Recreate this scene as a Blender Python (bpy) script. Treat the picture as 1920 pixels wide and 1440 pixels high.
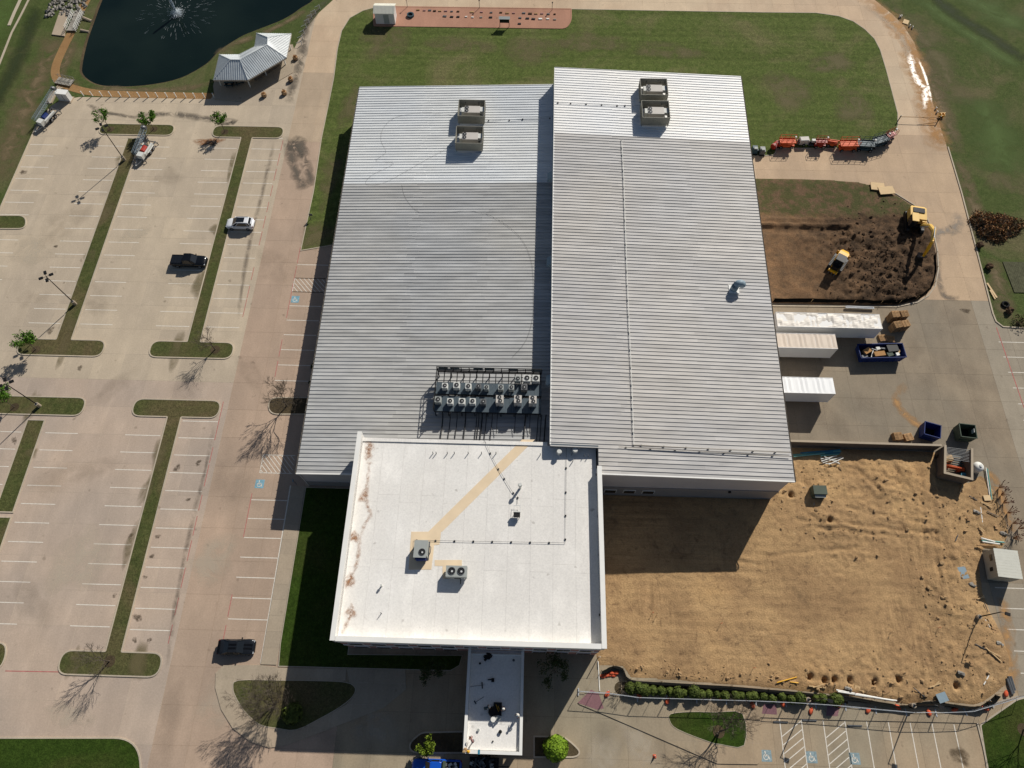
"""Aerial view of a warehouse and office with parking lots and an earthworks site.
World frame in metres: X to the east, Y to the north, the buildings square to it,
origin on the ground below the viewpoint."""
import bpy, bmesh, math, random
from mathutils import Vector, Matrix, noise, Quaternion

SC = bpy.context.scene
COL = SC.collection
for o in list(bpy.data.objects):
    bpy.data.objects.remove(o)

# ------------------------------------------------------------------ camera, world, sun, exposure
cam_data = bpy.data.cameras.new('camera')
cam = bpy.data.objects.new('camera', cam_data)
COL.objects.link(cam)
cam_data.sensor_width = 36.0
cam_data.lens = 24.456
cam_data.clip_start = 0.5
cam_data.clip_end = 3000
CAM_R = Vector((0.999590, 0.028521, -0.002681)); CAM_U = Vector((-0.024546, 0.901002, 0.433120)); CAM_F = Vector((-0.014768, 0.432876, -0.901332))
cam.matrix_world = Matrix(((CAM_R.x, CAM_U.x, -CAM_F.x, 0), (CAM_R.y, CAM_U.y, -CAM_F.y, 0),
                           (CAM_R.z, CAM_U.z, -CAM_F.z, 97.880), (0, 0, 0, 1)))
SC.camera = cam

SUN_DIR = Vector((-0.74, -1.18, -1.0)).normalized()      # the way the light travels
world = bpy.data.worlds.new('World')
SC.world = world
world.use_nodes = True
wn = world.node_tree.nodes
sky = wn.new('ShaderNodeTexSky')
sky.sky_type = 'NISHITA'
sky.sun_disc = False
sky.sun_elevation = math.asin(-SUN_DIR.z)
sky.sun_rotation = math.atan2(-SUN_DIR.x, -SUN_DIR.y)
sky.altitude = 150
world.node_tree.links.new(sky.outputs[0], wn['Background'].inputs[0])
wn['Background'].inputs[1].default_value = 0.05

sun_data = bpy.data.lights.new('sun', 'SUN')
sun_data.energy = 4.6
sun_data.angle = math.radians(0.53)
sun_data.color = (1.0, 0.955, 0.88)
sun = bpy.data.objects.new('sun', sun_data)
COL.objects.link(sun)
sun.rotation_euler = SUN_DIR.to_track_quat('-Z', 'Y').to_euler()
sun.location = (60, 100, 120)

SC.view_settings.view_transform = 'Standard'
SC.view_settings.look = 'None'
SC.view_settings.exposure = 0.0
SC.view_settings.gamma = 1.0
SC.view_settings.use_curve_mapping = False

random.seed(7)
R_ = random.random
def U_(a, b): return a + (b - a) * random.random()
PI = math.pi

# ------------------------------------------------------------------ materials
def lin(r, g, b):
    def f(c):
        c /= 255.0
        return c / 12.92 if c <= 0.04045 else ((c + 0.055) / 1.055) ** 2.4
    return (f(r), f(g), f(b), 1.0)

class NT:
    """small node-graph helper"""
    def __init__(s, name):
        s.m = bpy.data.materials.new(name); s.m.use_nodes = True
        s.t = s.m.node_tree; s.n = s.t.nodes; s.b = s.n['Principled BSDF']
    def new(s, kind, **kw):
        n = s.n.new(kind)
        for k, v in kw.items(): setattr(n, k, v)
        return n
    def link(s, a, b): s.t.links.new(a, b)
    def pos(s):
        if not hasattr(s, '_p'): s._p = s.new('ShaderNodeNewGeometry').outputs['Position']
        return s._p
    def obj(s):
        return s.new('ShaderNodeTexCoord').outputs['Object']
    def mapping(s, vec, scale=(1, 1, 1), rot=(0, 0, 0)):
        m = s.new('ShaderNodeMapping'); m.inputs['Scale'].default_value = scale; m.inputs['Rotation'].default_value = rot
        s.link(vec, m.inputs['Vector']); return m.outputs[0]
    def noise(s, vec, scale, detail=4, rough=0.55, dist=0.0):
        n = s.new('ShaderNodeTexNoise'); n.inputs['Scale'].default_value = scale
        n.inputs['Detail'].default_value = detail; n.inputs['Roughness'].default_value = rough
        n.inputs['Distortion'].default_value = dist
        s.link(vec, n.inputs['Vector']); return n.outputs['Fac']
    def ramp(s, fac, stops):
        r = s.new('ShaderNodeValToRGB')
        e = r.color_ramp.elements
        while len(e) > 1: e.remove(e[-1])
        e[0].position = stops[0][0]; e[0].color = stops[0][1]
        for p, c in stops[1:]:
            k = e.new(p); k.color = c
        s.link(fac, r.inputs[0]); return r.outputs[0]
    def mix(s, fac, a, b, mode='MIX'):
        m = s.new('ShaderNodeMix', data_type='RGBA', blend_type=mode)
        for i, v in ((0, fac), (6, a), (7, b)):
            if hasattr(v, 'type'): s.link(v, m.inputs[i])
            else: m.inputs[i].default_value = v
        return m.outputs[2]
    def maprange(s, v, a, b, c, d):
        m = s.new('ShaderNodeMapRange'); s.link(v, m.inputs[0])
        for i, x in enumerate((a, b, c, d)): m.inputs[i + 1].default_value = x
        return m.outputs[0]
    def math(s, op, a, b=0.0):
        m = s.new('ShaderNodeMath', operation=op)
        for i, v in ((0, a), (1, b)):
            if hasattr(v, 'type'): s.link(v, m.inputs[i])
            else: m.inputs[i].default_value = v
        return m.outputs[0]
    def bump(s, h, strength, dist):
        b = s.new('ShaderNodeBump'); b.inputs['Strength'].default_value = strength; b.inputs['Distance'].default_value = dist
        s.link(h, b.inputs['Height']); s.link(b.outputs[0], s.b.inputs['Normal'])
    def rnd(s): return s.new('ShaderNodeObjectInfo').outputs['Random']
    def done(s, color, rough=0.8, spec=0.25, metal=0.0):
        for k, v in (('Base Color', color), ('Roughness', rough), ('Specular IOR Level', spec), ('Metallic', metal)):
            i = s.b.inputs[k]
            if hasattr(v, 'type'): s.link(v, i)
            else: i.default_value = v
        return s.m

def grey(v): return (v, v, v, 1.0)

def plain(name, rgb, rough=0.6, spec=0.3, metal=0.0, wear=0.12, scale=1.5, var=0.0):
    """painted or solid stuff with a little uneven wear"""
    t = NT(name)
    c = lin(*rgb)
    f = t.noise(t.obj(), scale, 4, 0.6)
    col = t.mix(t.maprange(f, 0.3, 0.7, 0, 1), tuple(x * (1 - wear) for x in c[:3]) + (1,), tuple(min(1, x * (1 + wear)) for x in c[:3]) + (1,))
    if var:
        col = t.mix(1.0, col, t.ramp(t.rnd(), [(0, grey(1 - var)), (1, grey(1.0))]), 'MULTIPLY')
    return t.done(col, rough, spec, metal)

def concrete(name, rgb, rgb2, var=0.10, dark=0.8):
    """old concrete slabs: broad stains, tyre grime, per-slab tone"""
    t = NT(name); p = t.pos()
    big = t.noise(p, 0.055, 3, 0.5, 0.4)
    col = t.mix(t.maprange(big, 0.38, 0.62, 0, 1), lin(*rgb), lin(*rgb2))
    med = t.noise(t.mapping(p, (1, 0.45, 1)), 0.42, 5, 0.62)
    col = t.mix(1.0, col, t.ramp(med, [(0.30, grey(dark)), (0.5, grey(0.96)), (0.7, grey(1.07))]), 'MULTIPLY')
    fine = t.noise(p, 5.0, 3, 0.7)
    col = t.mix(1.0, col, t.ramp(fine, [(0.3, grey(0.90)), (0.7, grey(1.08))]), 'MULTIPLY')
    spots = t.noise(p, 0.9, 2, 0.4)
    col = t.mix(t.maprange(spots, 0.70, 0.80, 0, 0.45), col, lin(96, 84, 70))
    r = t.rnd()
    col = t.mix(1.0, col, t.ramp(r, [(0, (1 - var, 1 - var, 1 - var * 0.9, 1)), (1, (1 + var * 0.5, 1 + var * 0.42, 1 + var * 0.3, 1))]), 'MULTIPLY')
    t.bump(fine, 0.25, 0.01)
    return t.done(col, 0.86, 0.2)

def grass(name, g1, g2, b1, brown=(0.50, 0.66), stripes=0.0):
    t = NT(name); p = t.pos()
    f = t.noise(p, 0.9, 6, 0.68)
    col = t.mix(t.maprange(f, 0.33, 0.67, 0, 1), lin(*g1), lin(*g2))
    big = t.noise(p, 0.085, 5, 0.62, 0.6)
    col = t.mix(t.maprange(big, brown[0], brown[1], 0, 0.85), col, lin(*b1))
    fine = t.noise(t.mapping(p, (1, 1, 1)), 6.0, 3, 0.75)
    col = t.mix(1.0, col, t.ramp(fine, [(0.28, grey(0.5)), (0.72, grey(1.5))]), 'MULTIPLY')
    mid = t.noise(p, 2.2, 4, 0.8)
    col = t.mix(1.0, col, t.ramp(mid, [(0.3, grey(0.74)), (0.7, grey(1.24))]), 'MULTIPLY')
    if stripes:
        w = t.noise(t.mapping(p, (0.012, 1, 1)), 0.9, 2, 0.5)
        col = t.mix(1.0, col, t.ramp(w, [(0.35, grey(1 - stripes)), (0.65, grey(1 + stripes))]), 'MULTIPLY')
    t.bump(fine, 0.9, 0.06)
    return t.done(col, 0.95, 0.08)

def dirt(name, c1, c2, c3, scale=1.0, tracks=0.0):
    t = NT(name); p = t.pos()
    a = t.noise(p, 0.16 * scale, 5, 0.6, 0.5)
    col = t.mix(t.maprange(a, 0.36, 0.64, 0, 1), lin(*c1), lin(*c2))
    b = t.noise(p, 0.75 * scale, 6, 0.7, 0.6)
    col = t.mix(t.maprange(b, 0.55, 0.72, 0, 0.9), col, lin(*c3))
    f = t.noise(p, 4.5, 4, 0.75)
    col = t.mix(1.0, col, t.ramp(f, [(0.3, grey(0.76)), (0.7, grey(1.16))]), 'MULTIPLY')
    if tracks:      # fine parallel marks left by the grader and the tyres
        w1 = t.noise(t.mapping(p, (0.10, 2.4, 1), (0, 0, 0.03)), 1.0, 4, 0.7, 0.4)
        w2 = t.noise(t.mapping(p, (2.0, 0.12, 1), (0, 0, 0.1)), 0.9, 4, 0.7, 0.4)
        m = t.maprange(t.noise(p, 0.06, 2, 0.5), 0.42, 0.55, 0, 1)
        pm = t.maprange(t.noise(p, 0.11, 3, 0.6, 0.8), 0.44, 0.60, 0, 1)
        w = t.mix(m, t.ramp(w1, [(0.3, grey(1 - tracks)), (0.7, grey(1 + tracks))]), t.ramp(w2, [(0.3, grey(1 - tracks)), (0.7, grey(1 + tracks))]))
        w = t.mix(pm, (1, 1, 1, 1), w)
        col = t.mix(1.0, col, w, 'MULTIPLY')
        big = t.noise(p, 0.045, 4, 0.6, 1.0)
        col = t.mix(1.0, col, t.ramp(big, [(0.34, (0.86, 0.86, 0.87, 1)), (0.5, grey(1.0)), (0.66, (1.10, 1.08, 1.03, 1))]), 'MULTIPLY')
        d2 = t.noise(p, 0.3, 6, 0.75, 1.2)
        col = t.mix(t.maprange(d2, 0.57, 0.70, 0, 0.6), col, lin(112, 92, 70))
        col = t.mix(t.maprange(d2, 0.28, 0.40, 0.45, 0), col, lin(206, 176, 132))
    t.bump(f, 1.0, 0.09)
    return t.done(col, 0.95, 0.1)

def roofmetal(name, rgb, rough, spec, var, metal=0.0, streak=0.1):
    """long ribbed roof sheets, slightly different from sheet to sheet, dulled along their length"""
    t = NT(name); p = t.pos()
    c = lin(*rgb)
    col = t.mix(t.rnd(), tuple(x * (1 - var) for x in c[:3]) + (1,), tuple(min(1, x * (1 + var)) for x in c[:3]) + (1,))
    s = t.noise(t.mapping(p, (0.35, 2.2, 1)), 0.6, 4, 0.6)
    col = t.mix(1.0, col, t.ramp(s, [(0.3, grey(1 - streak)), (0.7, grey(1 + streak * 0.6))]), 'MULTIPLY')
    b = t.noise(p, 0.07, 3, 0.5)
    col = t.mix(1.0, col, t.ramp(b, [(0.35, (0.95, 0.96, 0.98, 1)), (0.65, (1.04, 1.02, 0.99, 1))]), 'MULTIPLY')
    return t.done(col, rough, spec, metal)

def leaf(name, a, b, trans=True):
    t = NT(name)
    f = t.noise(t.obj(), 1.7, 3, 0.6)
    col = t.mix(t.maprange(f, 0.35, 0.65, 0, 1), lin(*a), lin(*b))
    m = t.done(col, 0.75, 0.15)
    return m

def stain(name, rgb, strength=0.8, scale=1.2, lo=0.34, hi=0.58, rough=0.85, spec=0.2):
    """a soft-edged deposit lying on a surface; the 'fade' attribute thins it towards its rim"""
    t = NT(name)
    att = t.new('ShaderNodeAttribute', attribute_name='fade').outputs['Fac']
    n = t.maprange(t.noise(t.pos(), scale, 6, 0.68, 0.7), lo, hi, 0, 1)
    soft = t.math('POWER', att, 0.8)
    a = t.math('MULTIPLY', t.math('MULTIPLY', soft, n), strength)
    t.link(a, t.b.inputs['Alpha'])
    return t.done(lin(*rgb), rough, spec)

M = {}
M['lot'] = concrete('concrete_lot', (193, 177, 154), (182, 167, 147), 0.07, 0.9)
M['lot_low'] = concrete('concrete_lot_south', (190, 170, 151), (177, 161, 146), 0.07, 0.9)
M['lane'] = concrete('concrete_lane', (184, 160, 139), (172, 151, 132), 0.06, 0.9)
M['road'] = concrete('concrete_road', (205, 184, 156), (197, 172, 144), 0.06, 0.9)
M['yard'] = concrete('concrete_yard', (153, 138, 117), (140, 129, 112), 0.05, 0.84)
M['mid'] = concrete('concrete_approach', (190, 169, 144), (180, 160, 136), 0.06, 0.88)
M['apron'] = concrete('concrete_apron', (196, 170, 140), (184, 160, 134), 0.06, 0.88)
M['eastlot'] = concrete('concrete_east_lot', (160, 149, 131), (150, 140, 124), 0.05, 0.86)
M['fore'] = concrete('concrete_forecourt', (156, 145, 124), (170, 150, 124), 0.06, 0.8)
M['walk'] = concrete('concrete_walk', (178, 160, 138), (170, 156, 136), 0.07, 0.92)
M['joint'] = plain('joint_sealant', (190, 178, 158), 0.9, 0.1, 0, 0.1, 0.5)
M['kerb'] = concrete('kerb_concrete', (192, 178, 156), (182, 170, 152), 0.05, 0.9)
M['grass'] = grass('grass_rough', (66, 79, 40), (84, 93, 53), (104, 97, 70), (0.48, 0.68))
M['lawn'] = grass('grass_lawn', (73, 86, 41), (93, 102, 55), (112, 105, 74), (0.49, 0.70), 0.10)
M['turf'] = grass('grass_island', (66, 74, 40), (86, 88, 52), (98, 86, 62), (0.46, 0.66))
M['vivid'] = grass('grass_watered', (42, 60, 18), (56, 74, 26), (66, 70, 34), (0.5, 0.72))
M['mulch'] = dirt('mulch', (74, 64, 48), (92, 80, 60), (58, 50, 38), 2)
M['dirt'] = dirt('graded_earth', (184, 151, 109), (163, 132, 96), (122, 97, 72), 1.0, 0.3)
t = NT('dug_topsoil'); p_ = t.pos()          # orange subsoil bared in the west, black topsoil heaped in the east
sx = t.new('ShaderNodeSeparateXYZ'); t.link(p_, sx.inputs[0])
nn = t.noise(p_, 0.22, 5, 0.65, 0.6)
fx_ = t.maprange(t.math('ADD', sx.outputs[0], t.math('MULTIPLY', nn, 34.0)), 58.0, 74.0, 0, 1)
west_c = t.mix(t.maprange(t.noise(p_, 0.5, 5, 0.7), 0.4, 0.62, 0, 1), lin(142, 110, 80), lin(114, 92, 70))
east_c = t.mix(t.maprange(t.noise(p_, 0.8, 6, 0.7), 0.42, 0.62, 0, 1), lin(66, 53, 41), lin(104, 82, 62))
col = t.mix(fx_, west_c, east_c)
gy = t.maprange(t.math('ADD', sx.outputs[1], t.math('MULTIPLY', t.noise(p_, 0.35, 5, 0.7), 5.0)), 83.5, 84.7, 0, 0.9)
col = t.mix(gy, col, t.mix(t.maprange(t.noise(p_, 0.5, 5, 0.7), 0.45, 0.6, 0, 1), lin(80, 82, 50), lin(112, 90, 70)))
ff = t.noise(p_, 4.5, 4, 0.75)
col = t.mix(1.0, col, t.ramp(ff, [(0.3, grey(0.62)), (0.7, grey(1.25))]), 'MULTIPLY')
t.bump(ff, 1.0, 0.1)
M['darkdirt'] = t.done(col, 0.95, 0.1)
M['clod'] = dirt('earth_clods', (178, 148, 110), (156, 128, 95), (130, 105, 78), 3)
M['clay'] = dirt('clay_clods', (98, 78, 60), (72, 58, 46), (50, 42, 34), 3)
M['path'] = dirt('crushed_granite', (160, 126, 86), (148, 114, 76), (132, 102, 70))
M['paver'] = concrete('red_pavers', (178, 134, 112), (168, 124, 102), 0.04, 0.9)
M['paint'] = plain('white_road_paint', (220, 213, 200), 0.8, 0.2, 0, 0.14, 3)
M['redpaint'] = plain('red_fire_lane_paint', (176, 108, 102), 0.85, 0.15, 0, 0.2, 2)
M['wornblue'] = plain('worn_blue_paint', (136, 154, 158), 0.85, 0.15, 0, 0.3, 4)
M['bluepaint'] = plain('blue_bay_paint', (124, 164, 178), 0.85, 0.15, 0, 0.25, 3)
M['purple'] = concrete('dyed_ramp', (140, 104, 108), (128, 94, 100), 0.05, 0.85)
M['galv'] = roofmetal('weathered_roof_sheet', (181, 181, 179), 0.55, 0.2, 0.10, 0.0, 0.2)
M['galv2'] = roofmetal('weathered_roof_sheet_east', (191, 188, 184), 0.55, 0.2, 0.085, 0.0, 0.18)
M['coat'] = roofmetal('coated_roof_sheet', (219, 222, 223), 0.5, 0.25, 0.05, 0.0, 0.12)
M['coat2'] = roofmetal('coated_roof_sheet_east', (240, 239, 236), 0.5, 0.25, 0.035, 0.0, 0.09)
M['seam'] = plain('roof_seam', (120, 118, 116), 0.6, 0.3)
M['wall'] = plain('metal_siding', (196, 192, 192), 0.6, 0.3, 0, 0.05, 0.4)
M['wallmid'] = plain('siding_wainscot', (142, 138, 136), 0.7, 0.3, 0, 0.06, 0.4)
M['brick'] = plain('pink_brick', (168, 128, 122), 0.9, 0.1, 0, 0.12, 1.2)
M['trim'] = plain('white_trim', (232, 230, 224), 0.55, 0.3, 0, 0.04, 0.6)
M['tpo'] = concrete('white_membrane', (236, 233, 227), (230, 226, 219), 0.015, 0.95)
M['pad'] = plain('tan_walk_pad', (226, 204, 172), 0.9, 0.1, 0, 0.05, 0.8)
M['glass'] = plain('dark_glass', (28, 32, 36), 0.12, 0.6, 0, 0.05)
M['gutter'] = plain('gutter_metal', (168, 160, 148), 0.5, 0.4)
M['unit'] = plain('beige_unit', (192, 186, 178), 0.6, 0.3, 0, 0.05)
M['unitgrey'] = plain('grey_unit', (158, 162, 158), 0.6, 0.3, 0, 0.06)
M['unitwhite'] = plain('pale_unit', (206, 206, 200), 0.6, 0.3, 0, 0.06)
M['screen'] = plain('screen_panel', (142, 139, 127), 0.6, 0.3, 0, 0.06)
M['deck'] = plain('platform_deck', (72, 84, 92), 0.55, 0.3, 0, 0.08)
M['hoodblue'] = plain('blue_grey_sheet', (134, 152, 162), 0.5, 0.35, 0, 0.06)
M['black'] = plain('black_metal', (26, 26, 27), 0.5, 0.3)
M['steel'] = plain('dull_steel', (92, 94, 96), 0.5, 0.4)
M['rail'] = plain('galvanised_tube', (170, 174, 178), 0.45, 0.5)
M['fan'] = plain('fan_black', (14, 14, 15), 0.5, 0.3)
M['hub'] = plain('fan_hub', (200, 200, 198), 0.4, 0.5)
M['pvc'] = plain('white_plastic', (226, 224, 216), 0.5, 0.3)
M['teal'] = plain('teal_pipe', (108, 166, 158), 0.5, 0.3)
M['bluepipe'] = plain('blue_pipe', (62, 128, 152), 0.5, 0.3)
M['wood'] = plain('pale_timber', (196, 166, 124), 0.85, 0.15, 0, 0.15, 2)
M['oldwood'] = plain('weathered_timber', (186, 150, 110), 0.9, 0.1, 0, 0.2, 2, 0.3)
M['ply'] = plain('plywood', (216, 188, 146), 0.85, 0.15, 0, 0.08, 1)
M['card'] = plain('cardboard', (172, 132, 88), 0.9, 0.1, 0, 0.15, 1)
M['orange'] = plain('safety_orange', (216, 96, 46), 0.6, 0.3, 0, 0.10)
M['bag'] = plain('orange_sandbag', (206, 96, 66), 0.9, 0.1, 0, 0.18, 4)
M['redp'] = plain('red_paint', (168, 46, 34), 0.5, 0.4)
M['tealp'] = plain('dark_teal_paint', (50, 74, 84), 0.55, 0.3)
M['yellow'] = plain('machine_yellow', (232, 174, 34), 0.5, 0.35, 0, 0.1)
M['paleyellow'] = plain('faded_machine_yellow', (226, 184, 96), 0.55, 0.3, 0, 0.1)
M['rubber'] = plain('tyre_rubber', (24, 24, 24), 0.85, 0.2)
M['rim'] = plain('alloy_rim', (130, 132, 136), 0.35, 0.5, 0.4)
M['carwhite'] = plain('white_car_paint', (226, 228, 230), 0.22, 0.6, 0, 0.02)
M['carblack'] = plain('black_car_paint', (14, 15, 17), 0.15, 0.6, 0, 0.02)
M['cargrey'] = plain('dark_grey_car_paint', (34, 37, 42), 0.18, 0.6, 0.3, 0.02)
M['stripe'] = plain('stripe_black', (7, 7, 8), 0.3, 0.5)
M['carblue'] = plain('blue_car_paint', (24, 84, 188), 0.2, 0.6, 0, 0.03)
M['lamp'] = plain('lamp_lens', (210, 214, 216), 0.15, 0.6)
M['taillamp'] = plain('tail_lamp_lens', (120, 20, 16), 0.2, 0.6)
M['binblue'] = plain('blue_bin_paint', (24, 46, 104), 0.6, 0.3, 0, 0.2)
M['bingreen'] = plain('green_bin_paint', (70, 82, 68), 0.65, 0.3, 0, 0.2)
M['boxgreen'] = plain('transformer_green', (72, 82, 70), 0.6, 0.3)
M['block'] = plain('grey_block_wall', (112, 100, 88), 0.9, 0.1, 0, 0.1, 0.8)
M['blockcap'] = plain('block_cap', (172, 158, 138), 0.9, 0.1, 0, 0.06, 0.8)
M['silt'] = plain('silt_fence_fabric', (12, 13, 12), 0.9, 0.1)
M['trailer'] = plain('trailer_white', (220, 218, 214), 0.4, 0.4, 0, 0.04, 0.5)
M['trailerroof'] = plain('trailer_roof_dusty', (226, 218, 206), 0.5, 0.3, 0, 0.08, 0.4)
M['trailerroof2'] = plain('trailer_roof_tan', (210, 194, 176), 0.5, 0.3, 0, 0.06, 0.6)
M['trailerroof3'] = plain('trailer_roof_clean', (240, 240, 238), 0.4, 0.4, 0, 0.02, 0.6)
M['shed'] = plain('shed_siding', (168, 164, 150), 0.6, 0.3, 0, 0.05)
M['shedroof'] = plain('shed_roof', (222, 220, 206), 0.5, 0.35, 0, 0.04)
M['pav'] = roofmetal('pavilion_roof', (206, 211, 212), 0.45, 0.3, 0.03)
M['bark'] = plain('bark', (98, 88, 78), 0.95, 0.05, 0, 0.2, 3)
M['twig'] = plain('bare_twigs', (92, 84, 74), 0.95, 0.05, 0, 0.2, 3)
M['leafg'] = leaf('spring_leaves', (92, 128, 40), (66, 100, 30))
M['leafy'] = leaf('yellow_green_leaves', (118, 136, 44), (90, 108, 36))
M['leafh'] = leaf('hedge_leaves', (92, 104, 46), (60, 72, 32))
M['leafr'] = leaf('round_bush_leaves', (128, 156, 44), (96, 124, 34))
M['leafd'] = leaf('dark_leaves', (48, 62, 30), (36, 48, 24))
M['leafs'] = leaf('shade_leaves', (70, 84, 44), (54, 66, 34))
M['jlane'] = plain('lane_joint', (150, 130, 110), 0.9, 0.1)
M['jyard'] = plain('yard_joint', (120, 108, 92), 0.9, 0.1)
M['jroad'] = plain('road_joint', (182, 160, 134), 0.9, 0.1)
M['brush'] = leaf('dry_brush', (176, 128, 84), (126, 92, 60))
M['brushdark'] = leaf('dry_brush_core', (92, 70, 48), (66, 52, 38))
M['redgrass'] = leaf('red_plume_grass', (112, 50, 46), (84, 44, 42))
M['rock'] = plain('riprap_stone', (166, 160, 150), 0.9, 0.1, 0, 0.25, 2, 0.35)
M['skin'] = plain('skin', (176, 128, 100), 0.6, 0.3)
M['tarp'] = plain('dark_tarp', (20, 21, 22), 0.7, 0.3)
M['tent'] = plain('trampoline_black', (84, 84, 64), 0.9, 0.1, 0, 0.3, 2)
M['st_dark'] = stain('damp_concrete', (104, 97, 87), 0.75, 0.5, 0.36, 0.54)
M['st_grime'] = stain('faint_grime', (138, 124, 108), 0.16, 0.3)
M['st_track'] = stain('tyre_track', (112, 103, 92), 0.5, 0.5)
M['st_oil'] = stain('oil_marks', (84, 72, 58), 0.7, 2.4)
M['st_rust'] = stain('rust_marks', (150, 96, 52), 0.75, 1.1)
M['st_mud'] = stain('dried_mud', (190, 146, 96), 0.9, 0.5)
M['st_roof'] = stain('roof_silt', (166, 122, 88), 0.75, 1.8, 0.38, 0.62)
M['st_brown'] = stain('dead_grass', (116, 106, 76), 0.62, 0.3)
M['st_lush'] = stain('lush_grass', (84, 104, 50), 0.8, 0.25, 0.2, 0.55)
M['st_bare'] = stain('worn_earth', (122, 106, 80), 0.9, 0.4)
M['st_darkgrass'] = stain('dark_grass', (54, 64, 36), 0.8, 0.3, 0.2, 0.5)  # darker green strips laid over the rough grass
M['st_pale'] = stain('pale_repair', (200, 188, 168), 0.45, 0.4)
M['st_wet'] = stain('wet_patch', (92, 78, 60), 0.75, 0.8, rough=0.4)

# water: dark and glossy with a light chop
t = NT('pond_water')
n1 = t.noise(t.pos(), 1.6, 5, 0.6)
t.bump(n1, 0.12, 0.12)
n2 = t.noise(t.pos(), 0.04, 3, 0.5)
M['water'] = t.done(t.mix(t.maprange(n2, 0.4, 0.6, 0, 1), (0.004, 0.010, 0.009, 1), (0.009, 0.017, 0.014, 1)), 0.1, 0.14)
t = NT('puddle_water')
t.bump(t.noise(t.pos(), 3.0, 3, 0.5), 0.10, 0.05)
att = t.new('ShaderNodeAttribute', attribute_name='fade').outputs['Fac']
nz = t.maprange(t.noise(t.pos(), 1.4, 5, 0.65, 0.5), 0.34, 0.5, 0, 1)
t.link(t.maprange(t.math('MULTIPLY', att, nz), 0.15, 0.8, 0, 0.75), t.b.inputs['Alpha'])
M['puddle'] = t.done(lin(186, 156, 118), 0.40, 0.5)
t = NT('spray')
M['spray'] = t.done((0.75, 0.82, 0.86, 1), 0.5, 0.4)
t.b.inputs['Alpha'].default_value = 0.28
t = NT('jet_water')
M['jetwater'] = t.done((0.8, 0.86, 0.9, 1), 0.5, 0.4)
t.b.inputs['Alpha'].default_value = 0.6

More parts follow.
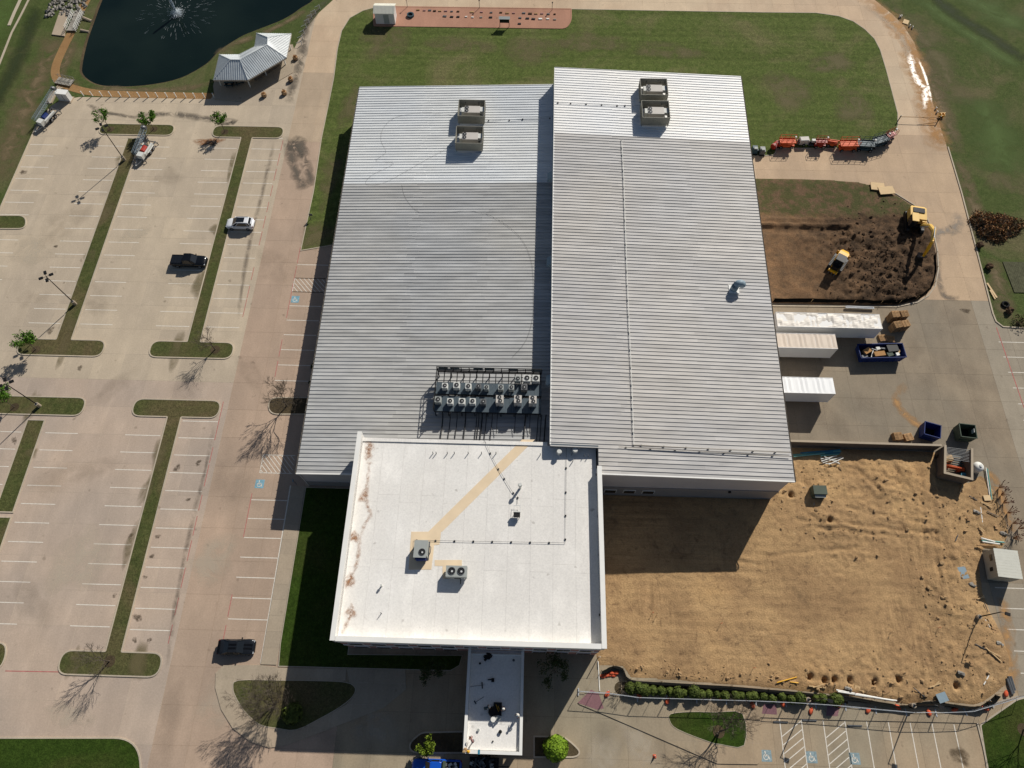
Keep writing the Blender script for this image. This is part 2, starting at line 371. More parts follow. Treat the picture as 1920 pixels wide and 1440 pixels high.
# ------------------------------------------------------------------ mesh helpers
class MB:
    def __init__(s): s.v = []; s.f = []
    def add(s, vs, fs):
        o = len(s.v); s.v += [tuple(p) for p in vs]; s.f += [tuple(i + o for i in f) for f in fs]; return s
    def box(s, c, d, rz=0.0, m=None):
        hx, hy, hz = d[0] / 2, d[1] / 2, d[2] / 2
        vs = [Vector((x, y, z)) for z in (-hz, hz) for x, y in ((-hx, -hy), (hx, -hy), (hx, hy), (-hx, hy))]
        if m is not None: vs = [m @ v for v in vs]
        if rz:
            q = Matrix.Rotation(rz, 3, 'Z'); vs = [q @ v for v in vs]
        return s.add([v + Vector(c) for v in vs], [(3, 2, 1, 0), (4, 5, 6, 7), (0, 1, 5, 4), (1, 2, 6, 5), (2, 3, 7, 6), (3, 0, 4, 7)])
    def prism(s, poly, z0, z1, top=True, bottom=False):
        n = len(poly); vs = [(x, y, z0) for x, y in poly] + [(x, y, z1) for x, y in poly]
        fs = [(i, (i + 1) % n, n + (i + 1) % n, n + i) for i in range(n)]
        if top: fs.append(tuple(range(n, 2 * n)))
        if bottom: fs.append(tuple(reversed(range(n))))
        return s.add(vs, fs)
    def face(s, pts): return s.add(pts, [tuple(range(len(pts)))])
    def tube(s, path, r, n=6, cap=True):
        path = [Vector(p) for p in path]; k = len(path)
        rs = r if isinstance(r, (list, tuple)) else [r] * k
        rings = []
        for i, p in enumerate(path):
            d = (path[min(i + 1, k - 1)] - path[max(i - 1, 0)])
            d = d.normalized() if d.length > 1e-9 else Vector((0, 0, 1))
            a = d.cross(Vector((0, 0, 1)) if abs(d.z) < 0.95 else Vector((1, 0, 0))).normalized(); b = d.cross(a)
            rings.append([p + (a * math.cos(2 * PI * j / n) + b * math.sin(2 * PI * j / n)) * rs[i] for j in range(n)])
        vs = [q for ring in rings for q in ring]; fs = []
        for i in range(k - 1):
            for j in range(n):
                fs.append((i * n + j, (i + 1) * n + j, (i + 1) * n + (j + 1) % n, i * n + (j + 1) % n))
        if cap: fs += [tuple(range(n)), tuple(reversed(range((k - 1) * n, k * n)))]
        return s.add(vs, fs)
    def cyl(s, c, r, h, n=14, r2=None):
        c = Vector(c); return s.tube([c, c + Vector((0, 0, h))], [r, r if r2 is None else r2], n)
    def ring(s, c, r0, r1, z0, z1, n=18):
        vs = []; fs = []
        for j in range(n):
            a = 2 * PI * j / n; ca, sa = math.cos(a), math.sin(a)
            vs += [(c[0] + ca * r1, c[1] + sa * r1, z0), (c[0] + ca * r1, c[1] + sa * r1, z1), (c[0] + ca * r0, c[1] + sa * r0, z1), (c[0] + ca * r0, c[1] + sa * r0, z0)]
        for j in range(n):
            a = 4 * j; b = 4 * ((j + 1) % n)
            for k in range(4): fs.append((a + k, b + k, b + (k + 1) % 4, a + (k + 1) % 4))
        return s.add(vs, fs)
    def loft(s, secs, cap=True):
        n = len(secs[0]); vs = [p for q in secs for p in q]; fs = []
        for i in range(len(secs) - 1):
            for j in range(n):
                fs.append((i * n + j, i * n + (j + 1) % n, (i + 1) * n + (j + 1) % n, (i + 1) * n + j))
        if cap: fs += [tuple(reversed(range(n))), tuple(range((len(secs) - 1) * n, len(secs) * n))]
        return s.add(vs, fs)
    def blob(s, c, r, seed=0, jit=0.25, sub=1, sq=(1, 1, 1)):
        bm = bmesh.new(); bmesh.ops.create_icosphere(bm, subdivisions=sub, radius=1)
        rr = random.Random(seed); o = len(s.v)
        for v in bm.verts:
            k = r * (1 + jit * (rr.random() - 0.5) * 2)
            s.v.append((c[0] + v.co.x * k * sq[0], c[1] + v.co.y * k * sq[1], c[2] + v.co.z * k * sq[2]))
        for f in bm.faces: s.f.append(tuple(v.index + o for v in f.verts))
        bm.free(); return s
    def mesh(s, name, mat, smooth=False):
        me = bpy.data.meshes.new(name); me.from_pydata(s.v, [], s.f); me.materials.append(mat if not isinstance(mat, str) else M[mat])
        if smooth: me.shade_smooth()
        return me
    def build(s, name, mat, parent=None, smooth=False):
        return link(name, s.mesh(name, mat, smooth), parent)

def link(name, me, parent=None):
    o = bpy.data.objects.new(name, me); COL.objects.link(o)
    if parent is not None: o.parent = parent
    return o
def tag(o, label=None, cat=None, group=None, kind=None):
    if label: o['label'] = label
    if cat: o['category'] = cat
    if group: o['group'] = group
    if kind: o['kind'] = kind
    return o
def thing(name, label, cat, loc=(0, 0, 0), rz=0.0, group=None):
    o = bpy.data.objects.new(name, None); COL.objects.link(o)
    o.empty_display_size = 0.3
    o.location = loc if len(loc) == 3 else (loc[0], loc[1], 0); o.rotation_euler = (0, 0, rz)
    return tag(o, label, cat, group)
def struct(name, mb, mat, smooth=False): return tag(mb.build(name, mat, None, smooth), kind='structure')
KIDS = {}
def copy_tree(o, parent=None):
    c = o.copy(); COL.objects.link(c); c.parent = parent
    for ch in o.children: copy_tree(ch, c)
    return c
def place(o, loc, rz=0.0, label=None, scale=None):
    o.location = loc if len(loc) == 3 else (loc[0], loc[1], 0); o.rotation_euler = (0, 0, rz)
    if label: o['label'] = label
    if scale: o.scale = (scale,) * 3 if not isinstance(scale, tuple) else scale
    return o

_T = ['zeroth', 'first', 'second', 'third', 'fourth', 'fifth', 'sixth', 'seventh', 'eighth', 'ninth', 'tenth', 'eleventh', 'twelfth', 'thirteenth', 'fourteenth', 'fifteenth', 'sixteenth', 'seventeenth', 'eighteenth', 'nineteenth', 'twentieth']
def nth(k):
    """ordinal word for a zero-based place in a row"""
    k += 1
    if k <= 20: return _T[k]
    return ('twenty ', 'thirty ')[k // 10 - 2] + _T[k % 10] if k % 10 else ('twentieth', 'thirtieth')[k // 10 - 2]
def area(p): return 0.5 * sum(p[i][0] * p[(i + 1) % len(p)][1] - p[(i + 1) % len(p)][0] * p[i][1] for i in range(len(p)))
def ccw(p): return list(p) if area(p) > 0 else list(reversed(p))
def offset(p, d):
    """move a counter-clockwise outline inwards by d"""
    n = len(p); out = []
    for i in range(n):
        a, b, c = Vector(p[i - 1]), Vector(p[i]), Vector(p[(i + 1) % n])
        e1 = (b - a).normalized(); e2 = (c - b).normalized()
        n1 = Vector((-e1.y, e1.x)); n2 = Vector((-e2.y, e2.x))
        m = n1 + n2; m = m / max(0.35, m.length_squared) * 2 if m.length > 1e-6 else n1
        k = m * d * 0.5 * 2 / 2
        q = b + (n1 + n2) * (d / max(0.5, 1 + n1.dot(n2)))
        out.append((q.x, q.y))
    return out
def fillet(p, r, n=5):
    """round the corners of an outline; r may be one radius or a list"""
    k = len(p); out = []
    rs = r if isinstance(r, (list, tuple)) else [r] * k
    for i in range(k):
        a, b, c = Vector(p[i - 1]), Vector(p[i]), Vector(p[(i + 1) % k])
        if rs[i] <= 0: out.append((b.x, b.y)); continue
        d1 = min(rs[i], (a - b).length * 0.49); d2 = min(rs[i], (c - b).length * 0.49)
        s = b + (a - b).normalized() * d1; e = b + (c - b).normalized() * d2
        for j in range(n + 1):
            t_ = j / n; q = s * (1 - t_) ** 2 + b * 2 * t_ * (1 - t_) + e * t_ ** 2
            out.append((q.x, q.y))
    return out
def smooth_line(p, n=4, closed=False):
    """Catmull-Rom through the points"""
    out = []; k = len(p)
    rng = range(k) if closed else range(k - 1)
    for i in rng:
        g = lambda j: Vector(p[j % k]) if closed else Vector(p[min(max(j, 0), k - 1)])
        a, b, c, d = g(i - 1), g(i), g(i + 1), g(i + 2)
        for j in range(n):
            t_ = j / n
            q = 0.5 * ((2 * b) + (c - a) * t_ + (2 * a - 5 * b + 4 * c - d) * t_ ** 2 + (3 * b - a - 3 * c + d) * t_ ** 3)
            out.append(tuple(q))
    if not closed: out.append(tuple(p[-1]))
    return out
def inside(x, y, p):
    r = False; n = len(p); j = n - 1
    for i in range(n):
        xi, yi = p[i]; xj, yj = p[j]
        if (yi > y) != (yj > y) and x < (xj - xi) * (y - yi) / (yj - yi) + xi: r = not r
        j = i
    return r
def edge_dist(x, y, p):
    best = 1e9; n = len(p)
    for i in range(n):
        ax, ay = p[i]; bx, by = p[(i + 1) % n]; dx, dy = bx - ax, by - ay
        l = dx * dx + dy * dy
        t_ = 0 if l < 1e-9 else max(0, min(1, ((x - ax) * dx + (y - ay) * dy) / l))
        d = (x - ax - dx * t_) ** 2 + (y - ay - dy * t_) ** 2
        if d < best: best = d
    return math.sqrt(best)
def strip(p, w):
    """ribbon outline of width w along a line"""
    L, Rr = [], []
    for i, q in enumerate(p):
        a = Vector(p[max(i - 1, 0)]); b = Vector(p[min(i + 1, len(p) - 1)]); d = (b - a).normalized(); nn = Vector((-d.y, d.x)) * w / 2
        L.append(tuple(Vector(q) + nn)); Rr.append(tuple(Vector(q) - nn))
    return L, Rr
def ribbon(mb, p, w, z0, z1):
    L, Rr = strip(p, w)
    n = len(p)
    vs = [(x, y, z) for (x, y) in L for z in (z0, z1)] + [(x, y, z) for (x, y) in Rr for z in (z0, z1)]
    fs = []; o = 2 * n
    for i in range(n - 1):
        a = 2 * i
        fs += [(a + 1, o + a + 1, o + a + 3, a + 3), (a, a + 1, a + 3, a + 2), (o + a + 1, o + a, o + a + 2, o + a + 3)]
    fs += [(0, o, o + 1, 1), (2 * n - 2, 2 * n - 1, o + 2 * n - 1, o + 2 * n - 2)]
    mb.add(vs, fs)
def island(name, outline, surf, h=0.13, kw=0.18, kerb='kerb'):
    """kerbed bed: the planted surface with its kerb as a part"""
    p = ccw(outline); q = offset(p, kw)
    o = struct(name, MB().face([(x, y, h - 0.03) for x, y in q]), surf)
    n = len(p); vs = [(x, y, -0.02) for x, y in p] + [(x, y, h) for x, y in p] + [(x, y, h) for x, y in q] + [(x, y, h - 0.12) for x, y in q]
    fs = []
    for i in range(n):
        j = (i + 1) % n
        fs += [(i, j, n + j, n + i), (n + i, n + j, 2 * n + j, 2 * n + i), (2 * n + i, 2 * n + j, 3 * n + j, 3 * n + i)]
    if kerb: link('kerb', MB().add(vs, fs).mesh('kerb', kerb), o)
    return o
def blotch(parent, name, mat, c, rx, ry, z, rz=0.0, n=22, seed=1, wob=0.35):
    """soft stain sheet with a fade attribute"""
    rr = random.Random(seed); vs = [(c[0], c[1], z)]; fade = [1.0]; fs = []
    cs, sn = math.cos(rz), math.sin(rz)
    ph = [rr.random() * 6.28 for _ in range(3)]
    for ring, k in ((0.55, 0.9), (1.0, 0.0)):
        for j in range(n):
            a = 2 * PI * j / n
            w = 1 + wob * (0.5 * math.sin(2 * a + ph[0]) + 0.35 * math.sin(3 * a + ph[1]) + 0.3 * math.sin(5 * a + ph[2]))
            x, y = rx * ring * w * math.cos(a), ry * ring * w * math.sin(a)
            vs.append((c[0] + x * cs - y * sn, c[1] + x * sn + y * cs, z)); fade.append(k)
    for j in range(n):
        k = (j + 1) % n
        fs += [(0, 1 + j, 1 + k), (1 + j, 1 + n + j, 1 + n + k, 1 + k)]
    return fadesheet(parent, name, mat, vs, fs, fade)
def fadesheet(parent, name, mat, vs, fs, fade):
    me = bpy.data.meshes.new(name); me.from_pydata(vs, [], fs); me.materials.append(M[mat])
    at = me.attributes.new('fade', 'FLOAT', 'POINT')
    at.data.foreach_set('value', fade)
    o = link(name, me, parent)
    if parent is None: tag(o, kind='stuff')
    return o
def streak(parent, name, mat, line, w, z, seed=3):
    """soft stain running along a line"""
    rr = random.Random(seed); p = smooth_line(line, 4); vs = []; fade = []; fs = []
    for i, q in enumerate(p):
        a = Vector(p[max(i - 1, 0)]); b = Vector(p[min(i + 1, len(p) - 1)]); d = (b - a).normalized(); nn = Vector((-d.y, d.x))
        ww = w * (0.7 + 0.6 * rr.random()); e = min(1, 1.5 * min(i, len(p) - 1 - i) / max(1, len(p) * 0.25))
        for k, f in ((-0.5, 0), (0, 1), (0.5, 0)):
            x = Vector(q) + nn * ww * k; vs.append((x.x, x.y, z)); fade.append(f * e)
    for i in range(len(p) - 1):
        a = 3 * i; fs += [(a, a + 3, a + 4, a + 1), (a + 1, a + 4, a + 5, a + 2)]
    return fadesheet(parent, name, mat, vs, fs, fade)

# ------------------------------------------------------------------ ground outlines
POND = smooth_line([(-91.96, 135.32), (-91.76, 129.92), (-91.38, 122.93), (-90.39, 115.94), (-89.27, 112.94), (-86.10, 110.49), (-81.95, 109.72), (-75.44, 110.32), (-69.36, 112.40), (-64.96, 116.58), (-63.09, 120.48), (-59.75, 124.52), (-56.86, 126.69), (-51.89, 130.08), (-48.58, 133.84), (-46.23, 138.52), (-51.86, 150.59), (-78.48, 157.55), (-91.63, 147.77)], 4, True)
PAVED = [(-93.6, -30), (-93.6, 101.2)] + [(-92.40, 104.54), (-90.93, 105.87), (-87.65, 106.81), (-61.99, 106.89), (-60.49, 112.18), (-56.06, 116.80), (-48.77, 118.21), (-48.21, 120.70), (-47.55, 124.03), (-46.32, 128.09), (-44.63, 132.42), (-40.80, 139.00)] + [(-33, 150), (66, 150)] + \
        [(69.26, 145.22), (72.68, 139.39), (75.38, 135.08), (77.06, 131.50), (78.13, 126.39), (78.11, 118.69), (77.91, 105.68), (77.95, 98.25), (77.73, 87.44), (77.11, 73.98), (76.54, 61.73), (76.80, 60.12), (77.81, 59.44), (81.00, 59.23)] + [(112, 58.6), (112, -30)]
PAVED = ccw(PAVED)
LAWN = [(-38.74, 71.35), (-38.64, 77.78), (-38.52, 84.39), (-38.97, 97.22), (-38.91, 107.34), (-38.90, 113.17), (-39.31, 121.55), (-39.17, 126.97), (-38.03, 130.92), (-35.52, 133.32), (-32.73, 134.57), (8.59, 134.92), (28.41, 134.91), (48.48, 134.91), (59.62, 135.02), (64.13, 134.13), (66.94, 132.55), (68.91, 130.16), (70.32, 127.31), (70.85, 124.01), (70.91, 118.50), (70.70, 106.47), (70.03, 103.28), (68.41, 100.26), (66.46, 98.48), (64.51, 97.64), (60.50, 97.27), (46.23, 96.90), (46.01, 95.98), (45.41, 95.18), (41.24, 94.81)] + [(20, 86), (-28, 74)]
PAD = [(41.01, 89.70), (49.51, 89.80), (55.27, 89.70), (60.01, 89.32), (63.18, 88.41), (66.13, 86.52), (68.65, 84.17), (70.20, 81.47), (70.66, 78.23), (70.40, 74.36), (69.68, 70.48), (68.39, 67.22), (66.79, 65.28), (64.75, 63.98), (61.23, 63.06), (54.22, 62.87), (40.92, 62.82)] + [(30, 64), (30, 83)]
FIELD = [(10.2, 29.6), (36.3, 29.6), (36.35, 37.7), (61.7, 37.6)] + [(62.03, 34.15), (65.35, 32.86), (67.45, 34.13), (68.41, 33.35), (68.92, 30.95), (69.28, 27.83), (69.24, 25.53), (67.72, 23.24), (65.11, 23.16), (63.87, 20.92), (63.44, 17.32), (63.78, 14.55), (64.60, 11.86), (64.69, 8.89), (63.81, 5.97), (61.81, 4.65), (59.81, 3.47), (58.50, 3.13), (53.20, 3.53), (50.03, 2.95), (46.08, 3.46), (41.39, 3.82), (32.61, 4.39), (23.06, 4.81), (14.95, 5.09), (14.04, 6.35), (12.79, 6.44), (10.84, 6.39)] + [(10.2, 8.5)]

PITHOLE = [(16.23, 5.77), (23.10, 5.32), (32.68, 4.89), (40.81, 4.37), (49.50, 3.61), (58.34, 3.80), (62.12, 5.79), (63.48, 10.83), (61.21, 20.85), (59.81, 33.92)] + [(38, 36.3), (35, 31), (12, 28)]
# grassland out to the horizon, with the pond cut out of it
bm = bmesh.new()
def loop(pts, z):
    vs = [bm.verts.new((x, y, z)) for x, y in pts]
    return [bm.edges.new((vs[i], vs[(i + 1) % len(vs)])) for i in range(len(vs))]
es = loop([(-900, -900), (900, -900), (900, 1100), (-900, 1100)], -0.012) + loop(POND, -0.012) + loop(PITHOLE, -0.012)
bmesh.ops.triangle_fill(bm, edges=es, use_beauty=True, use_dissolve=False)
me = bpy.data.meshes.new('terrain'); bm.to_mesh(me); bm.free(); me.materials.append(M['grass'])
terrain = tag(link('terrain', me), kind='structure')
bank = MB(); inner = offset(ccw(POND), 1.6); outer = ccw(POND); n_ = len(outer)
bank.add([(x, y, -0.012) for x, y in outer] + [(x, y, -0.9) for x, y in inner], [(i, (i + 1) % n_, n_ + (i + 1) % n_, n_ + i) for i in range(n_)])
bank.face([(x, y, -0.9) for x, y in inner])
struct('pond_bank', bank, 'mulch')
water = struct('water', MB().face([(x, y, -0.22) for x, y in ccw(POND)]), 'water')

# ------------------------------------------------------------------ slabbed paving
def clip_rect(poly, x0, y0, x1, y1):
    for ax, lim, keep in ((0, x0, 1), (0, x1, -1), (1, y0, 1), (1, y1, -1)):
        out = []
        for i in range(len(poly)):
            a, b = poly[i - 1], poly[i]
            da, db = (a[ax] - lim) * keep, (b[ax] - lim) * keep
            if (da >= 0) != (db >= 0):
                t_ = da / (da - db); out.append((a[0] + (b[0] - a[0]) * t_, a[1] + (b[1] - a[1]) * t_))
            if db >= 0: out.append(b)
        poly = out
        if len(poly) < 3: return []
    return poly
COVER = [ccw(LAWN), ccw(PAD), ccw(FIELD), [(-30, 31), (36, 31), (36, 100), (-30, 100)], [(-21, 9), (10, 9), (10, 33), (-21, 33)]]
VIEW = [(-120.35, 141.62), (110.85, 147.30), (64.52, -7.08), (-64.77, -10.80)]
def region(x, y):
    if x < -46.2: return ('parking_lot', 'lot') if y > 48 else ('south_parking_lot', 'lot_low')
    if x < -24:
        if y < 96: return ('drive_lane', 'lane')
        return ('approach_road', 'mid') if y < 114 else ('north_road', 'road')
    if x > 40 and 64 < y < 100: return ('service_road', 'apron')
    if y > 64: return ('north_road', 'road')
    if x > 74 or (x > 64 and y < 20): return ('east_parking_lot', 'eastlot')
    if y > 20: return ('service_yard', 'yard')
    return ('forecourt', 'fore')
G_ = 4.572; X0 = -54.29; Y0 = 36.9; GAP = 0.014
beds = {}; slabs = []
for i in range(-14, 38):
    for j in range(-15, 27):
        x0, y0 = X0 + i * G_, Y0 + j * G_
        cx, cy = x0 + G_ / 2, y0 + G_ / 2
        if not inside(cx, cy, VIEW) and edge_dist(cx, cy, VIEW) > 5: continue
        if any(all(inside(px, py, c) for px, py in ((x0, y0), (x0 + G_, y0), (x0, y0 + G_), (x0 + G_, y0 + G_))) for c in COVER): continue
        q = clip_rect(PAVED, x0 + GAP, y0 + GAP, x0 + G_ - GAP, y0 + G_ - GAP)
        if len(q) < 3 or abs(area(q)) < 0.15: continue
        full = abs(abs(area(q)) - (G_ - 2 * GAP) ** 2) < 1e-3
        nm, mt = region(cx, cy)
        beds.setdefault((nm, mt), []).append((x0, y0, q, full))
PAVE = {}
for (nm, mt), cells in beds.items():
    bed = MB()
    for x0, y0, q, full in cells:
        bed.face([(x, y, 0.021) for x, y in clip_rect(PAVED, x0, y0, x0 + G_, y0 + G_)])
    o = struct(nm, bed, {'drive_lane': 'jlane', 'service_yard': 'jyard', 'forecourt': 'jyard', 'north_road': 'jroad', 'approach_road': 'jroad', 'service_road': 'jroad', 'east_parking_lot': 'jyard'}.get(nm, 'joint')); PAVE[nm] = o
    w_ = G_ - 2 * GAP
    sh = MB().prism([(0, 0), (w_, 0), (w_, w_), (0, w_)], 0.0, 0.03).mesh('slab', mt)
    for x0, y0, q, full in cells:
        if full: s_ = link('slab', sh, o); s_.location = (x0 + GAP, y0 + GAP, 0)
        else: MB().prism(ccw(q), 0.0, 0.03).build('slab', mt, o)
# the paving that lies beyond the picture
struct('outer_paving', MB().face([(-93.6, -30, 0.02), (112, -30, 0.02), (112, -14, 0.02), (-93.6, -14, 0.02)]), 'lot_low')
ZP = 0.036      # height of paint on the slabs

# ------------------------------------------------------------------ lawns and kerbed beds
lawn = island('lawn', LAWN, 'lawn', 0.10, 0.16)
BARX = ((-59.8, -46.25), (-81.1, -67.05))
def tee(stem, bar, top, bot, tbar, bbar):
    """planting strip with a bar across one or both ends"""
    (s0, s1), (b0, b1) = stem, bar
    p = []
    if bbar: p += [(b0, bot), (b1, bot), (b1, bot + 3.1), (s1, bot + 3.1)]
    else: p += [(s0, bot), (s1, bot)]
    if tbar: p += [(s1, top - 3.05), (b1, top - 3.05), (b1, top), (b0, top), (b0, top - 3.05), (s0, top - 3.05)]
    else: p += [(s1, top), (s0, top)]
    if bbar: p += [(s0, bot + 3.1), (b0, bot + 3.1)]
    r = []
    for x, y in p: r.append(1.55 if x in (b0, b1) else 0.05)
    return fillet(p, r, 6)
S2, S1 = (-54.15, -51.85), (-75.4, -72.75)
island('planting_strip', tee(S2, BARX[0], 100.0, 50.1, True, True), 'turf')
island('planting_strip', tee(S2, BARX[0], 42.95, 3.4, True, True), 'turf')
island('planting_strip', tee(S1, BARX[1], 96.4, 49.95, False, True), 'turf')
island('planting_strip', fillet([(-81.4, 97.1), (-67.1, 97.1), (-67.1, 100), (-81.4, 100)], 1.5, 6), 'turf')
island('planting_strip', fillet([(-84, 39.7), (-67.2, 39.7), (-67.2, 42.9), (-84, 42.9)], 1.5, 6), 'turf')
island('planting_strip', [(-75.35, 24.5), (-72.55, 24.5), (-72.55, 39.0), (-75.35, 39.0)], 'turf')
island('planting_strip', [(-75.35, 10.0), (-72.55, 10.0), (-72.55, 23.95), (-75.35, 23.95)], 'turf')
island('planting_strip', fillet([(-96.04, 77.57), (-88.47, 77.77), (-87.45, 74.74), (-94.95, 74.54)], 1.5, 6), 'turf')
island('planting_strip', fillet([(-71.39, 7.34), (-67.60, 7.18), (-66.92, 5.62), (-67.13, 3.79), (-69.92, 3.32)], 1.2, 5), 'turf')
island('planting_strip', fillet([(-39.26, 43.69), (-32.24, 43.88), (-32.04, 40.93), (-38.73, 40.74)], [1.6, 0, 0, 1.6], 6), 'mulch')
island('front_lawn', fillet([(-68.57, -4.09), (-46.96, -3.47), (-45.09, -9.11), (-66.48, -9.72)], [0, 3.2, 0, 0], 8), 'vivid')
island('side_lawn', [(-31.2, 8.0), (-31.2, 29.5), (-22, 29.5), (-22, 7.0)] + [(-6.93, 7.31), (-7.27, 6.00), (-8.41, 5.32), (-11.54, 5.30), (-30.96, 5.20)], 'vivid', 0.12, 0.1)
# walks
def walk(name, outline, h=0.13, mat='walk', cell=None):
    """raised walk cut into flags"""
    p = ccw(outline)
    o = struct(name, MB().prism(p, -0.01, h - 0.012), 'kerb')
    c = cell or 3.0
    xs = [q[0] for q in p]; ys = [q[1] for q in p]
    x = min(xs)
    while x < max(xs):
        y = min(ys)
        while y < max(ys):
            q = clip_rect(p, x + 0.012, y + 0.012, x + c - 0.012, y + c - 0.012)
            if len(q) >= 3 and abs(area(q)) > 0.1: MB().prism(ccw(q), h - 0.02, h).build('flag', mat, o)
            y += c
        x += c
    return o
walk('side_walk', [(-33.3, 5.4), (-31.25, 5.4), (-31.25, 29.6), (-33.3, 29.6)], 0.13, 'walk', 2.05)
walk('front_walk', [(-33.30, 5.33), (-30.94, 5.07), (-22.70, 5.18), (-22.49, 3.64), (-21.44, 3.61), (-36.02, 3.51), (-36.47, 2.99), (-35.97, 1.56), (-34.24, -0.26), (-31.92, -1.71), (-29.83, -2.02), (-27.11, -2.12), (-21.44, 0.97), (-20.62, 2.06), (-20.53, 2.94), (-21.44, 3.61), (-22.00, 5.20), (-14.33, 5.28), (-13.97, 3.00), (-16.63, 0.74), (-24.37, -2.34), (-28.50, -3.89), (-30.46, -4.19), (-32.91, -3.60), (-35.42, -2.18), (-37.36, -0.04), (-38.64, 2.42), (-38.96, 4.20), (-38.11, 5.19)], 0.12, 'walk', 2.6)
struct('ramp_panel', MB().prism(ccw([(-23.68, 5.21), (-22.00, 5.20), (-21.94, 3.72), (-23.60, 3.68)]), 0.10, 0.126), 'walk')
island('entrance_bed', smooth_line([(-36.37, 2.49), (-35.87, 3.45), (-30.82, 3.60), (-25.27, 3.69), (-21.79, 3.60), (-20.53, 2.94), (-20.74, 1.93), (-22.09, 0.71), (-24.61, -0.78), (-27.38, -2.13), (-29.83, -2.02), (-32.13, -1.66), (-34.24, -0.26), (-35.72, 1.31)], 3, True), 'turf', 0.16, 0.08)
island('canopy_bed', fillet([(-13.19, -3.16), (-11.63, -1.86), (-6.27, -1.59), (-6.12, -4.14), (-12.75, -4.33)], [1.2, .6, 0, 0, 1.2], 5), 'mulch')
island('canopy_bed', fillet([(2.47, -1.88), (6.35, -1.82), (7.68, -2.74), (8.47, -3.54), (7.93, -4.20), (2.51, -4.36)], [0, .6, .6, 1, .8, 0], 5), 'mulch')
walk('east_walk', [(10.84, 6.26), (14.03, 6.09), (14.95, 5.03), (23.03, 4.43), (32.56, 4.01), (41.31, 3.32), (49.30, 2.68), (58.93, 2.95), (58.72, 1.12), (40.56, 0.96), (31.16, 1.00), (30.77, -3.72), (30.18, -4.26), (25.25, -4.34), (10.97, 0.91), (8.21, 1.88)], 0.13, 'fore', 2.4)
bed_e = island('walk_bed', smooth_line([(19.84, 1.10), (22.44, 1.42), (25.48, 1.45), (28.98, 1.36), (28.77, -2.25), (25.79, -2.22), (24.16, -1.91), (20.59, -0.70), (19.65, 0.24)], 3, True), 'vivid', 0.17, 0.06)
island('hedge_bed', [(13.76, 4.74), (23.02, 4.30), (32.55, 3.88), (42.65, 3.23), (42.57, 2.80), (32.44, 3.07), (22.92, 3.17), (13.71, 3.41)], 'mulch', 0.17, 0.05)
island('corner_lawn', fillet([(58.69, 0.99), (64.16, 4.09), (71.03, 5.54), (67.10, -7.00), (57.95, -7.27)], [.3, .5, 0, 0, 0]), 'vivid')
ribbon_k = MB(); ribbon(ribbon_k, [(58.45, 1.11), (58.50, -1.52), (58.35, -5.29)], 0.2, 0, 0.14); struct('kerb', ribbon_k, 'kerb')
k2 = MB(); ribbon(k2, [(78.11, 98.12), (77.92, 87.44), (77.29, 73.99), (76.68, 61.93), (76.79, 60.42), (77.64, 59.44), (81.44, 59.24)], 0.22, 0, 0.15); struct('kerb', k2, 'kerb')
k3 = MB(); ribbon(k3, [(-93.65, -20), (-93.65, 101.0)], 0.22, 0, 0.14); struct('kerb', k3, 'kerb')
k4 = MB(); ribbon(k4, [(63.64, 88.30), (66.32, 86.53), (68.84, 84.17), (70.39, 81.48), (70.85, 78.23), (70.59, 74.37), (69.86, 70.49), (68.51, 67.02), (66.92, 65.08), (64.88, 63.77), (61.17, 62.75), (40.86, 62.41)], 0.2, 0, 0.14); struct('kerb', k4, 'kerb')
# purple dyed ramps in the walk
for q in ([(8.07, 2.00), (9.81, 3.61), (10.76, 3.20), (11.40, 1.48), (10.58, 1.27)], [(31.76, 2.55), (33.40, 2.60), (33.30, 1.36), (31.42, 1.43)], [(39.93, 2.78), (41.47, 2.70), (40.97, 1.40), (39.50, 1.42)]):
    struct('dyed_ramp', MB().prism(ccw(q), 0.10, 0.136), 'purple')

# pond path of crushed granite, and the riprap chute
pth = MB(); ribbon(pth, smooth_line([(-94.68, 138.71), (-94.86, 133.88), (-95.15, 129.17), (-94.98, 124.92), (-95.16, 120.15), (-95.11, 115.82), (-94.38, 112.81), (-92.58, 110.48), (-89.39, 109.09), (-85.06, 108.03), (-78.46, 107.77), (-70.03, 107.69), (-59.54, 107.67)], 3), 1.7, -0.01, 0.02); struct('pond_path', pth, 'path')
struct('pavilion_slab', MB().prism(ccw([(-62.22, 110.37), (-61.13, 106.77), (-55.62, 106.34), (-51.61, 110.05), (-47.18, 114.46), (-47.73, 120.40), (-48.52, 122.58), (-53.75, 121.82), (-57.73, 117.07), (-62.43, 116.34)]), 0.0, 0.12), 'walk')
# red paver plaza with its kerb
PLAZA = fillet([(-33.43, 134.72), (8.47, 134.92), (8.44, 131.09), (7.32, 128.62), (-32.70, 128.43)], [.5, .3, 1.2, 1.2, .5], 5)
plaza = island('plaza', PLAZA, 'paver', 0.16, 0.25, 'paver')

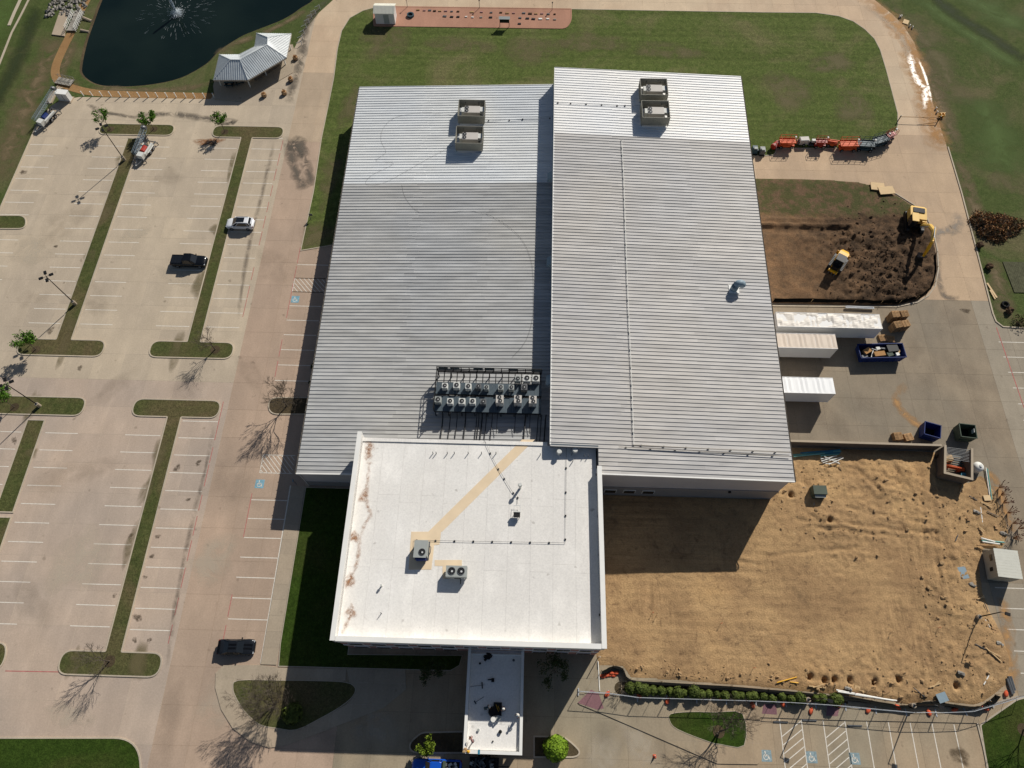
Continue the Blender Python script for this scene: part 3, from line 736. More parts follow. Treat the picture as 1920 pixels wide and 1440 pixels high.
# ------------------------------------------------------------------ painted markings
def line(p, q, w=0.11, mat='paint', z=ZP):
    a, b = Vector(p), Vector(q); d = (b - a).normalized(); n = Vector((-d.y, d.x)) * w / 2
    o = MB().face([(*(a + n), z), (*(a - n), z), (*(b - n), z), (*(b + n), z)]).build('stall_line' if mat == 'paint' else 'lane_line', mat)
    par = PAVE.get(region(*((a + b) / 2))[0])
    o.parent = par
    return o
SP = 2.743
for k in range(0, 15):
    y = 94.34 - SP * k
    line((-59.85, y), (-54.4, y)); line((-51.6, y), (-46.2, y))
    line((-72.3, y), (-67.0, y)); line((-80.85, y), (-75.6, y))
    line((-93.3, y), (-88.1, y))
line((-51.6, 94.34 + SP), (-46.2, 94.34 + SP))
for k in range(-1, 11):
    y = 36.9 - SP * k
    if k >= 0: line((-59.75, y), (-54.4, y)); line((-71.95, y), (-66.95, y)); line((-80.9, y), (-75.6, y)) if y > 10 else None
    line((-51.6, y - 0.25), (-46.2, y - 0.25))
YB = 68.55
for k in range(0, 22):
    y = YB - SP * k
    if 46 < y < 70 or y < 30: line((-38.75, y), (-33.45, y))
def hatch(x0, x1, y0, y1, n, flip=False):
    line((x0, y0), (x1, y0)); line((x0, y1), (x1, y1))
    for i in range(-n, n + 1):
        xa = x0 + (x1 - x0) * i / n
        p, q = (xa, y1), (xa + (y1 - y0) * 0.9, y0)
        t0, t1 = 0.0, 1.0
        dx = q[0] - p[0]
        if dx > 0:
            t0 = max(t0, (x0 - p[0]) / dx); t1 = min(t1, (x1 - p[0]) / dx)
        if t1 - t0 > 0.12:
            line((p[0] + dx * t0, p[1] + (q[1] - p[1]) * t0), (p[0] + dx * t1, p[1] + (q[1] - p[1]) * t1), 0.10)
hatch(-38.75, -33.5, YB - 2 * SP, YB - SP, 7); hatch(-38.3, -33.5, 31.5, 34.3, 7)
line((-38.75, YB - SP), (-38.75, YB - 2 * SP)); line((-38.3, 31.5), (-38.3, 34.3))
line((-33.45, 29.7), (-33.33, 5.5), 0.16)
def bay(x, y, par, paint='bluepaint'):
    o = MB().face([(x - .65, y - .65, ZP), (x + .65, y - .65, ZP), (x + .65, y + .65, ZP), (x - .65, y + .65, ZP)]).build('bay_symbol', paint, par)
    s_ = MB()      # wheelchair pictogram
    s_.ring((x - .06, y - .14), .25, .33, ZP + .001, ZP + .005, 16); s_.cyl((x - .12, y + .42, ZP + .001), .09, .004, 10)
    s_.box((x - .1, y + .12, ZP + .003), (.10, .46, .004)); s_.box((x + .1, y + .02, ZP + .003), (.4, .09, .004)); s_.box((x + .32, y - .2, ZP + .003), (.09, .4, .004), .3)
    s_.build('pictogram', 'paint', o)
for x, y in ((-38.0, 61.6), (-38.0, 29.8)): bay(x, y, PAVE['drive_lane'])
for x in (-46.05, -38.85):
    for k in range(26):
        y0 = 4 + k * 3.6
        if (x < -40 and (y0 > 95 or 40 < y0 < 52 or y0 < 6)) or (x > -40 and (y0 > 69 or 30 < y0 < 46)): continue
        if R_() < 0.72: line((x, y0), (x, y0 + U_(2.2, 3.6)), 0.10, 'redpaint')
line([(-66.52, 3.67), (-58.96, 3.76)][0], [(-66.52, 3.67), (-58.96, 3.76)][1], 0.12, 'redpaint')
# south-east bays
for k in range(9):
    x = 33.6 + k * 2.735
    line((x, 0.9), (x - 0.05, -5.2), 0.11)
for x0 in (33.6, 39.07):
    for i in range(7):
        y = 0.2 - i * 0.95
        line((x0 + 0.05, y - 1.3), (x0 + 2.65, y + 0.5), 0.10)
for x, y in ((31.4, -3.3), (37.0, -3.3), (42.3, -3.3)): bay(x, y, PAVE['forecourt'], 'wornblue')
for k in range(8): line((76.2, 56.6 - 2.72 * k), (81.5, 56.6 - 2.72 * k))
for k in range(6): line((65.2 + .1 * k, 17.96 - 2.7 * k), (71.5, 17.9 - 2.7 * k))
line([(76.58, 59.31), (76.58, 51.94), (76.94, 45.07)][0], [(76.58, 59.31), (76.58, 51.94), (76.94, 45.07)][2], 0.14, 'redpaint')
for k, (p_, q_) in enumerate((([(32.92, 0.56), (34.45, -0.00)]), ([(36.52, 0.85), (38.18, 0.77)]), ([(42.14, 0.40), (43.78, 0.27)]))):
    tag(MB().box(((p_[0] + q_[0]) / 2, p_[1], .09), (1.8, .16, .12)).build('wheel_stop', 'steel'), 'dark wheel stop at the fenced walk, %s from the left' % nth(k), 'wheel stop', 'wheel stops by the fenced walk')

# ------------------------------------------------------------------ stains on the paving
LOT, LOW, LANE, YARD, ROAD, FORE = (PAVE[k] for k in ('parking_lot', 'south_parking_lot', 'drive_lane', 'service_yard', 'north_road', 'forecourt'))
ZS = 0.041
streak(LANE, 'stain', 'st_dark', [(-45.31, 97.73), (-43.53, 91.83), (-41.62, 87.42), (-39.77, 84.98)], 2.6, ZS, 3)
streak(LANE, 'stain', 'st_dark', [(-44.35, 96.81), (-42.06, 93.17), (-40.17, 89.35), (-38.91, 85.62)], 2.0, ZS + .002, 4)
blotch(LANE, 'stain', 'st_dark', (-42.87, 95.12), 2.2, 2.6, ZS + .004, 0.2, seed=5)
streak(LOT, 'stain', 'st_dark', [(-75.87, 102.01), (-68.83, 102.75), (-62.43, 101.80), (-56.07, 100.86), (-59.97, 99.93)], 1.8, ZS, 6)
streak(LOT, 'stain', 'st_dark', [(-85.54, 105.00), (-82.34, 102.96), (-79.62, 102.47), (-74.70, 101.49)], 1.2, ZS + .002, 7)
blotch(LOT, 'stain', 'st_rust', (-59.90, 95.88), 2.6, 1.2, ZS, 0.1, seed=8)
blotch(LOT, 'stain', 'st_oil', (-59.18, 95.36), .9, .7, ZS + .003, 0.4, seed=9)
streak(ROAD, 'stain', 'st_dark', [(-42.86, 137.39), (-45.94, 131.39), (-46.57, 126.14), (-46.15, 119.36), (-46.36, 114.03), (-46.60, 110.33), (-46.71, 106.00)], 2.0, ZS, 10)
streak(LOT, 'stain', 'st_track', [(-47.59, 96.33), (-47.63, 82.93), (-47.76, 71.23), (-46.83, 57.39)], .9, ZS, 11)
streak(LOW, 'stain', 'st_track', [(-46.57, 38.59), (-46.45, 31.81), (-46.58, 25.38), (-46.52, 18.56), (-46.14, 10.76), (-45.61, 4.78)], .8, ZS, 12)
OIL = [(-76.22, 35.53), (-81.16, 71.24), (-76.78, 54.57), (-54.86, 21.69), (-51.12, 18.95), (-50.60, 7.93), (-48.66, 7.92), (-47.91, 27.16), (-50.99, 10.76), (-50.98, 21.72), (-92.35, 87.61), (-54.86, 13.51), (-47.70, 32.77), (-51.35, 16.10), (-50.67, 31.86), (-69.98, 47.95)]
for k, c in enumerate(OIL):
    blotch(LOT if c[1] > 48 else LOW, 'stain', 'st_oil', c, U_(.25, .8), U_(.2, .6), ZS, U_(0, 3), seed=20 + k)
for k, c in enumerate([(-85.02, 70.24), (-81.26, 76.07), (-71.17, 60.85), (-68.43, 74.09), (-66.09, 87.41), (-81.82, 60.57), (-58.86, 65.43), (-63.87, 44.39), (-68.41, 29.56), (-61.03, 18.16), (-62.61, 31.36), (-65.85, 12.28), (-56.59, -1.20), (-43.54, -1.44), (-52.23, 44.71), (-36.04, 1.87), (-42.79, 47.75), (-41.79, 30.30), (-42.43, 18.68), (-42.13, 68.05)]):
    nm = region(*c)[0]
    blotch(PAVE[nm], 'stain', 'st_grime' if k % 3 else 'st_pale', c, U_(3, 6), U_(1.5, 4), ZS + .006 + .001 * k, U_(0, 3), seed=60 + k)
# yard and road mud
ROAD2 = PAVE['service_road']
streak(ROAD, 'stain', 'st_mud', [(69.62, 141.03), (73.20, 136.36), (75.62, 131.95), (76.78, 127.15), (76.88, 121.69), (76.60, 115.66), (76.67, 107.74), (76.53, 100.21), (76.94, 96.91)], 5.0, ZS, 30)
streak(ROAD, 'stain', 'st_mud', [(77.91, 126.39), (77.27, 118.66), (77.11, 110.59), (77.04, 104.97), (76.95, 98.62)], 3.0, ZS + .003, 31)
streak(ROAD, 'stain', 'st_pale', [(70.10, 137.63), (73.58, 132.72), (75.86, 127.92), (76.13, 121.67), (75.87, 115.65)], 1.6, ZS + .006, 32)
streak(YARD, 'stain', 'st_mud', [(59.88, 48.68), (57.74, 46.34), (58.08, 44.11), (60.04, 41.95), (61.85, 41.13)], 1.4, ZS, 33)
streak(YARD, 'stain', 'st_wet', [(76.52, 82.59), (74.72, 79.03), (73.27, 78.76), (71.20, 77.78), (70.34, 76.05)], 2.2, ZS, 34)
streak(YARD, 'stain', 'st_wet', [(70.68, 74.37), (69.56, 68.86), (69.52, 65.67), (69.94, 64.85), (72.09, 64.69)], 1.2, ZS + .002, 35)
blotch(YARD, 'stain', 'st_oil', (72.37, 62.33), .8, .6, ZS + .004, 0, seed=36)
for k, c in enumerate([(62.38, 52.50), (54.19, 44.89), (47.19, 42.04), (68.64, 50.78), (69.61, 41.78), (69.33, 60.52)]): blotch(YARD, 'stain', 'st_grime', c, U_(3, 6), U_(2, 4), ZS + .006 + .001 * k, U_(0, 3), seed=80 + k)
for k, c in enumerate([(12.51, -1.65), (15.79, -2.74), (19.12, -2.65), (-17.76, -1.31), (-22.81, -3.85), (11.11, -4.05)]): blotch(FORE, 'stain', 'st_pale' if k % 2 else 'st_grime', c, U_(2, 4), U_(1.5, 3), ZS + .004 + .001 * k, U_(0, 3), seed=90 + k)
blotch(FORE, 'stain', 'st_wet', (55.40, -2.61), 1.1, 1.3, ZS, .3, seed=98)
streak(PAVE['east_parking_lot'], 'stain', 'st_mud', [(65.93, 16.69), (65.35, 12.55), (64.59, 8.56), (63.66, 4.70)], 2.2, ZS, 99)
streak(YARD, 'stain', 'st_mud', [(68.61, 34.99), (69.35, 32.56), (69.68, 29.00), (69.84, 25.55)], 1.6, ZS + .003, 37)
# the standing puddle on the road bend
streak(ROAD, 'puddle', 'puddle', [(76.85, 124.48), (76.38, 121.37), (76.10, 118.63), (76.25, 115.95), (76.79, 114.20), (77.43, 113.34), (77.14, 111.59), (76.41, 109.29), (75.69, 107.02)], 1.8, ZS + .02, 71)
streak(ROAD, 'puddle', 'puddle', [(77.88, 121.41), (78.04, 119.29), (78.13, 116.89), (78.11, 114.53), (77.96, 112.05), (77.71, 109.18)], .7, ZS + .024, 72)
# ------------------------------------------------------------------ earth
def earth(name, poly, mat, step, hfun, base=0.05):
    poly = ccw(poly); xs = [q[0] for q in poly]; ys = [q[1] for q in poly]
    x0, y0 = min(xs) - step, min(ys) - step
    nx, ny = int((max(xs) - x0) / step) + 2, int((max(ys) - y0) / step) + 2
    idx = {}; vs = []; fs = []
    ins = [[inside(x0 + (i + .5) * step, y0 + (j + .5) * step, poly) for j in range(ny)] for i in range(nx)]
    def vert(i, j):
        if (i, j) not in idx:
            x, y = x0 + i * step, y0 + j * step
            e = edge_dist(x, y, poly)
            if e < step * 1.2:      # pull the rim onto the outline
                k = len(poly); best = None
                for a in range(k):
                    ax, ay = poly[a]; bx, by = poly[(a + 1) % k]; dx, dy = bx - ax, by - ay; l = dx * dx + dy * dy or 1e-9
                    t_ = max(0, min(1, ((x - ax) * dx + (y - ay) * dy) / l)); q = (ax + dx * t_, ay + dy * t_)
                    d = (q[0] - x) ** 2 + (q[1] - y) ** 2
                    if best is None or d < best[0]: best = (d, q)
                rim = any(not ins[a][b] for a in (i - 1, i) for b in (j - 1, j))
                if rim: x, y = best[1]; e = 0
            f = min(1, e / 1.0)
            idx[(i, j)] = len(vs); vs.append((x, y, base + hfun(x, y) * f if e > 0 else -0.02))
        return idx[(i, j)]
    for i in range(nx):
        for j in range(ny):
            if ins[i][j]: fs.append((vert(i, j), vert(i + 1, j), vert(i + 1, j + 1), vert(i, j + 1)))
    return struct(name, MB().add(vs, fs), mat, True)
MOUND = [((51.76, 32.48), 6.0, .7), ((56.51, 33.02), 5, .6), ((43.91, 27.12), 3, .6), ((60.48, 20.83), 3.2, .6), ((63.86, 28.45), 4, .35), ((63.89, 11.84), 3, .45), ((60.57, 7.15), 4, .55), ((50.46, 4.96), 5, .3), ((39.54, 4.96), 4, .3), ((59.62, 14.43), 3, .5), ((37.55, 30.48), 2.2, .5), ((58.17, 26.75), 4, .4), ((47.28, 24.92), 5, .25), ((57.05, 9.65), 4, .4), ((57.42, 17.16), 2.5, .5), ((45.04, 5.12), 4, .25), ((43.28, 32.65), 3, .3)]
def rough(x, y):
    """0 where the field is graded smooth, 1 where it is churned up"""
    r = 0.0
    for (mx, my), s, h in MOUND: r = max(r, math.exp(-((x - mx) ** 2 + (y - my) ** 2) / (s * s * 1.6)))
    return r
RUT = [((40.05, 26.63), (58.19, 25.22)), ((41.38, 25.51), (58.30, 24.09)), ((47.16, 28.38), (58.46, 26.37)), ((49.42, 34.46), (53.05, 29.33)), ((52.24, 34.95), (55.34, 29.39)), ((54.90, 34.61), (57.35, 29.84)), ((34.85, 21.58), (46.90, 22.80)), ((58.98, 22.25), (58.40, 12.36)), ((59.91, 32.71), (57.09, 15.74)), ((58.22, 33.06), (55.77, 17.82)), ((33.18, 3.52), (16.22, 5.57)), ((20.03, 21.90), (33.18, 20.06))]
def rut_h(x, y):
    h = 0.0
    for (ax, ay), (bx, by) in RUT:
        dx, dy = bx - ax, by - ay; l = dx * dx + dy * dy; t_ = ((x - ax) * dx + (y - ay) * dy) / l
        if -.05 < t_ < 1.05:
            d = ((x - ax) * dy - (y - ay) * dx) / math.sqrt(l) + .35 * noise.noise(Vector((x * .4, y * .4, 5)))
            if abs(d) < 1.6: h += -.13 * math.exp(-(d / .22) ** 2) + .07 * math.exp(-((abs(d) - .5) / .22) ** 2) * (1 + 1.6 * noise.noise(Vector((x * 1.6, y * 1.6, 2))))
    return h
PITS = [(38.17, 5.88), (39.98, 5.55), (41.16, 5.64), (43.27, 5.58), (46.33, 5.47), (49.51, 5.94), (56.77, 5.39), (39.21, 30.29), (44.07, 26.74)]
def field_h(x, y):
    v = Vector((x, y, 0))
    h = 0.05 * noise.noise(v * 0.25) + 0.055 * noise.noise(v * 1.1) + 0.045 * noise.noise(v * 3.1)
    r = rough(x, y)
    for (mx, my), s, k in MOUND:
        d = ((x - mx) ** 2 + (y - my) ** 2) / (s * s)
        if d < 6: h += k * 0.55 * math.exp(-d) * (0.75 + 0.5 * noise.noise(v * 0.5))
    h += r * (0.20 * abs(noise.noise(v * 0.8 + Vector((9, 3, 1)))) + 0.20 * noise.noise(v * 1.9) + 0.14 * noise.noise(v * 4.1))
    h += 0.018 * math.sin(y * 5.2 + noise.noise(v * 0.3) * 3) * (1 - r)
    for px, py in PITS:
        d = math.hypot(x - px, (y - py) * .8)
        if d < 1.1: h -= 1.2 * max(0, 1 - d / 0.42) ** .7; h += 0.06 * math.exp(-((d - 0.75) / .25) ** 2)
    return h + rut_h(x, y) * (0.7 + 0.6 * noise.noise(v * 0.6)) + 0.12
field = earth('dirt_field', FIELD, 'dirt', 0.27, field_h)
def pad_h(x, y):
    v = Vector((x, y, 0))
    h = 0.10 * noise.noise(v * 0.2) + 0.05 * noise.noise(v * 1.3)
    k = min(1, max(0, (x - 46) / 9)) * min(1, max(0, (80 - y) / 3))
    h += k * (0.35 + 0.55 * abs(noise.noise(v * 0.4)) + 0.45 * noise.noise(v * 1.1 + Vector((3, 1, 0))) + 0.16 * noise.noise(v * 2.7) + 0.10 * noise.noise(v * 5.5))
    if x < 56: h -= 0.5 * math.exp(-((y - 78.0 - 0.02 * (x - 45)) / 0.55) ** 2)
    if x < 57: h += (0.55 * math.exp(-((y - 79.0) / 0.4) ** 2) + 0.3 * math.exp(-((y - 80.2) / 0.5) ** 2)) * (0.8 + 0.6 * noise.noise(v * 0.7))  # ridge added north of the trench so its cast shadow darkens that line
    return max(-0.03, h + 0.12)
pad = earth('topsoil_pad', PAD, 'darkdirt', 0.36, pad_h)
# clods thrown up by the machines
def clods(name, parent, mat, n, pick, s0, s1, hf):
    o = MB()
    for k in range(n):
        x, y = pick(); s = U_(s0, s1) * (1 + (R_() ** 6) * 2.2)
        o.blob((x, y, hf(x, y) + .05 + s * .25), s, k, .45, 1 if s > .28 else 1, (U_(.8, 1.3), U_(.8, 1.3), .7))
    return tag(o.build(name, mat, parent), kind='stuff')
def pick_field():
    while True:
        (mx, my), s, k = random.choice(MOUND); x, y = random.gauss(mx, s * .75), random.gauss(my, s * .55)
        if inside(x, y, ccw(FIELD)) and edge_dist(x, y, ccw(FIELD)) > .4: return x, y
def pick_pad():
    while True:
        x, y = random.gauss(60.5, 4.2), random.gauss(71, 5)
        if inside(x, y, ccw(PAD)) and edge_dist(x, y, ccw(PAD)) > .4: return x, y
def pick_edge():
    L_ = [(14.84, 5.73), (23.11, 5.45), (32.70, 5.02), (41.50, 4.45), (49.54, 3.80), (59.02, 3.82)]
    while True:
        k = random.randrange(len(L_) - 1); t_ = R_(); a, b = Vector(L_[k]), Vector(L_[k + 1]); q = a.lerp(b, t_) + Vector((0, abs(random.gauss(0, .8))))
        if inside(q.x, q.y, ccw(FIELD)): return q.x, q.y
clods('clods', field, 'clod', 520, pick_field, .04, .11, field_h)
clods('clods', field, 'clod', 150, pick_edge, .04, .10, field_h)
clods('clods', pad, 'clay', 700, pick_pad, .05, .13, pad_h)

# worn and lush patches in the grass
ZL = 0.082
for k, (c, a, b) in enumerate((((-30.05, 124.47), 5, 7), ((-14.66, 123.27), 8, 2.5), ((0.58, 122.09), 8, 4), ((12.52, 124.74), 7, 3.5), ((-34.21, 105.61), 2.5, 6), ((-35.88, 88.20), 2, 8), ((27.59, 122.77), 7, 3), ((50.78, 112.08), 6, 5), ((62.47, 108.08), 5, 4), ((60.37, 119.75), 6, 3), ((-36.80, 74.93), 2.5, 4))):
    blotch(lawn, 'dry_patch', 'st_brown', c, a, b, ZL + .001 * k, 0, seed=400 + k)
TZ = 0.0
for k, (ln, w_, m_) in enumerate((([(-97.62, 125.18), (-97.37, 115.76), (-97.61, 108.30), (-96.96, 97.07), (-96.88, 85.35)], 7, 'st_bare'), ([(-104.73, 133.29), (-103.72, 123.42), (-103.32, 112.58), (-103.97, 102.41)], 4, 'st_darkgrass'), ([(-112.17, 138.28), (-110.60, 129.78), (-110.30, 120.08)], 12, 'st_lush'), ([(-93.58, 122.87), (-93.54, 117.39), (-92.66, 112.11), (-88.51, 109.70)], 2.5, 'st_bare'),
        ([(79.43, 144.76), (85.22, 135.49), (91.78, 126.74), (98.84, 117.71)], 5, 'st_lush'), ([(82.87, 144.85), (88.56, 135.57), (94.38, 128.39), (99.81, 121.05)], 3.5, 'st_darkgrass'), ([(91.58, 143.31), (96.57, 136.60), (102.46, 130.19)], 9, 'st_lush'), ([(73.81, 139.42), (77.84, 129.57), (78.83, 117.21), (79.23, 105.72), (78.95, 96.31)], 5, 'st_bare'), ([(78.72, 136.16), (82.01, 121.82), (82.98, 108.61)], 9, 'st_brown'),
        ([(87.83, 111.58), (87.90, 100.50), (88.33, 91.44)], 14, 'st_lush'), ([(79.61, 95.03), (79.49, 85.05), (79.08, 74.59)], 4, 'st_bare'), ([(83.50, 91.31), (87.63, 88.93), (90.68, 89.63)], 5, 'st_brown'), ([(79.69, 73.50), (79.13, 64.88), (79.30, 60.79)], 4, 'st_bare'), ([(-64.23, 119.68), (-57.56, 124.58), (-51.67, 128.77), (-47.37, 133.36)], 2.0, 'st_bare'), ([(-87.33, 109.29), (-78.81, 109.07), (-69.37, 109.31), (-62.44, 111.39)], 2.0, 'st_bare'))):
    streak(terrain, 'grass_patch', m_, ln, w_, TZ + .0012 * k, 420 + k)
kq = MB(); ribbon(kq, [(-107.11, 135.63), (-107.12, 130.20), (-107.24, 124.62), (-106.61, 115.83), (-106.51, 112.50)], .35, 0, .12); struct('kerb', kq, 'kerb')
kq = MB(); ribbon(kq, [(-108.93, 135.58), (-108.80, 130.83), (-108.57, 126.86)], .6, 0, .1); struct('kerb', kq, 'kerb')
for k, c in enumerate([(-74.93, 91.02), (-74.41, 78.61), (-74.57, 69.40), (-74.04, 55.65), (-54.25, 75.62), (-54.57, 64.47), (-54.42, 90.26), (-53.77, 34.11), (-54.29, 28.34), (-54.55, 20.57), (-72.90, 33.58), (-55.51, 51.41), (-73.55, 51.21), (-57.76, 4.89), (-49.41, 5.33), (-75.41, 41.17)]):
    blotch(None, 'dry_patch', 'st_brown', c, U_(.7, 1.4), U_(1, 3.5), .106 + .001 * (k % 9), 0, seed=450 + k)

# ------------------------------------------------------------------ warehouses
def lerp(a, b, t_): return a + (b - a) * t_
def bil(c, u, v):
    """c = (south-west, south-east, north-east, north-west) corners"""
    s = Vector(c[0]).lerp(Vector(c[1]), u); n = Vector(c[3]).lerp(Vector(c[2]), u)
    return s.lerp(n, v)
def ribbed_roof(root, c, rows, laps, split_v, m_south, m_north, skip=None):
    """roof sheets laid across the slope, each with a standing seam along one edge and lapped at its ends"""
    rest = {m_south: MB(), m_north: MB()}; made = 0
    for r in range(rows):
        v0, v1 = r / rows, (r + 1) / rows
        vm = (v0 + v1) / 2
        mat = m_north if vm > split_v else m_south
        cuts = [0.0] + [l + (0.018 if r % 2 else -0.018) + 0.012 * math.sin(r * 2.4) for l in laps] + [1.0]
        if skip:
            s0 = skip(vm)
            cuts = [max(s0, q) for q in cuts]
        for k in range(len(cuts) - 1):
            u0, u1 = cuts[k], cuts[k + 1]
            if u1 - u0 < 0.004: continue
            mb = MB()
            z = 0.02 * (len(cuts) - k if k else len(cuts) + 1)
            e = 0.006 if k < len(cuts) - 2 else 0
            a, b, d, f = (bil(c, u0, v0), bil(c, u1 + e, v0), bil(c, u1 + e, v1), bil(c, u0, v1))
            up = Vector((0, 0, 1))
            zz = z
            q = [p + up * zz for p in (a, b, d, f)]
            lo = [p - up * 0.02 for p in (a, b, d, f)]
            mb.add(q + lo, [(0, 1, 2, 3), (0, 4, 5, 1), (1, 5, 6, 2), (2, 6, 7, 3), (3, 7, 4, 0)])
            # pencil ribs stiffen the pan a little, the seam stands at the north edge
            t_ = 0.055 / max(0.2, (f - a).length); h = 0.078
            s1, s2 = d.lerp(b, t_) + up * zz, f.lerp(a, t_) + up * zz
            n1, n2 = d + up * zz, f + up * zz
            mb.add([s2, s1, n1, n2, s2 + up * h, s1 + up * h, n1 + up * h, n2 + up * h], [(4, 5, 6, 7), (0, 1, 5, 4), (1, 2, 6, 5), (2, 3, 7, 6), (3, 0, 4, 7)])
            if made < 300: mb.build('roof_sheet', mat, root); made += 1
            else: rest[mat].add(mb.v, mb.f)
    for m_, mb in rest.items():
        if mb.v: tag(mb.build('roof_sheets', m_, root), kind='stuff')

# west hall: single slope falling to the west
WC = (Vector((-31.05, 29.75, 5.5)), Vector((4.1, 29.75, 6.75)), Vector((4.35, 104.75, 6.75)), Vector((-31.5, 104.6, 5.5)))
west = thing('warehouse', 'long low warehouse with grey ribbed metal roof, left of the taller hall', 'warehouse')
ribbed_roof(west, WC, 123, (0.36, 0.69), 0.692, 'galv', 'coat')
wx0, wx1 = -30.75, 4.1
def wall_quad(mb, p, q, z0p, z0q, z1p, z1q): mb.face([(p[0], p[1], z0p), (q[0], q[1], z0q), (q[0], q[1], z1q), (p[0], p[1], z1p)])
mb = MB(); wall_quad(mb, (-31.2, 104.4), (-30.75, 29.9), 0, 0, 5.48, 5.48); mb.build('wall', 'wall', west)
mb = MB(); wall_quad(mb, (-30.75, 29.9), (-21.8, 29.9), 1.6, 1.6, 5.5, 5.82); mb.build('wall', 'wall', west)
mb = MB(); mb.box((-26.3, 29.86, .8), (8.9, .1, 1.6)); mb.build('wainscot', 'wallmid', west)
mb = MB(); wall_quad(mb, (4.2, 104.5), (-31.2, 104.4), 0, 0, 6.7, 5.48); mb.build('wall', 'wall', west)
g_ = MB()
P0, P1 = Vector((-31.1, 29.75, 5.45)), Vector((-31.55, 104.6, 5.45))
g_.add([P0, P1, P1 + Vector((-.16, 0, 0)), P0 + Vector((-.16, 0, 0)), P0 + Vector((0, 0, -.15)), P1 + Vector((0, 0, -.15)), P1 + Vector((-.16, 0, -.15)), P0 + Vector((-.16, 0, -.15))],
       [(4, 5, 6, 7), (0, 1, 5, 4), (3, 2, 6, 7), (0, 3, 7, 4), (1, 2, 6, 5)])
gut = g_.build('gutter', 'gutter', west)
for k in range(60):
    q = P0.lerp(P1, (k + .5) / 60)
    MB().box((q.x - .06, q.y, q.z + .05), (.34, .05, .07)).build('gutter_strap', 'steel', gut)
rk = MB(); rk.add([WC[0] + Vector((-.05, -.08, .1)), WC[1] + Vector((0, -.08, .1)), WC[1] + Vector((0, .1, .1)), WC[0] + Vector((-.05, .1, .1)), WC[0] + Vector((-.05, -.08, -.2)), WC[1] + Vector((0, -.08, -.2))], [(0, 1, 2, 3), (4, 5, 1, 0)])
rk.build('rake_trim', 'trim', west)
rk = MB(); rk.add([WC[3] + Vector((0, .08, .1)), WC[2] + Vector((0, .08, .1)), WC[2] + Vector((0, -.1, .1)), WC[3] + Vector((0, -.1, .1)), WC[3] + Vector((0, .08, -.2)), WC[2] + Vector((0, .08, -.2))], [(3, 2, 1, 0), (0, 1, 5, 4)])
rk.build('rake_trim', 'trim', west)
for x in (-30.9,):
    MB().tube([(x - .1, 29.7, 5.3), (x + .15, 29.75, 4.9), (x + .15, 29.75, 0)], .06, 6).build('downspout', 'trim', west)
mb = MB(); mb.box((-31.05, 46, 2.2), (.08, 1.0, 2.1)); mb.build('door', 'steel', west)

# east hall: taller, falling to the east, its south-west corner cut back behind the office
EC = (Vector((3.93, 29.4, 10.15)), Vector((36.55, 29.4, 8.75)), Vector((38.0, 105.3, 8.75)), Vector((4.42, 105.1, 10.15)))
east = thing('warehouse', 'tall warehouse hall with pale grey ribbed roof, beside the trailers', 'warehouse', (0, 0, 0))
ribbed_roof(east, EC, 125, (0.30, 0.66), 0.79, 'galv2', 'coat2', lambda v: 0.198 if v < 0.05 else 0.0)
wl = MB(); wall_quad(wl, (4.4, 105.0), (4.0, 33.3), 5, 5, 10.12, 10.12); wl.build('wall', 'wall', east)
wl = MB(); wall_quad(wl, (36.25, 29.7), (37.7, 105.0), 0, 0, 8.72, 8.72); wl.build('wall', 'wall', east)
wl = MB(); wall_quad(wl, (37.7, 105.0), (4.4, 105.0), 0, 0, 8.72, 10.1); wl.build('wall', 'wall', east)
wl = MB(); wall_quad(wl, (10.4, 29.7), (36.25, 29.7), 3.6, 3.6, 9.85, 8.72); sw_ = wl.build('wall', 'wall', east)
wl = MB(); wl.box((23.3, 29.66, 1.8), (25.9, .12, 3.6)); wl.build('wainscot', 'wallmid', east)
wl = MB(); wall_quad(wl, (3.95, 33.3), (10.4, 33.3), 8, 8, 10.12, 9.85); wall_quad(wl, (10.4, 33.3), (10.4, 29.7), 8, 8, 9.85, 9.85); wl.build('wall', 'wallmid', east)
for k, x in enumerate((12.9, 15.6, 18.3)):
    w_ = MB().box((x, 29.56, 1.9), (1.75, .1, 1.25)).build('window', 'trim', east)
    MB().box((x, 29.49, 1.9), (1.55, .06, 1.05)).build('pane', 'glass', w_)
lf = MB().box((29.5, 29.5, 3.1), (.3, .25, .35)).build('wall_lamp', 'black', east)
def edge_trim(root, a, b, n, mat='trim'):
    a, b, n = Vector(a), Vector(b), Vector(n)
    MB().add([a + n * .08, b + n * .08, b - n * .1, a - n * .1, a + n * .08 - Vector((0, 0, .3)), b + n * .08 - Vector((0, 0, .3))], [(0, 1, 2, 3), (4, 5, 1, 0)]).build('rake_trim', mat, root)
UPZ = Vector((0, 0, .11))
edge_trim(east, bil(EC, .198, 0) + UPZ, EC[1] + UPZ, (0, -1, 0)); edge_trim(east, EC[2] + UPZ, EC[3] + UPZ, (0, 1, 0))
edge_trim(east, bil(EC, 0, .051) + UPZ, bil(EC, .198, .051) + UPZ, (0, -1, 0), 'deck')
edge_trim(east, EC[3] + UPZ, bil(EC, 0, .051) + UPZ, (-1, 0, 0), 'trim')
g_ = MB(); P0, P1 = EC[1] + Vector((.05, 0, -.05)), EC[2] + Vector((.05, 0, -.05))
g_.add([P0, P1, P1 + Vector((.16, 0, 0)), P0 + Vector((.16, 0, 0)), P0 + Vector((0, 0, -.15)), P1 + Vector((0, 0, -.15)), P1 + Vector((.16, 0, -.15)), P0 + Vector((.16, 0, -.15))],
       [(4, 5, 6, 7), (0, 1, 5, 4), (3, 2, 6, 7), (0, 3, 7, 4), (1, 2, 6, 5)])
g_.build('gutter', 'gutter', east)
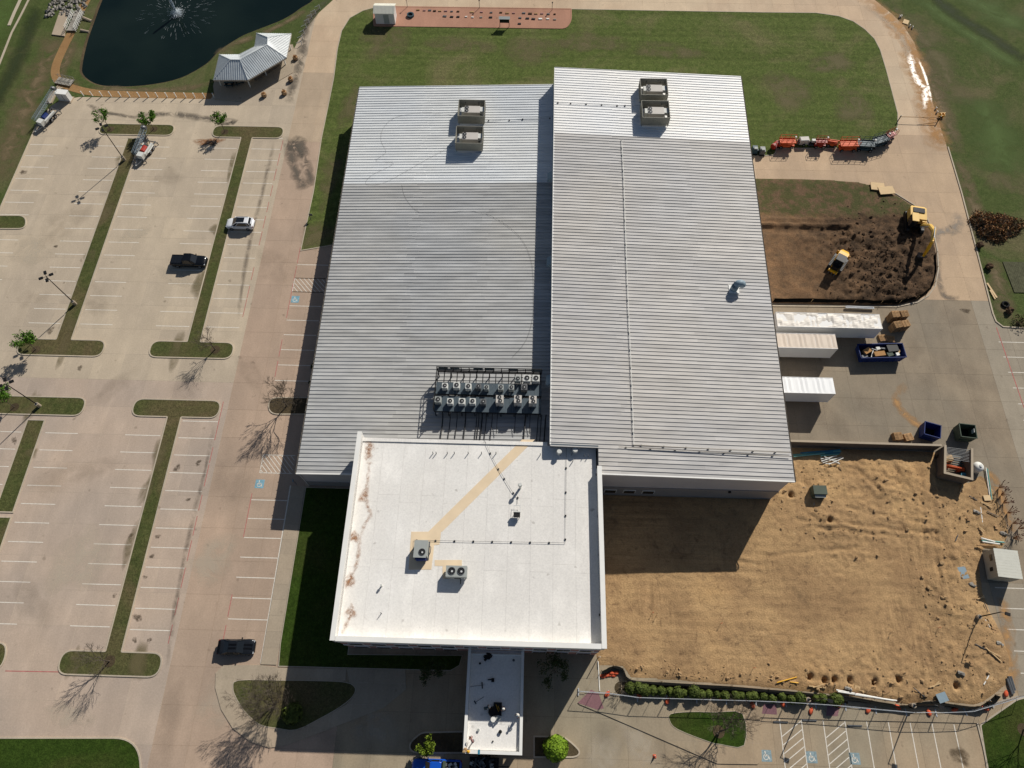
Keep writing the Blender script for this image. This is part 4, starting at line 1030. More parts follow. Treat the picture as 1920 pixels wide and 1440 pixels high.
# hooded louvres on the wall above the west roof
for k, y in enumerate((81.3, 64.2, 43.6)):
    z = 8.2
    MB().add([(4.05, y - .75, z + .9), (4.05, y + .75, z + .9), (3.35, y + .75, z + .35), (3.35, y - .75, z + .35), (3.35, y - .75, z - .1), (3.35, y + .75, z - .1), (4.05, y + .75, z - .1), (4.05, y - .75, z - .1)],
             [(0, 1, 2, 3), (3, 2, 5, 4), (0, 3, 4, 7), (2, 1, 6, 5)]).build('wall_hood', 'hoodblue', east)
# gas pipe along the roof on sleepers, then across to the east eave
def roof_e(x, y):
    v = (y - 29.4) / 75.8; l = 3.93 + .49 * v; r = 36.55 + 1.45 * v
    return 10.15 - 1.4 * (x - l) / (r - l)
def roof_w(x, y): return 5.5 + 1.25 * (x + 31.2) / 35.4
pp = thing('roof_pipe', 'thin pale pipe on small supports running along the tall hall roof', 'pipe')
pts = [(15.73, 88.42), (15.74, 80.16), (15.57, 69.43), (15.42, 56.64), (15.33, 42.57), (15.20, 33.59)]
MB().tube([(x, y, roof_e(x, y) + .32) for x, y in pts], .05, 6).build('pipe', 'pvc', pp)
for i in range(26):
    t_ = i / 25 * (len(pts) - 1); k = min(int(t_), len(pts) - 2); q = Vector(pts[k]).lerp(Vector(pts[k + 1]), t_ - k)
    MB().box((q.x, q.y, roof_e(q.x, q.y) + .2), (.2, .12, .14)).build('sleeper', 'gutter' if i % 2 else 'steel', pp)
pp = thing('roof_pipe', 'pair of pipes on blocks crossing the south end of the tall hall roof', 'pipe')
for dy, pts in ((0, [(15.30, 33.59), (25.40, 33.48), (36.53, 33.40)]), (1, [(13.14, 33.23), (23.19, 33.08), (36.31, 32.86)])):
    MB().tube([(x, y, roof_e(x, y) + .3) for x, y in pts], .055, 6).build('pipe', 'gutter', pp)
    for i in range(7):
        q = Vector(pts[0]).lerp(Vector(pts[2]), (i + .3) / 7); MB().box((q.x, q.y, roof_e(q.x, q.y) + .2), (.2, .2, .14)).build('sleeper', 'steel', pp)
pp = thing('roof_pipe', 'thin line on dark blocks across the bright north end of the tall hall roof', 'pipe')
pts = [(4.78, 96.42), (10.44, 96.40), (16.67, 96.50), (19.56, 96.69)]
MB().tube([(x, y, roof_e(x, y) + .25) for x, y in pts], .03, 5).build('pipe', 'rail', pp)
for i, (x, y) in enumerate([(4.97, 96.29), (7.19, 96.33), (9.88, 96.38), (12.57, 96.31), (15.27, 96.36), (16.67, 96.50)]): MB().box((x, y, roof_e(x, y) + .17), (.22, .22, .15)).build('sleeper', 'black', pp)
pp = thing('roof_pipe', 'thin line on dark blocks by the beige screened units on the low roof', 'pipe')
MB().tube([(x, y, roof_w(x, y) + .25) for x, y in [(-8.18, 95.50), (-1.09, 96.09), (3.64, 96.23)]], .03, 5).build('pipe', 'rail', pp)
for x, y in [(-7.15, 95.78), (-3.45, 95.90), (-1.09, 96.09), (3.74, 96.23)]: MB().box((x, y, roof_w(x, y) + .17), (.22, .22, .15)).build('sleeper', 'black', pp)
# curved duct outlet
xh, yh = (31.66, 59.48)
hd = thing('roof_vent', 'curved blue grey duct hood on the tall hall roof', 'vent', (xh, yh, roof_e(xh, yh)))
MB().tube([(0, 0, -.2), (0, 0, .9), (.08, .02, 1.25), (.3, .06, 1.5), (.62, .1, 1.55), (.9, .12, 1.35), (1.0, .13, 1.1)], .55, 16, False).build('duct', 'hoodblue', hd, True)
MB().box((0, 0, .08), (1.5, 1.5, .16)).build('flashing', 'trim', hd)
# dark cable wandering over the low roof
for k, (lbl, pts) in enumerate((('thin dark cable looping over the white north end of the low roof', [(-13.58, 97.24), (-19.40, 97.88), (-24.10, 96.71), (-25.93, 94.08), (-26.00, 91.28), (-24.85, 88.45), (-26.41, 86.58), (-23.19, 85.93), (-26.44, 83.57), (-27.54, 82.01), (-27.07, 81.20), (-23.96, 81.87), (-17.53, 86.81), (-13.10, 89.99)]),
        ('long thin cable curving down the middle of the low roof', [(-21.31, 81.17), (-20.40, 78.31), (-17.89, 75.36), (-13.88, 75.27), (-8.58, 75.44), (-4.99, 73.99), (-1.84, 71.27), (-0.06, 68.58), (1.12, 64.47), (1.38, 58.44), (1.28, 54.61), (0.30, 50.88), (-1.62, 48.17)]))):
    pts = smooth_line(pts, 4)
    tag(MB().tube([(x, y, roof_w(x, y) + .16) for x, y in pts], .013, 4).build('roof_cable', 'black'), lbl, 'cable')

# ------------------------------------------------------------------ screened rooftop units
def fan(parent, x, y, z, r, hub='hub'):
    f = MB().cyl((x, y, z), r, .03, 18).build('fan', 'fan', parent)
    g = MB(); g.ring((x, y), r * .93, r * 1.06, z, z + .06, 20)
    for k in range(4): g.box((x, y, z + .05), (2 * r * .95, .025, .02), PI * k / 4)
    g.build('fan_guard', 'steel', f)
    MB().cyl((x + r * .12, y - r * .12, z + .03), r * .28, .05, 10).build('hub', hub, f)
def screened(label, px, zt):
    x, y = px
    e = thing('rooftop_unit', label, 'rooftop unit', (x, y, zt), 0, 'screened rooftop units')
    W, D, H = 4.6, 3.9, 1.75
    # panelled screen walls on legs, a gap below
    for nm, c, d in (('screen_wall', (0, -D / 2, .35 + H / 2), (W, .07, H)), ('screen_wall', (0, D / 2, .35 + H / 2), (W, .07, H)), ('screen_wall', (-W / 2, 0, .35 + H / 2), (.07, D, H)), ('screen_wall', (W / 2, 0, .35 + H / 2), (.07, D, H))):
        mb = MB().box(c, d)
        n = int(max(d[0], d[1]) / .3)
        for i in range(n):
            o = (i + .5) / n - .5
            if d[0] > d[1]: mb.box((o * d[0], c[1] + (-.05 if c[1] < 0 else .05), c[2]), (.05, .05, H))
            else: mb.box((c[0] + (-.05 if c[0] < 0 else .05), o * d[1], c[2]), (.05, .05, H))
        mb.build(nm, 'screen', e)
    for sx in (-1, 1):
        for sy in (-1, 1): MB().box((sx * (W / 2 - .1), sy * (D / 2 - .1), .3), (.1, .1, .6)).build('leg', 'steel', e)
    for xx in (-1.2, 1.2): MB().box((xx, 1.55, 1.6), (.08, .6, .08)).build('brace', 'black', e)
    u = MB().box((.15, .1, .95), (2.7, 1.6, 1.5)).build('cabinet', 'unit', e)
    MB().box((-1.45, .1, 1.15), (.6, 1.1, .9)).build('intake_hood', 'unitwhite', e)
    MB().box((1.85, .2, 1.35), (.75, 1.1, .6)).build('economiser', 'unitwhite', e)
    fan(u, -.85, .5, 1.71, .33); fan(u, -.85, -.25, 1.71, .33)
    MB().cyl((1.6, -1.25, .2), .28, .5, 10).build('filter_can', 'pvc', e)
    MB().box((.2, .1, .15), (2.9, 1.8, .2)).build('curb', 'steel', e)
    return e
for lbl, p, f in (('beige screened unit nearer the north edge of the low roof', (-10.16, 96.79), roof_w), ('beige screened unit set just south of another on the low roof', (-10.19, 90.47), roof_w),
                  ('beige screened unit nearest the north edge of the tall hall roof', (21.55, 99.19), roof_e), ('beige screened unit, southern of two on the tall hall roof', (21.51, 93.87), roof_e)):
    screened(lbl, p, f(*p) + .08)

# ------------------------------------------------------------------ condenser platform beside the tall hall
PZ = 8.15
plat = thing('equipment_platform', 'blue grey raised deck with railings carrying rows of condensers', 'platform')
bx = (-12.3, 2.75); by = ((41.3, 43.1), (38.6, 40.9))
for y0, y1 in by:
    n = 30
    for i in range(n):
        xa, xb = lerp(bx[0], bx[1], i / n), lerp(bx[0], bx[1], (i + 1) / n)
        MB().box(((xa + xb) / 2, (y0 + y1) / 2, PZ - .03), (xb - xa - .015, y1 - y0, .06)).build('deck_plank', 'deck', plat)
    for y in (y0, y1): MB().box(((bx[0] + bx[1]) / 2, y, PZ - .17), (bx[1] - bx[0], .14, .2)).build('beam', 'black', plat)
for i in range(9):
    x = lerp(bx[0] + .1, bx[1] - .1, i / 8)
    for y in (38.7, 41.1, 43.0, 44.9):
        z0 = roof_w(x, y) + .05; MB().box((x, y, (z0 + PZ) / 2 - .1), (.12, .12, PZ - z0 - .1)).build('post', 'black', plat)
    MB().box((x, 44.0, PZ - .1), (.12, 1.9, .14)).build('beam', 'black', plat)
    if i < 8: MB().box((x + (bx[1] - bx[0]) / 16, 44.0, PZ - .1), (.12, 1.9, .14)).build('beam', 'black', plat)
for z in (PZ + .55, PZ + 1.1):
    MB().tube([(bx[0], 38.6, z), (bx[0], 45.0, z), (bx[1], 45.0, z)], .075, 6).build('rail', 'black', plat)
for i in range(14): MB().box((lerp(bx[0], bx[1], i / 13), 45.0, PZ + .55), (.12, .12, 1.15)).build('rail_post', 'black', plat)
for i in range(5): MB().box((bx[0], lerp(38.6, 45, i / 4), PZ + .55), (.12, .12, 1.15)).build('rail_post', 'black', plat)
MB().box(((bx[0] + bx[1]) / 2, 44.95, PZ - .1), (bx[1] - bx[0], .3, .28)).build('beam', 'black', plat)
for i in range(9):
    x = lerp(bx[0], bx[1], i / 9) + .9
    if i not in (2, 5, 7): MB().box((x, 45.0, PZ + .72), (1.35, .03, .8)).build('screen_sheet', 'deck', plat)
def condenser(pos, s, mat, label, h=.85):
    x, y = pos
    e = thing('condenser', label, 'condenser', (x, y, PZ + .02), 0, 'condensers on the roof platform')
    b = MB(); b.box((0, 0, h / 2), (s, s, h))
    for k in range(4): b.box((0, 0, h * (k + .6) / 4.2), (s + .03, s + .03, .03))
    b.build('cabinet', mat, e)
    MB().box((0, 0, h + .02), (s * 1.02, s * 1.02, .05)).build('top_panel', mat, e)
    fan(e, 0, 0, h + .05, s * .36)
    MB().tube([(s * .3, -s * .5, .2), (s * .3, -s * .7, .15), (s * .3, -s * .75, 0)], .03, 5).build('pipe', 'black', e)
CU = [((-10.96, 42.18), .78, 'unitwhite'), ((-9.31, 42.30), .88, 'unitwhite'), ((-7.64, 42.18), .8, 'unitwhite'), ((-6.20, 42.22), .72, 'steel'), ((-5.06, 42.09), .66, 'unitgrey'), ((-3.03, 42.14), .74, 'unitgrey'), ((-1.52, 42.18), .72, 'unitgrey'), ((0.29, 42.23), .86, 'steel'),
      ((-11.78, 40.00), .86, 'unitgrey'), ((-10.05, 39.80), .8, 'unitwhite'), ((-8.40, 39.84), .86, 'unitwhite'), ((-6.91, 39.88), .8, 'unitwhite'), ((-5.41, 39.84), .78, 'steel'),
      ((-0.65, 43.55), .78, 'unitgrey'), ((0.64, 43.67), 1.0, 'unitwhite'), ((1.93, 43.70), 1.0, 'unitwhite')]
ORD = ['first', 'second', 'third', 'fourth', 'fifth', 'sixth', 'seventh', 'eighth']
for k, (p, s, m_) in enumerate(CU):
    tone = {'unitwhite': 'pale', 'unitgrey': 'grey', 'steel': 'dark'}[m_]
    if k < 8: lb = '%s square condenser, %s from the left in the middle row of the platform' % (tone, ORD[k])
    elif k < 13: lb = '%s square condenser, %s from the left in the front row of the platform' % (tone, ORD[k - 8])
    else: lb = '%s condenser, %s of three at the back right of the platform' % (tone, ORD[k - 13])
    condenser(p, s, m_, lb)
for k, p in enumerate([(-3.10, 40.10), (-0.56, 40.17), (1.52, 40.14)]):
    e = thing('heat_pump', 'beige twin fan unit, %s of three in the front row of the platform' % ORD[k], 'condenser', (p[0], p[1], PZ + .02), 0, 'twin fan units on the platform')
    MB().box((0, 0, .65), (1.05, 1.15, 1.3)).build('cabinet', 'unit', e)
    MB().box((.25, -.59, .5), (.45, .04, .8)).build('service_panel', 'unitwhite', e)
    fan(e, -.05, .28, 1.31, .27); fan(e, .08, -.28, 1.31, .27)
    MB().tube([(-.2, -.6, .3), (-.25, -.9, .1), (-.3, -1.6, -.7), (-.35, -4.2, -1.2)], .05, 5).build('pipe', 'black', e)
for k, px in enumerate([(-11.21, 37.57), (-10.15, 37.60), (-9.17, 37.62), (-7.96, 37.66), (-6.38, 37.70), (-6.08, 37.71), (-5.62, 37.72), (-5.02, 37.74), (-4.19, 37.76), (0.49, 37.89), (2.30, 37.94), (2.75, 37.95), (3.35, 37.97)]):
    x = px[0]
    tag(MB().tube([(x + .1, 38.5, PZ - .2), (x + .05, 38.2, 6.75), (x, 37.0, roof_w(x, 37) + .25), (x - .15, 34.3, roof_w(x, 34) + .25)], .06 if k % 3 else .09, 5).build('refrigerant_line', 'black'), 'dark refrigerant line from the platform to the office wall, %s from the left' % nth(k), 'pipe', 'refrigerant lines below the platform')

# ------------------------------------------------------------------ office block with a white membrane roof
OX0, OX1, OY0, OY1 = -22.0, 10.65, 7.75, 33.6
RZ, CZ = 8.9, 10.35
off = thing('office_building', 'office block with flat white roof and white parapets', 'office')
for nm, c, d in (('south_wall', ((OX0 + OX1) / 2, OY0 + .2, 4.9), (OX1 - OX0 - .5, .3, 9.8)), ('west_wall', (OX0 + .3, (OY0 + OY1) / 2, 4.9), (.3, OY1 - OY0 - .5, 9.8)),
                 ('east_wall', (OX1 - .3, (OY0 + 29.7) / 2, 4.9), (.3, 29.7 - OY0 - .5, 9.8)), ('north_wall', ((OX0 + OX1) / 2 - 3, OY1 - .3, 7.2), (OX1 - OX0 - 7, .3, 3.3))):
    MB().box(c, d).build('wall', 'brick' if nm == 'south_wall' else 'wallmid', off)
MB().box(((OX0 + OX1) / 2, OY0 + .02, 8.0), (OX1 - OX0 - .6, .08, .5)).build('band', 'trim', off)
MB().box(((OX0 + OX1) / 2, OY0 + .01, 4.6), (OX1 - OX0 - .6, .1, .6)).build('band', 'trim', off)
for z in (6.3, 2.4):
    for k in range(11):
        x = OX0 + 2.2 + k * 2.85
        if z < 4 and -6.5 < x < 1.5: continue
        w_ = MB().box((x, OY0 + .01, z), (1.8, .12, 1.6)).build('window', 'trim', off)
        MB().box((x - .42, OY0 - .06, z), (.8, .05, 1.4)).build('pane', 'glass', w_); MB().box((x + .42, OY0 - .06, z), (.8, .05, 1.4)).build('pane', 'glass', w_)
# parapets
t_w = .45
MB().box((OX0 + t_w / 2, (OY0 + 34.3) / 2, (RZ + CZ) / 2 - .4), (t_w, 34.3 - OY0, CZ - RZ + .8)).build('parapet', 'tpo', off)
MB().box((OX1 - t_w / 2, (OY0 + 30.3) / 2, (RZ + CZ) / 2 - .4), (t_w, 30.3 - OY0, CZ - RZ + .8)).build('parapet', 'tpo', off)
MB().box(((OX0 + OX1) / 2, OY0 + t_w / 2, (RZ + CZ) / 2 - .4), (OX1 - OX0 - 2 * t_w - .006, t_w, CZ - RZ + .8)).build('parapet', 'tpo', off)
for c, d in (((OX0 + t_w / 2 - .03, (OY0 + 34.3) / 2), (t_w + .14, 34.4 - OY0)), ((OX1 - t_w / 2 + .03, (OY0 + 30.3) / 2), (t_w + .14, 30.4 - OY0))):
    MB().box((c[0], c[1], CZ + .03), (d[0], d[1], .06)).build('coping', 'trim', off)
MB().box(((OX0 + OX1) / 2, OY0 + t_w / 2 - .03, CZ + .032), (OX1 - OX0 - 2 * t_w - .2, t_w + .14, .056)).build('coping', 'trim', off)
MB().box(((OX0 + 3.9) / 2, OY1 + .15, RZ + .06), (3.9 - OX0 - .6, .5, .2)).build('roof_edge', 'tpo', off)
# membrane sheets
nx = 11
for i in range(nx):
    for j in range(3):
        xa, xb = lerp(OX0 + t_w, OX1 - t_w, i / nx), lerp(OX0 + t_w, OX1 - t_w, (i + 1) / nx)
        ya, yb = lerp(OY0 + t_w, 33.55, (j + (.12 * (i % 2))) / 3 if j else 0), lerp(OY0 + t_w, 33.55, (j + 1 + (.12 * (i % 2))) / 3 if j < 2 else 1)
        MB().box(((xa + xb) / 2, (ya + yb) / 2, RZ - .05 + .004 * ((i + j) % 2)), (xb - xa - .012, yb - ya - .012, .1)).build('membrane_sheet', 'tpo', off)
MB().box(((OX0 + OX1) / 2, (OY0 + OY1) / 2, RZ - .12), (OX1 - OX0 - 1, OY1 - OY0 - .3, .06)).build('roof_deck', 'wallmid', off)
ZR = RZ + .012
def pad_sheet(pts, nm='walk_pad', dz=0.0):
    MB().prism(ccw(pts), RZ, ZR + .012 + dz).build(nm, 'pad', off)
pad_sheet([(0.17, 34.36), (1.91, 34.40), (-9.85, 21.38), (-11.64, 21.33)])
pad_sheet([(-13.83, 21.27), (-9.99, 21.38), (-10.07, 19.73), (-10.75, 19.64), (-10.85, 16.56), (-13.73, 16.47)], dz=.004)
pad_sheet([(-10.53, 17.76), (-7.09, 17.86), (-7.05, 17.06), (-10.48, 17.03)]); pad_sheet([(-9.47, 16.99), (-8.46, 17.02), (-8.36, 15.51), (-9.36, 15.48)], dz=.004)
ZT = ZR + .03
for k, (ln, w_) in enumerate((([(-20.77, 33.94), (-20.66, 31.78), (-20.25, 30.12)], 1.1), ([(-20.31, 30.64), (-20.22, 28.03), (-20.19, 26.56), (-19.86, 24.41), (-19.32, 23.35), (-19.98, 21.93), (-20.29, 20.54)], .6), ([(-20.33, 20.88), (-20.27, 18.16), (-20.37, 16.82), (-20.74, 15.49)], .6),
        ([(-20.65, 15.82), (-21.04, 15.15), (-21.04, 14.18)], .9), ([(-20.33, 12.28), (-20.30, 11.02), (-20.57, 10.08), (-21.14, 8.52)], .5), ([(-21.23, 20.86), (-20.99, 20.04)], .8))):
    streak(off, 'silt_mark', 'st_roof', ln, w_, ZT, 50 + k)
for k, c in enumerate([(-20.46, 32.55), (-21.11, 20.45), (-20.84, 14.70), (-20.32, 11.14), (-20.59, 25.82)]): blotch(off, 'silt_mark', 'st_roof', c, .7, .9, ZT + .003 + .001 * k, 0, seed=70 + k)
# packaged unit and twin-fan condenser on the office roof
p = (-12.17, 18.91)
e = thing('rooftop_unit', 'tall grey single fan unit on tan pads on the white office roof', 'rooftop unit', (p[0], p[1], ZR + .01))
MB().box((0, 0, .75), (1.55, 2.0, 1.4)).build('cabinet', 'unitgrey', e); MB().box((-.1, -.15, 1.46), (1.6, 2.1, .05)).build('top_panel', 'unitgrey', e)
MB().box((0, -1.2, .65), (1.3, .35, .9)).build('intake_hood', 'binblue', e); fan(e, .15, -.5, 1.49, .42)
MB().box((0, 0, .06), (1.8, 2.3, .12)).build('curb', 'steel', e)
MB().tube([(.85, .6, .2), (1.1, .3, .5), (1.05, -.3, .4), (.9, -.6, .2)], .05, 6).build('gas_pipe', 'steel', e)
p = (-7.58, 16.18)
e = thing('condenser', 'wide grey twin fan condenser on the white office roof', 'condenser', (p[0], p[1], ZR + .01))
MB().box((0, 0, .95), (2.6, 1.35, 1.0)).build('cabinet', 'unitgrey', e)
for sx in (-1, 1):
    fan(e, sx * .58, .02, 1.47, .45)
    for sy in (-1, 1): MB().box((sx * 1.15, sy * .55, .25), (.1, .1, .5)).build('leg', 'steel', e)
MB().tube([(-.3, -.7, .5), (.5, -.72, .5), (.5, -.75, .15), (.5, -1.3, .08)], .05, 6).build('pipe', 'black', e)
# small low unit
p = (-0.29, 23.68)
e = thing('rooftop_unit', 'small dark box unit on a stand on the white office roof', 'rooftop unit', (p[0], p[1], ZR + .01))
MB().box((0, 0, .65), (.85, .55, .5)).build('cabinet', 'black', e); MB().box((0, .33, .75), (.9, .12, .5)).build('back_panel', 'unitwhite', e)
for sx in (-1, 1):
    for sy in (-1, 1): MB().box((sx * .35, sy * .2, .2), (.05, .05, .4)).build('leg', 'rail', e)
MB().tube([(-.4, .5, .5), (-.4, 1.4, .4)], .025, 5).build('frame', 'rail', e); MB().tube([(.4, .5, .5), (.4, 1.4, .4)], .025, 5).build('frame', 'rail', e); MB().tube([(-.4, 1.3, .4), (.4, 1.3, .4)], .025, 5).build('frame', 'rail', e)
# vents
def vent(px, h, r, cap, label, mat='unitwhite'):
    e = thing('roof_vent', label, 'vent', (px[0], px[1], ZR))
    MB().cyl((0, 0, 0), r, h, 10).build('pipe', mat, e); MB().cyl((0, 0, h - .05), cap, .25, 12, cap * .75).build('cap', mat, e)
vent((0.04, 27.46), 1.5, .16, .30, 'tall pale capped flue in the middle of the white office roof')
vent((5.17, 32.39), .9, .22, .38, 'left of two domed vents at the north edge of the office roof'); vent((7.34, 32.75), .7, .22, .42, 'right of two domed vents at the north edge of the office roof')
vent((-16.88, 14.38), .5, .1, .17, 'lone small vent near the west parapet of the office roof')
for k, (x, y) in enumerate([(-11.84, 31.99), (-11.40, 32.00), (-9.89, 32.04), (-8.95, 32.07), (-7.07, 32.12), (-5.27, 32.17), (-3.32, 32.22), (2.66, 32.16), (5.33, 32.23), (6.91, 32.28), (7.42, 32.60), (8.57, 32.17), (9.14, 32.11), (7.05, 31.37), (-16.56, 11.11)]):
    tag(MB().cyl((x, y, ZR - .01), .055, .62, 7).build('vent_pipe', 'steel'), 'thin vent pipe on the white office roof, %s from the west along its row' % nth(k) if k < 13 else ('thin vent pipe set apart below the row on the office roof', 'thin vent pipe alone near the west parapet of the office')[k - 13], 'vent pipe', 'row of vent pipes on the office roof')
def conduit(label, pts, zz):
    e = thing('conduit', label, 'conduit')
    MB().tube([(x, y, ZR + .16) for x, y in pts], .022, 5).build('pipe', 'steel', e); L_ = 0
    for i in range(len(pts) - 1):
        a, b = Vector(pts[i]), Vector(pts[i + 1]); n = max(1, int((a - b).length / 2.3))
        for k in range(n):
            q = a.lerp(b, (k + .15) / n); MB().box((q.x, q.y, ZR + .06), (.2, .2, .14)).build('block', 'black', e)
conduit('thin conduit on black blocks running round the east side of the office roof', [(-13.25, 18.74), (-13.38, 20.16), (5.99, 20.36), (6.09, 26.54), (6.20, 33.25)], 9)
conduit('slanting line on black blocks beside the tan strip on the office roof', [(-5.00, 34.11), (-4.28, 32.58), (-3.03, 30.19), (-2.28, 29.02), (-0.93, 26.85), (-0.22, 26.29), (-0.26, 25.28)], 9)
for k, (x, y) in enumerate([(10.23, 29.59), (10.30, 23.95), (10.31, 19.00), (10.19, 11.68), (10.16, 8.19)]):
    MB().box((x, y, RZ + .1), (.25, .3, .18)).build('scupper', 'black', off)

# ------------------------------------------------------------------ entrance canopy
KX0, KX1, KY0, KY1, KZ = -6.0, 1.07, -3.95, 7.7, 3.55
can = thing('entrance_canopy', 'flat white roofed entrance canopy projecting from the office front', 'canopy')
for i in range(4):
    ya, yb = lerp(KY0 + .4, KY1, i / 4), lerp(KY0 + .4, KY1, (i + 1) / 4)
    MB().box(((KX0 + KX1) / 2, (ya + yb) / 2, KZ - .05), (KX1 - KX0 - .76, yb - ya - .012, .1)).build('membrane_sheet', 'tpo', can)
MB().box(((KX0 + KX1) / 2, (KY0 + KY1) / 2, KZ - .3), (KX1 - KX0 - .1, KY1 - KY0 - .1, .35)).build('soffit', 'trim', can)
for c, d in (((KX0 + .18, (KY0 + KY1) / 2), (.36, KY1 - KY0)), ((KX1 - .18, (KY0 + KY1) / 2), (.36, KY1 - KY0))): MB().box((c[0], c[1], KZ + .1), (d[0], d[1], .85)).build('parapet', 'trim', can)
MB().box(((KX0 + KX1) / 2, KY0 + .18, KZ + .1), (KX1 - KX0 - .73, .36, .846)).build('parapet', 'trim', can)
MB().box(((KX0 + KX1) / 2, KY1 - .5, KZ + .1), (KX1 - KX0 - .73, .12, .4)).build('upstand', 'trim', can)
for x in (KX0 + .6, KX1 - .6):
    for y in (KY0 + .7, 2.0): MB().box((x, y, 1.6), (.6, .6, 3.2)).build('column', 'brick', can)

# ------------------------------------------------------------------ vehicles
def interp(tab, x):
    for i in range(len(tab) - 1):
        if tab[i][0] <= x <= tab[i + 1][0]:
            t_ = (x - tab[i][0]) / (tab[i + 1][0] - tab[i][0]); return tab[i][1] * (1 - t_) + tab[i + 1][1] * t_
    return tab[0][1] if x < tab[0][0] else tab[-1][1]
def wheel(parent, x, y, r, w, mat='rim'):
    s = 1 if y > 0 else -1
    t = MB().tube([(x, y - s * w / 2, r), (x, y - s * w * .3, r), (x, y + s * w * .3, r), (x, y + s * w / 2, r)], [r * .9, r, r, r * .9], 18).build('wheel', 'rubber', parent, False)
    rm = MB().tube([(x, y + s * w * .4, r), (x, y + s * w * .53, r)], [r * .64, r * .58], 12)
    rm.build('rim', mat, t)
def body_loft(L, W, deck, z0, nose=.55, tail=.35, n=22):
    """car body: sections along the length, rounded plan at both ends"""
    secs = []
    for i in range(n + 1):
        x = -L / 2 + L * i / n
        e = min(1, (L / 2 - x) / nose + .0); f = min(1, (x + L / 2) / tail)
        k = math.sqrt(max(0, 1 - (1 - min(1, max(0, e))) ** 2)) * .32 + .68; k2 = math.sqrt(max(0, 1 - (1 - min(1, max(0, f))) ** 2)) * .22 + .78
        w = W / 2 * min(k, k2); zt = interp(deck, x)
        drop = .12 * (1 - min(1, max(0, e))) + .08 * (1 - min(1, max(0, f)))
        zt -= drop; zb = z0 + drop * .6
        half = [(w * .90, zb), (w, zb + .18), (w, lerp(zb, zt, .62)), (w * .97, zt - .07), (w * .86, zt - .01), (w * .45, zt + .015)]
        secs.append([(x, y, z) for y, z in half] + [(x, -y, z) for y, z in reversed(half)])
    return MB().loft(secs)
def greenhouse(xb0, xr0, xr1, xb1, W, zb, zr):
    """glasshouse between belt line and roof; xb0/xr0 rear, xr1/xb1 front"""
    def sec(x, w, z): return [(x, w, z), (x, -w, z)]
    b = W / 2 * .93; r = W / 2 * .74
    base = [(xb0, b * .94, zb), (lerp(xb0, xb1, .15), b, zb), (lerp(xb0, xb1, .8), b, zb), (xb1, b * .88, zb), (xb1, -b * .88, zb), (lerp(xb0, xb1, .8), -b, zb), (lerp(xb0, xb1, .15), -b, zb), (xb0, -b * .94, zb)]
    top = [(xr0, r * .92, zr), (lerp(xr0, xr1, .15), r, zr + .02), (lerp(xr0, xr1, .8), r, zr + .02), (xr1, r * .92, zr - .02), (xr1, -r * .92, zr - .02), (lerp(xr0, xr1, .8), -r, zr + .02), (lerp(xr0, xr1, .15), -r, zr + .02), (xr0, -r * .92, zr)]
    g = MB(); n = 8
    g.add(base + top, [(i, (i + 1) % n, n + (i + 1) % n, n + i) for i in range(n)] + [tuple(range(n, 2 * n))])
    rf = MB(); o = .04
    rt = [(x + (o if x > (xr0 + xr1) / 2 else -o) * .6, y * 1.03, z + .012) for x, y, z in top]; ru = [(x * .985, y * .93, z + .05) for x, y, z in top]
    rf.add(rt + ru, [(i, (i + 1) % n, n + (i + 1) % n, n + i) for i in range(n)] + [tuple(range(n, 2 * n))])
    pl = MB()
    for i in (0, 1, 2, 3, 4, 5, 6, 7):
        a, b_ = Vector(base[i]), Vector(top[i]); pl.tube([a, b_], .045 if i in (1, 2, 5, 6) else .055, 5)
    return g, rf, pl
def car(name, label, cat, loc, rz, L, W, deck, gh, zr, zb, paint, wr, wx, extra=None):
    e = thing(name, label, cat, loc, rz)
    body_loft(L, W, deck, .26).build('body', paint, e, True)
    if gh:
        g, rf, pl = greenhouse(*gh, W, zb, zr)
        gl = g.build('windows', 'glass', e); rf.build('roof', paint, e); pl.build('pillars', paint, e)
    for x in wx:
        for y in (-1, 1):
            wheel(e, x, y * (W / 2 - .1), wr, .24)
    for y in (-1, 1):
        MB().box((L / 2 - .22, y * (W / 2 - .32), interp(deck, L / 2 - .2) - .17), (.22, .34, .14), y * -.35).build('headlight', 'lamp', e)
        MB().box((-L / 2 + .08, y * (W / 2 - .22), interp(deck, -L / 2) - .16), (.14, .3, .16)).build('tail_light', 'taillamp', e)
        if gh: MB().box((gh[3] - .35, y * (W / 2 + .08), zb + .06), (.14, .2, .14)).build('mirror', paint, e)
    MB().box((L / 2 - .03, 0, .5), (.08, W * .7, .22)).build('bumper', 'black', e); MB().box((-L / 2 + .03, 0, .5), (.08, W * .7, .2)).build('bumper', 'black', e)
    return e
p = (-49.90, 76.43)
suv = car('suv', 'white suv with black glass roof panel parked beside the planting strip', 'car', p, PI, 4.85, 1.95, [(-2.5, 1.02), (-2.2, 1.1), (.9, 1.08), (1.3, 1.05), (2.1, .92), (2.5, .78)], (-2.15, -1.75, .35, 1.25), 1.68, 1.05, 'carwhite', .36, (-1.42, 1.45))
MB().box((-.35, 0, 1.745), (1.35, 1.0, .03)).build('sunroof', 'glass', suv)
for y in (-.66, .66): MB().tube([(-1.6, y, 1.74), (-1.5, y, 1.79), (.2, y, 1.79), (.3, y, 1.74)], .025, 5).build('roof_rail', 'rail', suv)
MB().box((-2.28, 0, 1.55), (.3, 1.3, .05)).build('spoiler', 'carwhite', suv)
